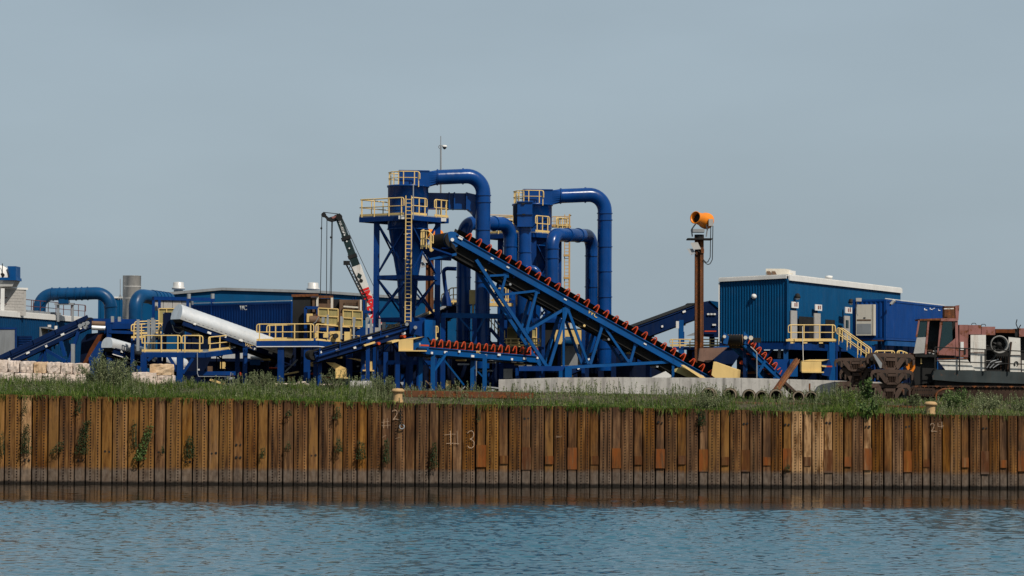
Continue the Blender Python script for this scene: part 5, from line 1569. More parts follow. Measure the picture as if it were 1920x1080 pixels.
# ------------------------------------------------------------------ mobile crane behind the plant
def mobile_crane():
    Y = 176.0; s = Y / FPX
    t = thing('mobile_crane', 'white and black telescopic crane boom with red lettering behind the plant', 'crane', down(P(770, 740, Y)))
    top, bot = P(633, 404, Y), P(748, 720, Y)
    ax = (bot - top).normalized(); sd = Vector((ax.z, 0, -ax.x)); dp = Vector((0, 1, 0))
    def sec(a, b, w, d, mat, nm):
        return MB().box(lerp(top, bot, a) - sd * w / 2 - dp * d / 2, sd * w, dp * d, ax * ((b - a) * (bot - top).length)).build(nm, mat, t)
    f = lambda y: (y - 404) / (720 - 404)
    sec(f(402), f(440), 11 * s, .45, BOOMG, 'boom_tip_section')
    sec(f(440), f(475), 12.5 * s, .5, BOOMG, 'boom_section')
    sec(f(475), f(501), 14 * s, .56, BOOMG, 'boom_section')
    sec(f(499), f(700), 18 * s, .75, WHITER, 'boom_base')
    for y in (447, 481): 
        c = lerp(top, bot, f(y)); MB().cbox(c, sd * 17 * s, dp * .65, ax * .25).build('boom_collar', DARK, t)
    # head and nose
    MB().cyl(P(636, 407, Y - .35), P(636, 407, Y + .35), 6 * s, n=16).build('head_sheave', DARK, t)
    MB().poly([P(612, 409, Y - .2), P(637, 402, Y - .2), P(638, 412, Y - .2), P(621, 416, Y - .2), P(612, 413, Y - .2)], dp * .4).build('head_plate', DARK, t)
    MB().poly([P(621, 407, Y - .23), P(631, 403.5, Y - .23), P(631, 408, Y - .23), P(624, 410, Y - .23)], dp * .03).build('warning_plate', PINK, t)
    part_beam('nose_bar', P(606, 402, Y), P(616, 411, Y), .2, DARK, t)
    c = P(607, 403, Y); MB().cyl(c - dp * .15, c + dp * .15, 4.5 * s, n=14).build('nose_sheave', DARK, t)
    part_tube('nose_stay', [P(606, 398, Y), P(634, 401, Y)], .03, DARK, t, 5)
    for x0, x1, y0 in ((603.5, 600.5, 405), (613, 612, 414), (622, 618.5, 414), (623.5, 621, 414)):
        part_tube('hoist_line', [P(x0, y0, Y), P(x1, 565, Y)], .028, DARK, t, 5)
    for x, y in ((602.5, 428), (620.5, 445)):
        c = P(x, y, Y); MB().lathe(c, [(0, -.12), (.09, 0), (0, .12)], 8).build('line_weight', DARK, t)
    for x0, y0, x1, y1 in ((641, 408, 702, 540), (640, 406, 676, 500)):
        part_tube('stay_line', [P(x0, y0, Y - .1), P(x1, y1, Y - .1)], .022, DARK, t, 5)
    # stowed lattice jib alongside
    o = [P(648, 493, Y - .4), P(684, 566, Y - .4)]
    d = (o[1] - o[0]); q = Vector((d.z, 0, -d.x)).normalized() * 7 * s * -1
    q = Vector((abs(q.x), 0, abs(q.z) * .45))
    part_beam('jib_chord', o[0], o[1], .11, DARK, t); part_beam('jib_chord', o[0] + q, o[1] + q, .07, DARK, t)
    for k in range(12):
        a = lerp(o[0], o[1], k / 12) + (q if k % 2 else Vector()); b = lerp(o[0], o[1], (k + 1) / 12) + (Vector() if k % 2 else q)
        part_beam('jib_lacing', a, b, .05, DARK, t)
    MB().cbox(P(650, 493, Y - .4), Vector((.45, 0, 0)), dp * .4, ZV * .3).build('jib_head', DARK, t)
    for nm, y, sz, m, body in (('lettering', 553, .80, REDT, 'IMPERIAL'),):
        c = lerp(top, bot, f(583)) - dp * .40
        text_part(body, c + sd * 0.0, ax, -sd if sd.x < 0 else sd, .86, m, t, bold=.035)
    text_part('LINK-BELT', lerp(top, bot, f(425)) - dp * .25, ax, -sd if sd.x < 0 else sd, .26, WHITE, t)
    c = lerp(top, bot, f(518)) - dp * .39
    MB().poly([c + ax * .25, c + sd * .2, c - ax * .25, c - sd * .2], dp * .02).build('emblem', BOOMG, t)
    c = lerp(top, bot, f(527)) - dp * .39
    MB().cyl(c, c + dp * .02, .14, n=14).build('emblem', DARK, t)
    for y in (436, 441, 453, 466):
        c = lerp(top, bot, f(y)) - dp * .28; MB().cyl(c, c - dp * .02, .06, n=8).build('rivet_dot', WHITE, t)
    # carrier hidden behind the tower
    g = gz(bot)
    MB().box(Vector((bot.x - 4, Y - 1.2, g + .9)), Vector((9, 0, 0)), dp * 2.5, ZV * .7).build('carrier', WHITER, t)
    MB().box(Vector((bot.x - 1, Y - 1.0, g + 1.6)), Vector((3, 0, 0)), dp * 2.0, ZV * 1.2).build('turret', WHITER, t)
    for k in range(4):
        for z in (-1.2, 1.1):
            c = Vector((bot.x - 3 + 2.2 * k, Y + z, g + .55)); MB().cyl(c, c + dp * .4, .55, n=18).build('wheel', DARK, t)
mobile_crane()

# ------------------------------------------------------------------ dust cannons on poles
def dust_cannon(label, cx, cy, Y, k):
    s = Y / FPX * k
    C = P(cx, cy, Y)
    def Q(x, y, dY=0.0): return C + Vector(((x - 1311) * Y / FPX * k, dY, (440 - y) * Y / FPX * k))
    t = thing('dust_cannon', label, 'dust cannon', down(C), 'dust cannons on rusty poles')
    g = gz(C)
    # H-section pole
    b = Vector((C.x, C.y, g - .1)); h = C.z - g
    pm = MB().box(b + Vector((-7.5 * s, -.22, 0)), Vector((15 * s, 0, 0)), Vector((0, .05, 0)), ZV * h)
    pm = MB()
    pm.box(b + Vector((-8 * s, -.26, 0)), Vector((.05, 0, 0)), Vector((0, .5, 0)), ZV * h)
    pm.box(b + Vector((8 * s - .05, -.26, 0)), Vector((.05, 0, 0)), Vector((0, .5, 0)), ZV * h)
    pm.box(b + Vector((-8 * s + .05, -.03, 0)), Vector((16 * s - .1, 0, 0)), Vector((0, .05, 0)), ZV * h)
    pm.box(b + Vector((1.5 * s, -.24, 0)), Vector((6 * s, 0, 0)), Vector((0, .06, 0)), ZV * h)
    pm.build('pole', RUST, t)
    MB().box(Q(1288, 447, -.6), Vector((46 * s, 0, 0)), Vector((0, 1.2, 0)), ZV * .09).build('platform', DARK, t)
    # barrel pointing left and towards the camera
    d = Vector((-.66, -.74, .14)).normalized()
    m0 = Q(1328, 411, .5); 
    prof = [(15 * s, 0), (15.5 * s, .12), (15 * s, .35), (12 * s, .65), (10.8 * s, 1.15), (12 * s, 1.35), (10.3 * s, 1.34), (9.6 * s, 1.0)]
    MB().lathe(m0, prof, 26, d).build('barrel', CANN, t)
    MB().lathe(m0, [(0, 1.0), (9.7 * s, 1.02)], 20, d).build('throat', DARK, t)
    MB().lathe(m0, [(0, -.02), (14.6 * s, 0)], 22, d).build('intake', DARK, t)
    for sg in (-1, 1):
        part_tube('yoke', arc_path([Q(1311 + sg * 13, 441, -.1), Q(1311 + sg * 15, 428, -.1), Q(1311 + sg * 10 + 3, 417, -.1)], .15, 3), .05, GREY, t, 6)
    MB().box(Q(1298, 433, -.5), Vector((22 * s, 0, 0)), Vector((0, .8, 0)), ZV * 6 * s).build('slew_drive', GREY, t)
    MB().cyl(Q(1311, 446), Q(1311, 437), 9 * s, n=18).build('turntable', DARK, t)
    MB().box(Q(1328, 421, -.35), Vector((8.5 * s, 0, 0)), Vector((0, .25, 0)), ZV * 13 * s).build('control_box', CMU, t)
    for x0, x1, bot in ((1330, 1318, 492), (1334, 1319, 496)):
        part_tube('hose', arc_path([Q(x0 + 2, 421, -.3), Q(x0 + 1, bot - 12, -.3), Q(x0 - 5, bot, -.3), Q(x1, bot - 8, -.3)], .25, 4), .028, DARK, t, 5)
    lamp = MB().poly([Q(1293, 453, -.5), Q(1307, 452, -.5), Q(1313, 465, -.6), Q(1299, 466, -.6)], Vector((0.02, .1, 0))).build('floodlight', CMU, t)
    MB().poly([Q(1287, 464, -.4), Q(1298, 464, -.4), Q(1303, 473, -.5), Q(1294, 476, -.5)], Vector((0.02, .1, 0))).build('floodlight', GREY, t)
    part_beam('lamp_bracket', Q(1303, 466, -.35), Q(1312, 470, -.2), .07, DARK, t)
    MB().box(Q(1314, 472, -.32), Vector((5.5 * s, 0, 0)), Vector((0, .2, 0)), ZV * 8 * s).build('junction_box', RUST, t)
    return t
dust_cannon('orange dust cannon with floodlights on a tall rusty pole right of centre', 1311, 443, 157.0, 1.0)
dust_cannon('orange dust cannon mostly hidden behind the nearer cyclone tower', 806, 470, 166.0, .92)

# ------------------------------------------------------------------ conveyor behind the pole
t, ax, b, n = conveyor('rear_conveyor', 'dark blue rear conveyor rising right to a head box beside the control building', P(1130, 636, 166), P(1308, 571, 170), 1.3, sd=.9, mat=BLUED, bearings=4)
MB().poly([P(1319, 566, 169), P(1330, 564, 169), P(1349, 567, 169), P(1349, 632, 169), P(1319, 630, 169)], Vector((0, 2.0, 0))).build('head_box', BLUED, t)
MB().poly([P(1330, 563.5, 168.9), P(1349, 566, 168.9), P(1349, 580, 168.9)], Vector((0, .1, 0))).build('head_lid', DUCT, t)
for x in (1328, 1334, 1340): MB().cbox(P(x, 589, 168.9), Vector((.16, 0, 0)), Vector((0, .05, 0)), ZV * .12).build('placard', WHITE, t)
MB().beam(P(1321, 621, 168.8), P(1343, 621, 168.8), .05, .08).build('stripe', ORG, t)
MB().cbox(P(1339, 609, 168.9), Vector((.25, 0, 0)), Vector((0, .05, 0)), ZV * .12).build('placard', WHITE, t)
MB().poly([P(1286, 630, 168.5), P(1310, 620, 168.5), P(1310, 629, 168.5)], Vector((0, .1, 0))).build('pale_flap', GREY, t)
for x, Yq in ((1278, 169), (1335, 170), (1200, 167)):
    p = P(x, 622 if x > 1250 else 640, Yq); part_beam('leg', down(p), p, .36, BLUE, t)
c = P(1277, 600, 168.2); part_beam('column', down(P(1277, 690, 168.2)), c, .34, BLUEL, t)
MB().cbox(P(1270, 609, 168), Vector((.2, 0, 0)), Vector((0, .3, 0)), ZV * .5).build('bearing_block', WHITE, t)
pf = thing('rear_walkway', 'yellow-railed rear walkway left of the control building', 'walkway', down(P(1310, 660, 165)))
MB().box(P(1255, 650, 165), Vector((4.3, 0, 0)), Vector((0, 1.3, 0)), ZV * -.2).build('deck', BLUE, pf)
railing(pf, [P(1256, 649, 165), P(1350, 649, 165)], .46, .7)
for x in (1262, 1300, 1345):
    p = P(x, 652, 165.6); part_beam('leg', down(p), p, .16, BLUE, pf)
# low cross conveyor under the truss
t, ax, b, n = conveyor('low_conveyor', 'dark blue low conveyor crossing behind the main conveyor truss', P(1030, 700, 160), P(1175, 640, 162), 1.2, sd=.6, mat=BLUED, bearings=7)
for x, y in ((1150, 655), (1100, 675)):
    p = P(x, y, 161); leg_pair(t, p, b, 1.2, BLUED, .3)
lm = thing('reclaim_machine', 'dark navy machinery under the tail end of the main conveyor', 'machine', down(P(1180, 710, 165)))
for x0, x1, y0, Y in ((1120, 1300, 664, 167), (1140, 1250, 682, 163), (1290, 1360, 655, 166)):
    o = P(x0, 720, Y); e = P(x1, y0, Y)
    MB().box(o, Vector((e.x - o.x, 0, 0)), Vector((0, 1.5, 0)), ZV * (e.z - o.z)).build('casing', NAVY, lm)
for x in (1150, 1216):
    p = P(x, 660, 161.5); part_beam('column', down(p), p, .36, BLUED, lm)

# ------------------------------------------------------------------ control building on stilts
def control_building():
    Nn = P(1476, 518, 158)
    ze = Nn.z; zb = P(1476, 640, 158).z
    Rr = P(1688, 543, 182.3); Ll = P(1349, 524.5, 160.2)
    n0, r0, l0 = (Vector((q.x, q.y, 0)) for q in (Nn, Rr, Ll))
    t = thing('control_building', 'blue ribbed control building raised on steel legs with white roof edge', 'building', (n0.x, n0.y, gz(n0)))
    back = r0 - n0 + l0
    corrugated(l0, n0, zb, (Ll.z - .1, ze - .1), CLAD, 'end_wall', t, .19, .05)
    corrugated(n0, r0, zb, (ze - .1, Rr.z - .1), CLAD, 'long_wall', t, .30, .035)
    u = (r0 - n0).normalized(); v = (l0 - n0).normalized()
    o = n0 + u * .12 + v * .12
    a, b, c = o, n0 + (r0 - n0) * .995 + v * .12, n0 + (l0 - n0) * .99 + u * .12
    d = b + (c - a)
    MB().add([Vector((q.x, q.y, z)) for z in (zb - .02,) for q in (a, b, d, c)] + [Vector((a.x, a.y, ze - .15)), Vector((b.x, b.y, Rr.z - .15)), Vector((d.x, d.y, Rr.z - .15)), Vector((c.x, c.y, Ll.z - .15))],
             [(0, 3, 2, 1), (4, 5, 6, 7), (0, 1, 5, 4), (1, 2, 6, 5), (2, 3, 7, 6), (3, 0, 4, 7)]).build('body', CLAD, t)
    dd = d
    MB().poly([Nn - u * .12 - v * .1, Rr - v * .1, Vector((dd.x, dd.y, Rr.z)), Ll - u * .12], ZV * .14).build('roof', WHITE, t)
    part_beam('long_fascia', Nn - v * .12 - ZV * .1, Rr - v * .12 - ZV * .1, .1, WHITE, t, .34)
    part_beam('end_fascia', Nn - u * .14 - ZV * .03, Ll - u * .14 - ZV * .03, .1, WHITE, t, .22)
    part_beam('corner_trim', Vector((n0.x, n0.y, zb)) - (u + v) * .06, Nn - (u + v) * .06 - ZV * .2, .12, CLAD, t)
    part_beam('far_corner_trim', Vector((l0.x, l0.y, zb)) - u * .08, Ll - u * .08 - ZV * .2, .07, WHITE, t)
    nL = Vector((-v.y, v.x, 0));  nL = nL if nL.dot(u) < 0 else -nL    # outward of the end wall
    nR = -v
    def onR(px, py, off=.05):
        dv = P(px, py, 160) - CAM; return CAM + dv * ((n0 - CAM).dot(nR) / dv.dot(nR)) + nR * off
    def onL(px, py, off=.09):
        dv = P(px, py, 160) - CAM; return CAM + dv * ((n0 - CAM).dot(nL) / dv.dot(nL)) + nL * off
    def pan(nm, x0, y0, x1, y1, mat, off=.06, th=.08, par=None):
        a_, b_ = onR(x0, y1, off), onR(x1, y1, off); c_, d_ = onR(x1, y0, off), onR(x0, y0, off)
        return MB().poly([a_, b_, c_, d_], nR * th).build(nm, mat, par or t)
    def wpan(nm, x0, x1, ytop, ybot, mat, off=.06, th=.08, par=None):
        """upright panel: heights measured at its left edge"""
        a_ = onR(x0, ybot, off); e = onR(x1, ybot, off); top = onR(x0, ytop, off)
        w_ = Vector((e.x - a_.x, e.y - a_.y, 0))
        return MB().box(a_, w_, nR * th, ZV * (top.z - a_.z)).build(nm, mat, par or t)
    for x0, x1, y0 in ((1480, 1491.5, 582), (1524, 1535.5, 587), (1580.5, 1590.5, 592)):
        dr = wpan('door', x0, x1, y0, 637, CMU, .06, .06)
        wpan('sign', x0 + 2, x0 + 14.5, y0 - 16.5, y0 - 5, WHITE, .06, .05)
        for k in (0, 1):
            wpan('sign_mark', x0 + 6.5 + 3.5 * k, x0 + 8.5 + 3.5 * k, y0 - 14, y0 - 7.5, PINK, .115, .012)
        c_ = onR(x0 + 10, y0 - 26 if x0 != 1524 else y0 - 26, .2)
        if x0 != 1524:
            MB().lathe(c_, [(0, .22), (.13, .18), (.20, -.02), (.2, -.1), (0, -.1)], 14).build('wall_lamp', DARK, t)
            MB().lathe(c_, [(.17, -.1), (.13, -.2), (0, -.22)], 12).build('lamp_glass', WHITE, t)
    wpan('door_window', 1582.5, 1588, 600, 615, GLASS, .125, .01)
    op = wpan('opening', 1496, 1523, 593, 634, DARK, .055, .04)
    op2 = wpan('opening', 1546, 1563, 599, 634, DARK, .055, .04)
    wpan('motor_shape', 1500, 1508, 612, 634, NAVY, .1, .25); wpan('motor_shape', 1538, 1550, 610, 634, NAVY, .1, .25)
    for px, py in ((1415, 556),):
        c_ = onL(px, py, .12); MB().lathe(c_ - nL * .05, [(.17, 0), (.17, .12), (.1, .2), (0, .22)], 14, nL).build('wall_lamp', WHITE, t)
        part_beam('lamp_arm', c_ + Vector((0, 0, .02)), c_ - nL * .1 + ZV * .1, .05, DARK, t)
    # roof units
    R0 = P(1436, 515.5, 161); 
    MB().box(R0, Vector((1.25, .0, 0)), Vector((.6, 1.6, 0)), ZV * .42).build('roof_unit', CREAM, t)
    for k in (0, 1):
        MB().poly([P(1437 + k * 9.5, 508.5, 160.9), P(1444 + k * 9.5, 508.5, 160.9), P(1447 + k * 9.5, 515.5, 160.9), P(1440 + k * 9.5, 515.5, 160.9)], Vector((0, .05, 0))).build('intake_grille', BROWNP, t)
    MB().box(P(1461, 516, 162), Vector((.75, .1, 0)), Vector((.5, 1.2, 0)), ZV * .34).build('roof_unit', WHITE, t)
    MB().box(P(1474, 517, 161.5), Vector((.34, .1, 0)), Vector((.2, .6, 0)), ZV * .2).build('roof_unit', CREAM, t)
    c_ = P(1554, 526, 170.5); MB().lathe(c_, [(.22, -.2), (.22, .14), (.27, .16), (.27, .32), (0, .36)], 16).build('roof_vent', WHITE, t)
    # steel frame
    for q, w_ in ((n0 + (r0 - n0) * .33 - v * .15, .42), (n0 + v * 1.9 + u * .2, .36), (l0 + u * .3 - v * .3, .36), (n0 + (r0 - n0) * .7, .3), (n0 + u * .3 + v * .2, .3)):
        part_beam('leg', Vector((q.x, q.y, gz(q) - .1)), Vector((q.x, q.y, zb - .02)), w_, BLUEL, t)
    part_beam('floor_beam', Vector((n0.x, n0.y, zb - .3)) + u * .02, Vector((r0.x, r0.y, zb - .3)), .2, BLUE, t, .46)
    part_beam('floor_beam', Vector((n0.x, n0.y, zb - .3)) + v * .12 + u * .1, Vector((l0.x, l0.y, zb - .3)) + u * .1, .2, BLUE, t, .46)
    lb = n0 + v * 1.9 + u * .2
    for sg in (-1, 1):
        part_beam('knee_brace', Vector((lb.x, lb.y, zb - 1.5)), Vector((lb.x, lb.y, zb - .4)) + v * sg * .9, .15, BLUE, t)
    for k in range(3):
        part_tube('conduit', arc_path([onL(1455 + k * 2, 672, -.4), onL(1455 + k * 2, 655, -.4), onL(1464 + k * 2, 649, -.3)], .25, 4), .035, GREY, t, 6)
    # added dark wall standing in for the shade under the floor
    q = n0 + u * 9
    MB().box(Vector((q.x, q.y, gz(q) - .1)) - v * .2, v * 7, u * .3, ZV * (zb - gz(q) - .4)).build('shade_wall', NAVY, t)
    # door platform with railing, and the stair
    e0, e1 = onR(1478, 638, 0), onR(1565, 638, 0)
    pt = thing('door_platform', 'yellow-railed door platform of the control building', 'platform', down(e0))
    A_, B_ = P(1478, 638.5, 155.4), P(1566, 638.5, 155.8)
    MB().poly([A_, B_, B_ + Vector((1.0, 3.2, 0)), A_ + Vector((.4, 1.2, 0))], ZV * -.12).build('deck', BLUE, pt)
    part_beam('toe_plate', A_ + Vector((-.15, -.05, .02)), B_ + Vector((.1, -.05, .02)), .05, YEL, pt, .14)
    railing(pt, [A_, B_], 1.0, 1.15, hook=True)
    for x, yb in ((1560, 0),):
        p = P(x, 642, 155.8); part_beam('leg', down(p), p, .4, BLUEL, pt)
    st = thing('access_stair', 'blue steel stair with yellow handrails right of the door platform', 'stair', down(P(1600, 670, 157.5)))
    S0, S1 = P(1569, 641, 155.6), P(1628, 683, 155.0)
    off = Vector((.35, 1.0, 0))
    for k in (0, 1):
        part_beam('string', S0 + off * k, S1 + off * k, .07, BLUEL, st, .26)
    for k in range(11):
        c_ = lerp(S0, S1, (k + .5) / 11) + off / 2; MB().cbox(c_, Vector((.26, 0, 0)), off * .95, ZV * .04).build('tread', BLUEL, st)
    for k in (0, 1):
        railing(st, [S0 + off * k + ZV * .05, S1 + off * k + ZV * .05], .95, .9, toe=False)
    for q in (S0, S0 + off, S1, S1 + off): part_beam('leg', down(q), q, .1, BLUE, st)
    ft = thing('lower_landing_rail', 'low yellow handrails at the foot of the stair above the railway bogies', 'railing', down(P(1660, 690, 159)))
    railing(ft, [P(1640, 680, 155), P(1677, 680, 155.4)], .75, .8, toe=False)
    railing(ft, [P(1682, 680, 155.4), P(1690, 680, 155.6), P(1702, 684, 156)], .75, .5, toe=False)
    for x in (1640, 1677, 1690): 
        p = P(x, 680, 155.2); part_beam('leg', down(p), p, .1, BLUE, ft)
    rope = thing('hanging_rope', 'thin pale rope hanging from the door platform', 'rope', down(P(1505, 676, 154.8)))
    part_tube('rope', [P(1504.5, 612, 154.8), P(1505, 640, 154.8), P(1506, 678, 154.8)], .03, CREAM, rope, 5)
control_building()

def right_container():
    N = P(1660, 561.5, 158)
    zb = P(1660, 637.5, 158).z
    t = container('site_container', 'bright blue container cabin with beige air conditioner at the right', N, U, 15.5, V, 2.1, zb, N.z - zb, CONT)
    e = Vector((N.x, N.y, zb)); nL = -U
    h = N.z - zb
    # air conditioner on the near end
    o = P(1609, 629, 152.6) ; o = Vector((o.x, o.y, o.z))
    base = e + V * 1.85
    a0 = Vector((base.x, base.y, P(1612, 629, 158.4).z)) - U * .42
    hz = P(1612, 571, 158.4).z - a0.z
    ac = MB().box(a0, -V * 1.22, U * .38, ZV * hz).build('air_conditioner', CREAM, t)
    MB().box(a0 - V * .06 - U * .012 + ZV * .1, -V * .95, U * .02, ZV * hz * .33).build('grille', GREY, ac)
    MB().box(a0 - V * .06 - U * .012 + ZV * hz * .47, -V * .95, U * .02, ZV * .1).build('vent_slot', BROWNP, ac)
    MB().box(a0 - V * .5 - U * .02 + ZV * hz * .55, -V * .14, U * .02, ZV * .07).build('badge', DARK, ac)
    MB().box(a0 - V * 1.10 - U * .02, -V * .015, U * .02, ZV * hz).build('panel_joint', BROWNP, ac)
    # floodlights and cameras
    MB().cbox(P(1610, 562, 157.6), Vector((.36, 0, 0)), Vector((0, .15, 0)), ZV * .22).build('floodlight', CMU, t)
    part_tube('conduit', [P(1606, 565, 157.8), P(1606.5, 588, 157.8), P(1609, 592, 157.8)], .03, GREY, t, 5)
    c = P(1672, 565, 157.8); MB().poly([P(1668, 569, 157.4), P(1674, 562, 157.4), P(1678, 564, 157.4), P(1672, 571, 157.4)], Vector((.1, .12, 0))).build('floodlight', CMU, t)
    part_beam('lamp_arm', P(1669, 573, 158), c, .06, DARK, t)
    for x, y, Y, w_ in ((1730, 580, 167.6, .26), (1740, 579, 169, .28), (1755, 581, 171, .3)):
        c = P(x, y, Y - .5); MB().cyl(c - Vector((w_ / 2, 0, 0)), c + Vector((w_ / 2, .1, 0)), .11, n=12).build('camera', WHITE, t)
        part_beam('camera_arm', c + Vector((.1, 0, -.02)), c + Vector((.35, .35, -.04)), .05, WHITE, t)
    part_beam('camera_arm', P(1743, 581, 168.6), P(1752, 578, 169.6), .06, WHITE, t)
    for k, q in enumerate((0.6, 5.0, 9.5, 14.5)):
        for w_ in (.3, 1.8):
            p = e + U * q + V * w_; part_beam('stand_leg', Vector((p.x, p.y, gz(p) - .1)), p, .22, BLUEL, t)
    part_beam('stand_beam', e - ZV * .2 + U * .1 - V * .02, e - ZV * .2 + U * 15, .2, BLUEL, t, .3)
    part_beam('skid', e - ZV * .03 - U * .05 + V * .1, e - ZV * .03 - U * .05 + V * 2.0, .08, RUST, t, .08)
    MB().beam(N + ZV * .06, N + U * 15.5 + ZV * .06, .05, .05).build('roof_trim', WHITE, t)
right_container()
us = thing('dark_backdrop_right', 'added dark navy backdrop behind the stair and the container stand', 'backdrop', down(P(1650, 700, 176)))  # dark backdrop added to keep the gap under the container dark
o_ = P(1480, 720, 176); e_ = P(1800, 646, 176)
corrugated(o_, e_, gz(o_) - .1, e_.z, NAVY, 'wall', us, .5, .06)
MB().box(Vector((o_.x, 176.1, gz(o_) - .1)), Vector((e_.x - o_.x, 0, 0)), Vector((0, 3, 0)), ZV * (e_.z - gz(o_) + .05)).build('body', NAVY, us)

# ------------------------------------------------------------------ small radial conveyor, hopper, guards
t, ax, b, n = conveyor('short_conveyor', 'short steep conveyor with orange idlers and ribbed head drum in front of the control building', P(1474, 716, 154.3), P(1395, 640, 152.3), 1.1, sd=.34, idlers=8, bearings=0, pan=False, it0=.05, it1=.93, head_r=.3)
c0, c1 = P(1358, 637.5, 152.7), P(1394, 637.5, 151.7)
MB().cyl(c0, c1, 10.3 * 147 / FPX, n=22).build('head_drum', BELT, t)
for k in range(7):
    a = lerp(c0, c1, (k + .5) / 7); MB().cyl(a - Vector((.03, 0, 0)), a + Vector((.03, 0, 0)), 10.8 * 147 / FPX, n=20).build('lagging_rib', BROWNP, t)
for x, yy in ((1357, 622), (1395, 621)):
    MB().poly([P(x, yy, 151.6), P(x + 10, 631, 151.6), P(x + 7, 646, 151.6), P(x - 1, 644, 151.6)], Vector((0, .1, 0))).build('cheek_plate', BLUEL, t)
for x, y, r_ in ((1358.5, 631, .1), (1398, 633, .12), (1408, 633.5, .14)):
    c = P(x, y, 151.4); MB().cyl(c, c + Vector((0, .12, 0)), r_, n=10).build('bearing', CREAM, t)
MB().cbox(P(1419, 638, 151.9), Vector((.5, 0, 0)), Vector((0, .4, 0)), ZV * .3).build('gearbox', DARK, t)
part_tube('conduit', arc_path([P(1407, 650, 151.7), P(1419, 661, 151.7), P(1419, 712, 151.7)], .15, 3), .04, GREY, t, 6)
for (x0, y0, x1, y1) in ((1435, 676, 1421, 701), (1421, 701, 1432, 714)):
    part_beam('brace', P(x0, y0, 152.9), P(x1, y1, 152.9), .17, BLUEL, t)
for q in (P(1420, 668, 153.1), P(1452, 696, 153.7)): leg_pair(t, q, b, 1.1, BLUEL, .16)
part_beam('leg', down(P(1396, 650, 152.5)), P(1396, 648, 152.5), .2, BLUED, t)
MB().box(P(1384, 690, 153.9), Vector((.34, 0, 0)), Vector((0, .4, 0)), ZV * .45).build('motor', NAVY, t)
c = P(1390, 680, 153.7); MB().cyl(c, c - Vector((0, .2, 0)), .13, n=12).build('warning_beacon', ORG, t)
h = thing('feed_hopper', 'blue sloped hopper with rusty side plate under the ribbed drum', 'hopper', down(P(1365, 690, 155.3)))
MB().poly([P(1366, 651, 154.7), P(1399, 649, 154.7), P(1382, 673, 154.7), P(1370, 690, 154.7), P(1345, 690, 154.7), P(1338, 674, 154.7)], Vector((0, 1.4, 0))).build('bin', BLUED, h)
MB().poly([P(1312, 653, 155.3), P(1364, 651, 155.3), P(1334, 677, 155.3), P(1328, 680, 155.3), P(1309, 676, 155.3)], Vector((0, .9, 0))).build('side_plate', paint('scoured_plate', (0.15, 0.088, 0.066), .7, var=.25, dirt=.4, rust=.1), h)
MB().beam(P(1338, 651, 154.6), P(1400, 648.5, 154.6), .12, .08).build('rim', BLUEL, h)
for x, y in ((1320, 676), (1350, 688), (1366, 688)): 
    p = P(x, y, 155.7); part_beam('leg', down(p), p, .2, BLUED, h)
g = guard_box('tail_guard', 'yellow tail guard box beside the leaning rusty beam under the control building', 1503, 678, 1540, 696.5, 150.5, [(1503, 677), (1540, 677.5), (1555, 674), (1520, 674)])
part_beam('arm', P(1540, 686, 150.6), P(1549, 687, 150.6), .3, YEL, g, .1)
MB().poly([P(1541, 678, 150.8), P(1556, 675, 150.8), P(1560, 690, 150.8), P(1556, 706, 150.8), P(1541, 703, 150.8)], Vector((0, .6, 0))).build('side_plate', BLUE, g)
part_beam('take_up_screw', P(1550, 687, 150.3), P(1560, 687, 150.3), .08, ORG, g)
bb = thing('blue_drive_box', 'dark blue drive box behind the short steep conveyor', 'machine', down(P(1470, 700, 154)))
MB().box(P(1450, 706, 154), Vector((1.05, 0, 0)), Vector((0, 1, 0)), ZV * 1.1).build('box', CONT, bb)
MB().box(P(1481, 706, 153.8), Vector((.5, 0, 0)), Vector((0, 1, 0)), ZV * 1.1).build('cover', BLUEL, bb)
for x in (1455, 1490): 
    p = P(x, 706, 154.4); part_beam('leg', down(p), p, .16, NAVY, bb)
part_beam('red_beam', P(1390, 699, 155), P(1450, 698, 155), .2, RUST, bb, .16)
for x in (1395, 1445): 
    p = P(x, 699, 155); part_beam('leg', down(p), p, .12, RUST, bb)

# ------------------------------------------------------------------ concrete barrier, beams, pipes
def barrier():
    xs = [(935, 711.5, 148.5), (1045, 708, 147.5), (1160, 707.5, 147), (1275, 708, 146.4), (1390, 708.5, 145.8), (1480, 711, 145.4), (1565, 713.5, 145), (1660, 716.5, 145), (1740, 719, 145)]
    for k in range(len(xs) - 1):
        (x0, y0, Ya), (x1, y1, Yb) = xs[k], xs[k + 1]
        a, b = P(x0, y0, Ya), P(x1 - .6, y1, Yb)
        lab = ['leftmost pale concrete barrier block, its free end beside the pipe feet', 'concrete barrier block below the blue pedestal of the main conveyor', 'concrete barrier block below the level chord of the truss', 'concrete barrier block under the tail of the main conveyor',
               'concrete barrier block below the short steep conveyor', 'concrete barrier block behind the crossed rusty beams', 'concrete barrier block left of the railway bogies', 'rightmost concrete barrier block hidden behind the railway bogies'][k]
        d = b - a; back = Vector((-d.y, d.x, 0)).normalized()
        zb = min(gz(a), gz(b)) - .2
        o = MB().poly([Vector((a.x, a.y, zb)), Vector((b.x, b.y, zb)), b - ZV * .04, a - ZV * .04], back * .6)
        o.poly([a - ZV * .04 + back * .03, b - ZV * .04 + back * .03, b + back * .03, a + back * .03], back * .54)
        tag(o.build('concrete_barrier', CONC), lab, 'barrier', 'concrete barrier blocks')
barrier()
lb = thing('leaning_beam', 'thick rusty brown steel beam leaning against the concrete barrier', 'beam', down(P(1453, 735, 142.0)))
d0, d1 = P(1452, 736, 142.0), P(1494, 676, 145.2)
m = MB().beam(d0, d1, .24, .05, Vector((1, 0, .7))); dd = (d1 - d0).normalized()
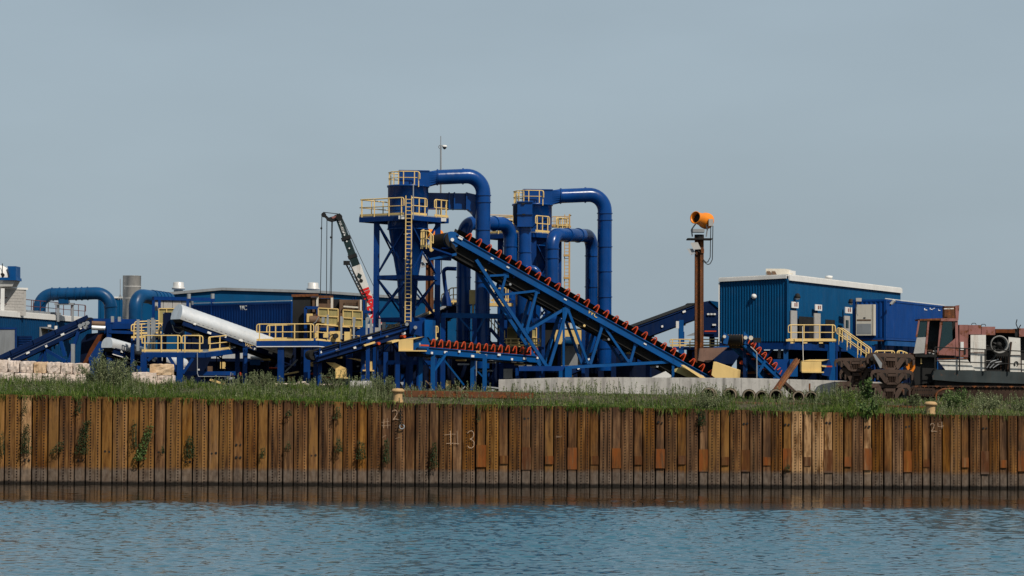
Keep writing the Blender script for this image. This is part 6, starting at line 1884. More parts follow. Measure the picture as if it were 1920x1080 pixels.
m.beam(d0 + Vector((-.1, -.05, 0)), d1 + Vector((-.1, -.05, 0)), .05, .26, Vector((0, 1, 0))); m.beam(d0 + Vector((.1, .05, 0)), d1 + Vector((.1, .05, 0)), .05, .26, Vector((0, 1, 0)))
m.build('section', paint('brown_beam', (0.13, 0.062, 0.026), .8, var=.3, dirt=.4, bump=.3), lb)
MB().beam(d0, d1, .30, .24, Vector((1, 0, .7))).build('fill', RUST, lb)
cb = thing('crossing_beam', 'short rusty beam crossing under the leaning beam', 'beam', down(P(1488, 735, 142.6)))
MB().beam(P(1490, 738, 142.6), P(1466, 716, 144.2), .26, .26).build('section', RUSTD, cb)
rp = thing('rust_stake', 'thin rusty stake standing among the drain pipes', 'stake', down(P(1518, 740, 137)))
MB().beam(down(P(1518, 740, 137)), P(1518, 719, 137), .09, .09).build('stake', RUST, rp)
for k, (x, y, r_, rest) in enumerate(((1328, 741, 13, 'in tall weeds, far left of the row'), (1368, 741, 13, 'second from the left, half hidden in weeds'), (1404, 743, 12, 'third of the row, brown rim'), (1428, 744, 11, 'fourth of the row, left of the leaning beam foot'), (1455, 746, 13, 'below the leaning rusty beam'), (1497, 748, 11.5, 'right of the crossing beam'), (1521, 748, 11.5, 'last of the row below the rusty stake'))):
    Yp = 136.0; rr = r_ * Yp / FPX
    c = P(x, y, Yp)
    c.z = max(c.z, gz(c) + rr * .6)
    o = MB().lathe(c, [(rr * .74, 0.5), (rr * .74, 0.0), (rr, 0.0), (rr, 3.0)], 26, Vector((.12, 1, 0)))
    o.mi = 1; o.lathe(c, [(0, .5), (rr * .74, .5)], 26, Vector((.12, 1, 0))); o.mi = 0  # added dark disc stands in for the shade inside the pipe
    o.lathe(c, [(rr * 1.08, -.02), (rr * 1.08, .16), (rr, .2)], 26, Vector((.12, 1, 0)))
    tag(o.build('drain_pipe', [PIPEC, DARK]), 'clay drain pipe end ' + rest, 'pipe', 'row of drain pipes by the barrier')
# rusty quay beam lying along the edge
for k, (x0, y0, x1, y1, lab) in enumerate(((758, 738, 1000, 742, 'long rusty timber-like beam on the quay right of the left bollard'), (1290, 757, 1545, 762, 'long brown beam under the row of drain pipes'), (1640, 772, 1735, 775, 'short rusty plank beside the right bollard'))):
    a, b = P(x0, y0, 134.6), P(x1, y1, 134.6)
    a.z = max(a.z, gz(a) - .1); b.z = max(b.z, gz(b) - .1)
    o = MB().beam(a, b, .5, .34)
    tag(o.build('quay_beam', RUST if k != 1 else BROWNP), lab, 'beam', 'beams along the quay')

# ------------------------------------------------------------------ limestone blocks
def stone(label, x0, y0, x1, y1, Y, dep=1.1, seed=0, group='limestone blocks on the quay', mat=None):
    r = random.Random(seed * 17 + 3)
    o = P(x0, y1, Y); e = P(x1, y0, Y)
    L, h = e.x - o.x, e.z - o.z
    nx, ny, nz = 7, 4, 4
    vs, fs, idx = [], [], {}
    def vid(i, j, k):
        key = (i, j, k)
        if key not in idx:
            q = Vector((L * i / nx, dep * j / ny, h * k / nz))
            edge = sum((i in (0, nx), j in (0, ny), k in (0, nz)))
            jit = .03 if edge == 1 else .015
            q += Vector((r.uniform(-jit, jit), r.uniform(-jit, jit) * 1.4, r.uniform(-jit, jit)))
            if edge >= 2:
                ctr = Vector((L / 2, dep / 2, h / 2)); q += (ctr - q).normalized() * (.018 + .02 * (edge - 2) + r.random() * .03)
            idx[key] = len(vs); vs.append(o + q)
        return idx[key]
    for i in range(nx):
        for k in range(nz):
            fs.append((vid(i, 0, k), vid(i + 1, 0, k), vid(i + 1, 0, k + 1), vid(i, 0, k + 1)))
            fs.append((vid(i, ny, k), vid(i, ny, k + 1), vid(i + 1, ny, k + 1), vid(i + 1, ny, k)))
    for i in range(nx):
        for j in range(ny):
            fs.append((vid(i, j, nz), vid(i + 1, j, nz), vid(i + 1, j + 1, nz), vid(i, j + 1, nz)))
            fs.append((vid(i, j, 0), vid(i, j + 1, 0), vid(i + 1, j + 1, 0), vid(i + 1, j, 0)))
    for j in range(ny):
        for k in range(nz):
            fs.append((vid(0, j, k), vid(0, j, k + 1), vid(0, j + 1, k + 1), vid(0, j + 1, k)))
            fs.append((vid(nx, j, k), vid(nx, j + 1, k), vid(nx, j + 1, k + 1), vid(nx, j, k + 1)))
    mb = MB(); mb.add(vs, fs)
    tag(mb.build('stone_block', mat or LIME), label, 'stone block', group)
OCH = stone_mat('ochre_limestone', (0.42, 0.27, 0.15), (0.56, 0.43, 0.30))
sl = thing
top = [(-18, 14, 'leftmost'), (14.5, 36, 'second'), (36.5, 62, 'third'), (62.5, 87, 'orange-stained'), (87.5, 113, 'fifth'), (113.5, 136, 'sixth'), (136.5, 163, 'pitted right-end')]
for k, (a, b, w_) in enumerate(top):
    stone('%s pale limestone block in the top course at the far left quay' % w_, a, 675 + k * 1.1 + (k % 2) * .6, b, 697 + k * .9, 137.5, seed=k, mat=OCH if k == 3 else None)
low = [(-20, 26, 'leftmost'), (26.5, 78, 'middle'), (78.5, 122, 'third'), (122.5, 161, 'right-end')]
for k, (a, b, w_) in enumerate(low):
    stone('%s limestone block in the weedy bottom course at the far left quay' % w_, a, 697.5 + k * 1.5, b, 716 + k, 137.4, 1.2, seed=20 + k)
stone('single limestone block stacked on another beside the big bush', 280, 683, 322.5, 703.5, 137.0, 1.1, 31, mat=OCH)
stone('limestone block under the stacked one beside the big bush', 294, 703.8, 325, 722, 137.0, 1.1, 32)
stone('low pale limestone block left of the stacked pair, beside the big bush', 246, 698.5, 293.5, 722, 136.8, 1.1, 33)
stone('flat grey stone slab in the weeds left of the yellow bollard', 655, 714.5, 696, 732, 137.5, 1.1, 34, mat=CONC)
stone('thin pale slab lying in the weeds under the main platform', 511, 719.5, 578, 723.5, 139, 1.2, 35)
stone('small pointed pale rock at the end of the thin slab', 556, 716, 574, 721, 138.4, .7, 36)
stone('second thin pale slab in weeds under the rising conveyor', 597, 720.5, 640, 723.5, 139, 1.0, 37)

# ------------------------------------------------------------------ mooring bollards
for x, yt, yb, lab in ((746, 728, 752, 'squat yellow bollard with broad cap on the quay edge left of centre'), (1745, 752.5, 777, 'squat yellow bollard with broad cap near the crawler crane at right')):
    Y = 132.0; s = Y / FPX
    c = P(x, yb, Y); zt = P(x, yt, Y).z - c.z
    t = thing('mooring_bollard', lab, 'bollard', c, 'mooring bollards')
    MB().lathe(c - ZV * .2, [(10.5 * s, 0), (10 * s, .2), (8.3 * s, zt * .45), (8.6 * s, zt * .62 + .2)], 20).build('stem', BOLL, t)
    MB().lathe(c - ZV * .2, [(8.6 * s, zt * .62 + .2), (12.3 * s, zt * .74 + .2), (12.6 * s, zt * .82 + .2), (9 * s, zt * .97 + .2), (0, zt + .2)], 20).build('cap', BOLL, t)

# ------------------------------------------------------------------ stacked railway bogies
def bogie(label, x0, y0, x1, y1, Y, mat, dep, tilt=0.0, grp='stacked railway bogies'):
    """cast side frames with triangular openings and a spring nest, two frames joined by a bolster"""
    t = thing('railway_bogie', label, 'railway bogie', P((x0 + x1) / 2, y1, Y), grp)
    W_, H_ = x1 - x0, y1 - y0
    def q(u, v, dY=0): return P(x0 + W_ * u, y0 + H_ * v + tilt * (u - .5), Y + dY)
    th = Vector((0, .16, 0))
    for dY in (0, dep):
        m = MB()
        # top chord, pedestal jaws, diagonals, bottom chord
        m.poly([q(0, .32, dY), q(.03, .10, dY), q(.12, .0, dY), q(.88, .0, dY), q(.97, .10, dY), q(1, .32, dY), q(.94, .36, dY), q(.9, .24, dY), q(.1, .24, dY), q(.06, .36, dY)], th)
        m.poly([q(.16, .2, dY), q(.28, .2, dY), q(.44, .80, dY), q(.40, .98, dY), q(.33, .9, dY)], th)
        m.poly([q(.84, .2, dY), q(.72, .2, dY), q(.56, .80, dY), q(.60, .98, dY), q(.67, .9, dY)], th)
        m.poly([q(.36, .84, dY), q(.64, .84, dY), q(.62, 1.0, dY), q(.38, 1.0, dY)], th)
        m.poly([q(.36, .2, dY), q(.41, .2, dY), q(.41, .86, dY), q(.38, .86, dY)], th)
        m.poly([q(.59, .2, dY), q(.64, .2, dY), q(.62, .86, dY), q(.59, .86, dY)], th)
        for sg in (0, 1):
            u0 = .0 if sg == 0 else .80
            m.poly([q(u0 + .0, .3, dY), q(u0 + .05, .3, dY), q(u0 + .05, .66, dY), q(u0 + .015, .62, dY)], th)
            m.poly([q(u0 + .15, .22, dY), q(u0 + .2, .22, dY), q(u0 + .19, .68, dY), q(u0 + .15, .68, dY)], th)
        m.build('side_frame', mat, t)
        for k in range(3):
            c = q(.445 + .055 * k, .84, dY + .05)
            sp = MB()
            hz = q(.5, .48).z - q(.5, .84).z
            pts = [c + Vector((.075 * math.cos(a * 1.2), .075 * math.sin(a * 1.2), hz * a / 30)) for a in range(31)]
            sp.tube(pts, .022, 5).build('coil_spring', RUSTD, t)
        MB().poly([q(.40, .28, dY - .05), q(.60, .28, dY - .05), q(.60, .46, dY - .05), q(.40, .46, dY - .05)], Vector((0, .3, 0))).build('bolster_end', mat, t)
    MB().poly([q(.06, .16, .5), q(.94, .16, .5), q(.9, .5, .5), q(.66, .96, .5), q(.34, .96, .5), q(.1, .5, .5)], Vector((0, dep - .9, 0))).build('dark_core', DARK, t)  # added dark core standing in for the shade between the frames
    MB().box(q(.42, .46, .16), Vector((W_ * .16 * Y / FPX, 0, 0)), Vector((0, dep - .16, 0)), ZV * .22).build('bolster', mat, t)
    return t
bogie('topmost rusty railway bogie with pale grey strut, right of the stair foot', 1624, 662, 1716, 694, 141.6, BOGIE, 1.5, 3)
bogie('upper left railway bogie side frame reaching out past the blue leg', 1564, 671, 1646, 696, 142.4, BOGIE, 1.4, -1)
bogie('middle railway bogie with coil springs behind the leafy sprout', 1632, 693, 1713, 721, 141.2, BOGIE, 1.6, 1)
bogie('middle left dark railway bogie frame under the upper left one', 1574, 690, 1640, 722, 142.6, BOGIE, 1.4, 0)
bogie('bottom railway bogie resting near the ground behind the weeds', 1628, 719, 1708, 752, 141.4, BOGIE, 1.6, 1)
bogie('bottom left railway bogie frame half buried in weeds', 1567, 715, 1640, 754, 142.6, BOGIE, 1.5, 0)
sb = thing('bogie_sleeper', 'rusty rails and timber under the stack of railway bogies', 'timber', down(P(1650, 756, 142.4)))
for k in range(3):
    MB().beam(P(1628 - 50 * (k == 2), 749 + k * 3, 141.4 + .8 * k), P(1700, 749 + k * 3, 141.4 + .8 * k), .3, .14).build('rail', RUST if k else RUSTD, sb)
gs = thing('grey_strut', 'pale grey flat strut leaning across the topmost railway bogie', 'strut', P(1650, 692, 141.4))
MB().poly([P(1636.5, 664, 141.4), P(1641, 664, 141.4), P(1654, 681, 141.4), P(1653, 690, 141.4), P(1650, 690, 141.4)], Vector((0, .06, 0))).build('strut', GREY, gs)

# ------------------------------------------------------------------ derelict crawler crane
def crawler():
    Y = 143.0; s = Y / FPX
    t = thing('crawler_crane', 'derelict rusty crawler crane body with open cab and white doors at right edge', 'crane', down(P(1830, 755, Y)))
    dp = Vector((0, 1, 0))
    def pl(nm, pts, mat, dY=0.0, th=.06, par=None):
        return MB().poly([P(x, y, Y + dY) for x, y in pts], dp * th).build(nm, mat, par or t)
    def bx(nm, x0, y0, x1, y1, mat, dY=0.0, dep=1.0, par=None):
        o = P(x0, y1, Y + dY); e = P(x1, y0, Y + dY)
        return MB().box(o, Vector((e.x - o.x, 0, 0)), dp * dep, ZV * (e.z - o.z)).build(nm, mat, par or t)
    # deck and side sill
    pl('side_sill', [(1747, 701), (1752, 693), (2010, 700), (2010, 722), (1800, 716), (1749, 712)], CHASS, -.3, .1)
    bx('deck', 1752, 694, 2010, 728, DARK, -.05, 3.0)
    # cab
    cab = MB().poly([P(x, y, Y + 1.55) for x, y in ((1716, 664), (1722, 598), (1792, 597), (1792, 668))], dp * .06).build('cab', CHASS, t)
    pl('cab_roof', [(1724, 598), (1793, 595.5), (1794, 600), (1725, 601)], RUST, -.05, 1.7, cab)
    pl('cab_floor', [(1716, 664), (1793, 666), (1793, 672), (1716, 669)], DARK, 0, 1.6, cab)
    for p in ([(1722, 600), (1725, 600), (1720, 632), (1717, 632)], [(1739.5, 599), (1743, 599), (1737.5, 664), (1734, 664)], [(1763, 599), (1768, 599), (1761, 666), (1757, 666)], [(1791, 598), (1796, 598), (1798, 668), (1792, 668)]):
        pl('cab_pillar', p, PINK, -.02, .12, cab)
    pl('front_window', [(1725, 601), (1739, 601), (1735, 632), (1720, 633)], GLASS, .02, .02, cab)
    pl('lower_panel', [(1719, 633), (1736, 632), (1733, 662), (1713, 663)], CMU, -.03, .05, cab)
    pl('rear_cab_wall', [(1768, 599), (1791, 599), (1791, 648), (1764, 664)], DARK, 1.2, .04, cab)
    pl('door_header', [(1764, 597), (1796, 597), (1796, 602), (1764, 602)], PINK, -.08, .06, cab)
    pl('door_lower', [(1787, 638), (1791, 634), (1791, 667), (1759, 666), (1761, 659)], PINK, -.10, .07, cab)
    pl('side_window', [(1768, 603), (1785, 603), (1786, 637), (1771, 655), (1761, 658)], GLASS, -.06, .02, cab)
    MB().poly([P(x, y, Y + .6) for x, y in ((1743, 640), (1756, 640), (1756, 662), (1742, 662))], dp * .5).build('seat', DARK, cab)
    for k in range(8):
        c = P(1741 + (k * 29) % 17, 658 + (k * 13) % 6, Y + .2); MB().cbox(c, Vector((.18, .1, .05)), Vector((-.1, .15, .06)), Vector((0, -.05, .06))).build('debris', CMU if k % 2 else RUSTD, cab)
    bx('exhaust_stack', 1771, 574, 1793, 598, RUST, .6, .7)
    pl('stack_flap', [(1791, 573), (1799, 572), (1797, 600), (1792, 598)], PINK, .55, .1)
    for x in (1770, 1776): part_beam('lamp_bar', P(x, 579, Y + .2), P(x + 12, 578.5, Y + .2), .06, WHITER, t)
    # housing behind the cab
    bx('house_panel', 1799, 609, 1815.5, 670, PINK, -.05, 1.6)
    bx('house_core', 1816, 622, 2010, 696, DARK, .7, 1.6)
    bx('top_tank', 1816, 609.5, 1839.5, 627, PINK, 0, 1.8)
    bx('top_tank', 1840.5, 612.5, 1866, 628, PINK, .02, 1.8)
    bx('top_cowl', 1867, 617, 1903, 624, RUSTO, .1, 1.7)
    bx('top_tank', 1911, 616, 1990, 631, PINK, 0, 1.8)
    bx('dark_gap', 1903, 617, 1911, 631, DARK, .1, 1.6)
    for x in (1822, 1840):
        part_tube('grab_handle', arc_path([P(x, 610 + (x > 1830) * 2, Y + .2), P(x, 606 + (x > 1830) * 2, Y + .2), P(x + 8, 606 + (x > 1830) * 2, Y + .2), P(x + 8, 610 + (x > 1830) * 2, Y + .2)], .06, 2), .02, DARK, t, 5)
    part_tube('bent_rod', arc_path([P(1909, 617, Y), P(1905, 607, Y), P(1907, 599, Y)], .2, 4), .03, DARK, t, 5)
    part_tube('bent_rod', [P(1909, 617, Y + .1), P(1914, 609, Y + .1)], .03, DARK, t, 5)
    d1 = bx('door', 1820, 628, 1848.5, 696, WHITER, -.22, .05)
    bx('door_panel', 1826, 640, 1844, 660, WHITER, -.235, .02, d1)
    bx('door_seam', 1820, 661, 1848, 662, RUSTO, -.24, .02, d1)
    d2 = pl('door', [(1891, 632), (1913, 634), (1914, 699), (1893, 699)], WHITER, -.22, .05)
    bx('door_seam', 1895, 665.5, 1913, 666.5, RUSTO, -.24, .02, d2)
    c = P(1905.5, 682, Y - .25); part_tube('horseshoe', [c + Vector((.11 * math.cos(a), 0, .13 * math.sin(a))) for a in np.linspace(R(-60), R(240), 10)], .03, DARK, d2, 5)
    pl('fallen_panel', [(1757, 674), (1813, 673), (1829, 694), (1773, 694)], WHITER, -.28, .05)
    part_beam('fallen_panel_edge', P(1756, 673, Y - .3), P(1814, 672, Y - .3), .05, RUSTO, t)
    bx('far_door', 1916, 676, 1990, 698, WHITER, -.2, .05)
    bx('notice', 1801, 641, 1807, 656, WHITE, -.09, .03)
    bx('handle', 1808, 653, 1811, 664, DARK, -.1, .05)
    # fan shroud and engine
    c = P(1874, 646, Y - .2)
    fan = MB().lathe(c, [(16.5 * s, 0.2), (17 * s, -.04), (15 * s, -.05), (13 * s, .35)], 28, dp).build('fan_shroud', SHROUD, t)
    MB().lathe(c, [(13.5 * s, .34), (0, .4)], 28, dp).build('fan_well', DARK, fan)
    MB().lathe(c + dp * .3, [(0, -.2), (5 * s, -.16), (6 * s, .1)], 16, dp).build('fan_hub', DARK, fan)
    for k in range(7):
        a = k * 2 * math.pi / 7; r_ = Vector((math.cos(a), 0, math.sin(a)))
        MB().beam(c + dp * .22 + r_ * .12, c + dp * .22 + r_ * .40, .14, .03, dp + r_.cross(dp) * .6).build('fan_blade', DARK, fan)
    c2 = P(1853, 662, Y + .1); MB().lathe(c2, [(14 * s, 0), (15 * s, -.05), (13 * s, .3)], 24, dp).build('second_ring', SHROUD, t)
    for k in range(5):
        part_tube('hose', arc_path([P(1850 + k * 3, 690, Y - .05), P(1858 + k * 4, 678 + k, Y - .1), P(1872 + k * 3, 674 + k * 2, Y)], .25, 4), .04, DARK if k % 2 else GREY, t, 5)
    for k in range(6):
        x = 1868 + k * 4; part_beam('engine_rib', P(x, 695, Y + .2), P(x, 668, Y + .2), .07, DARK if k % 2 else RUSTD, t)
    part_beam('strut', P(1896, 641, Y - .3), P(1889, 698, Y - .1), .1, RUSTD, t)
    # walkway railing, dark
    top = [(1753, 651), (1800, 653), (1860, 656), (2000, 662)]
    for dy in (0, 26):
        part_tube('handrail', [P(x, y + dy * (1 - .0004 * (x - 1750)), Y - .45) for x, y in top], .035, DARK, t, 6)
    for x, y0, y1 in ((1753, 651, 696), (1799, 653, 695), (1847, 655, 697), (1893, 657.5, 698)):
        part_beam('rail_post', P(x, y1, Y - .45), P(x, y0, Y - .45), .07, DARK, t)
    # yellow counterweight end and hooks on the left
    m_ = pl('boom_foot', [(1698, 672), (1706, 664), (1714, 664), (1716, 690), (1711, 699), (1704, 698), (1697, 684)], CANN, .3, .5)
    pl('boom_foot_rust', [(1700, 671), (1706, 662), (1713, 662), (1713, 676), (1703, 679)], PINK, .26, .04)
    for x, y in ((1702, 684), (1708, 688), (1706, 693), (1711, 682), (1709, 675)):
        q = P(x, y, Y + .27); MB().cyl(q, q + dp * .04, .045, n=8).build('pin_hole', DARK, m_)
    pl('front_frame', [(1716, 668), (1757, 670), (1757, 716), (1716, 722), (1712, 700)], DARK, .4, 1.5)
    part_beam('yellow_tag', P(1727, 682, Y + .3), P(1727, 672, Y + .3), .08, YEL, t)
    part_tube('cable', [P(1712, 700, Y + .2), P(1708, 722, Y + .2)], .03, DARK, t, 5)
    # turntable and crawler tracks
    c = P(1860, 722, Y + 1.6); MB().cyl(c - ZV * .5, c + ZV * .4, 1.6, n=28).build('turntable', DARK, t)
    for side, dY in ((0, -.2), (1, 2.9)):
        a, b = P(1722, 741, Y + dY), P(2040, 744, Y + dY)
        r_ = 17 * s
        tr = MB()
        Lx = b.x - a.x
        loop = []
        for k in range(9):
            an = R(90 + 180 * k / 8); loop.append((math.cos(an) * r_, math.sin(an) * r_))
        n_s = int(Lx / .24)
        prof = loop + [(Lx * (k + 1) / n_s, -r_) for k in range(n_s - 1)] + [(Lx + math.cos(R(-90 + 180 * k / 8)) * r_, math.sin(R(-90 + 180 * k / 8)) * r_) for k in range(9)] + [(Lx * (1 - (k + 1) / n_s), r_) for k in range(n_s - 1)]
        fr = MB().poly([a + Vector((x * .97 + .05, .12, z * .78)) for x, z in prof], dp * .56).build('track_frame', RUSTD, t)
        for k in range(len(prof)):
            (x0, z0), (x1, z1) = prof[k], prof[(k + 1) % len(prof)]
            if math.hypot(x1 - x0, z1 - z0) < .02: continue
            p, q = a + Vector((x0, 0, z0)), a + Vector((x1, 0, z1))
            sh = MB().beam(p + dp * .4, q + dp * .4, .8, .07, Vector((-(z1 - z0), 0, x1 - x0)).normalized())
            md = (p + q) / 2 + dp * .4; d_ = (q - p).normalized(); nn = Vector((d_.z, 0, -d_.x))
            sh.cbox(md + nn * -.04, d_ * .05, dp * .8, nn * .1)
            sh.build('track_shoe', RUSTD if k % 3 else RUST, fr)
        for k in range(6):
            c = a + Vector((.2 + k * Lx / 6, -.02, -.12)); MB().cyl(c, c + dp * .12, .26, n=16).build('track_roller', RUSTD, fr)
    pl('guard_plate', [(1714, 726), (1752, 728), (1757, 740), (1750, 744), (1712, 742), (1709, 737)], RUSTD, -.35, .1)
    for r2 in range(2):
        for k in range(8):
            c = P(1717 + k * 4.3, 731 + r2 * 9, Y - .36); MB().cbox(c, Vector((.05, 0, 0)), Vector((0, .03, 0)), ZV * .06).build('slot', DARK, t)
    part_tube('idler_guard', arc_path([P(1754, 756, Y - .4), P(1755, 736, Y - .4), P(1768, 730, Y - .4), P(1788, 729, Y - .4)], .35, 5), .07, RUST, t, 7)
    bx('belly', 1790, 724, 2010, 742, DARK, .9, 1.8)
crawler()

# ------------------------------------------------------------------ small landings and clutter round the tower feet
tl = thing('tower_landing', 'small yellow-railed landing at the left foot of the nearer cyclone tower', 'platform', down(P(725, 640, 153.5)))
MB().box(P(704, 623, 153.2), Vector((1.5, 0, 0)), Vector((0, 1.2, 0)), ZV * -.12).build('deck', NAVY, tl)
railing(tl, [P(704, 622, 153.2), P(747, 621, 153.2)], .42, .5)
railing(tl, [P(815, 636, 150), P(821, 636, 150)], .8, .3)
for x in (706, 745):
    p = P(x, 624, 153.8); part_beam('leg', down(p), p, .16, BLUE, tl)
part_beam('leg', down(P(818, 636, 150.2)), P(818, 636, 150.2), .14, BLUE, tl)
MB().box(P(812, 638, 149.8), Vector((.4, 0, 0)), Vector((0, .5, 0)), ZV * -.1).build('step', BLUE, tl)
for k, (x, y, w_, h_, m_) in enumerate(((693, 640, 6, 26, GREY), (703, 628, 9, 14, CMU), (716, 622, 7, 18, GREY), (735, 640, 8, 10, CREAM), (688, 625, 5, 18, STAIN))):
    o = P(x, y, 150.6 + .3 * k); sc_ = 150 / FPX
    MB().box(o, Vector((w_ * sc_, 0, 0)), Vector((0, .3, 0)), ZV * h_ * sc_).build('control_box', m_, tl)
    part_beam('box_post', down(o + Vector((.1, .2, 0))), o + Vector((.1, .2, 0)), .08, NAVY, tl)
sg = thing('scrap_pile', 'heap of mixed scrap lying between the blue legs left of centre', 'scrap', down(P(790, 728, 146)))
rs = random.Random(4)
for k in range(26):
    x = rs.uniform(735, 935); c = P(x, 726, rs.uniform(145, 150)); c.z = gz(c) + rs.uniform(.0, .25)
    d_ = Vector((rs.uniform(-1, 1), rs.uniform(-.5, .5), rs.uniform(-.3, .5))).normalized()
    MB().cbox(c, d_ * rs.uniform(.3, 1.0), d_.cross(ZV).normalized() * rs.uniform(.1, .4), ZV * rs.uniform(.03, .14)).build('scrap_piece', rs.choice((RUST, GREY, DARK, CMU, RUSTD, BROWNP)), sg)
su = thing('under_deck_gear', 'tangle of small drives and rollers in shade under the main platform', 'machine', down(P(560, 720, 153)))
for k in range(30):
    x = rs.uniform(352, 735); y = rs.uniform(660, 712); c = P(x, y, rs.uniform(151.5, 156))
    if k % 3 == 0: MB().cyl(c, c + Vector((rs.uniform(.3, .9), rs.uniform(-.3, .3), 0)), rs.uniform(.06, .16), n=10).build('roller', rs.choice((GREY, ORG, BLUE, STAIN)), su)
    elif k % 3 == 1: MB().cbox(c, Vector((rs.uniform(.2, .7), 0, 0)), Vector((0, .3, 0)), ZV * rs.uniform(.15, .5)).build('drive_box', rs.choice((BLUE, NAVY, YEL, BROWNP, BLUEL)), su)
    else: part_beam('strut', c, c + Vector((rs.uniform(-1.2, 1.2), .1, rs.uniform(-.8, .8))), .1, rs.choice((BLUE, BLUED, GREY)), su)
    part_beam('hanger', Vector((c.x + .1, c.y + .1, c.z)), Vector((c.x + .1, c.y + .1, gz(c) - .05)), .07, NAVY, su)
# ------------------------------------------------------------------ vegetation
def mesh_np(name, verts, faces, mat, parent=None, org=None):
    """verts (n,3), faces (m,3) or list of arrays"""
    org = np.array(org if org is not None else [verts[:, 0].mean(), verts[:, 1].mean(), verts[:, 2].min()])
    me = bpy.data.meshes.new(name)
    me.vertices.add(len(verts)); me.vertices.foreach_set('co', (verts - org).astype(np.float32).reshape(-1))
    k = faces.shape[1]; nf = len(faces)
    me.loops.add(nf * k); me.loops.foreach_set('vertex_index', faces.astype(np.int32).reshape(-1))
    me.polygons.add(nf); me.polygons.foreach_set('loop_start', np.arange(0, nf * k, k, dtype=np.int32))
    me.update(calc_edges=True)
    me.materials.append(mat)
    o = bpy.data.objects.new(name, me); COL.objects.link(o)
    place(o, Vector(org), parent)
    return o

def px_x(px, Y): return P(px, 740, Y).x

def gzn(x, y):
    t = np.clip((y - 131.0) / 6.5, 0, 1); t = t * t * (3 - 2 * t)
    return 4.36 - 0.0160 * np.clip(x, -38, 38) - 0.12 + 0.72 * t

def blades(base, h, w, lean, r):
    """curved grass blades: five vertices, three triangles each"""
    n = len(base)
    az = r.uniform(0, 2 * np.pi, n)
    side = np.stack([np.cos(az), np.sin(az), np.zeros(n)], -1)
    az2 = r.uniform(0, 2 * np.pi, n)
    ld = np.stack([np.cos(az2), np.sin(az2), np.zeros(n)], -1) * (lean * h)[:, None]
    up = np.zeros((n, 3)); up[:, 2] = h
    w2 = (w / 2)[:, None]
    v = np.stack([base - side * w2, base + side * w2, base + up * .55 + ld * .3 - side * w2 * .75, base + up * .55 + ld * .3 + side * w2 * .75, base + up + ld], 1)
    i = np.arange(n)[:, None] * 5
    f = np.concatenate([i + np.array([[0, 1, 3]]), i + np.array([[0, 3, 2]]), i + np.array([[2, 3, 4]])])
    return v.reshape(-1, 3), f

def leaves(c, size, r, asp=.45, droop=0.0, up_bias=0.3):
    """diamond leaves with random facing"""
    n = len(c)
    d = r.normal(size=(n, 3)); d[:, 2] += up_bias; d /= np.linalg.norm(d, axis=1)[:, None]
    q = r.normal(size=(n, 3)); s = np.cross(d, q); s /= np.linalg.norm(s, axis=1)[:, None]
    L = size[:, None]
    v = np.stack([c - d * L * .5, c + s * L * asp * .5 + d * L * .05, c + d * L * .5, c - s * L * asp * .5 + d * L * .05], 1)
    i = np.arange(n)[:, None] * 4
    return v.reshape(-1, 3), i + np.array([[0, 1, 2, 3]])

# envelope of the green strip along the quay: pixel x, height of growth in metres, density, dryness
ENV = np.array([(0, .55, 1.0, .1), (130, .6, 1, .1), (180, .95, 1, .1), (240, .8, 1, .1), (330, .55, 1, .1), (480, .55, 1, .1), (600, .5, 1, .05), (690, .55, 1, .1), (725, .5, .8, .3), (745, .22, .35, .7), (800, .25, .45, .6),
                (880, .3, .6, .5), (940, .24, .7, .4), (1000, .34, .9, .2), (1060, .26, .8, .3), (1100, .42, 1, .15), (1240, .34, .9, .25), (1300, .42, 1, .25), (1370, .5, 1, .2), (1395, .35, .35, .5), (1430, .6, .8, .2), (1480, .35, .5, .4),
                (1530, .65, 1, .1), (1590, .85, 1, .1), (1640, .6, 1, .1), (1665, .28, .9, .2), (1735, .3, .8, .2), (1765, .45, .8, .4), (1840, .5, .9, .35), (1920, .45, .9, .4), (2000, .5, .9, .3)])
def env(x, y, col):
    px = 960 + x / y * FPX
    return np.interp(px, ENV[:, 0], ENV[:, col])

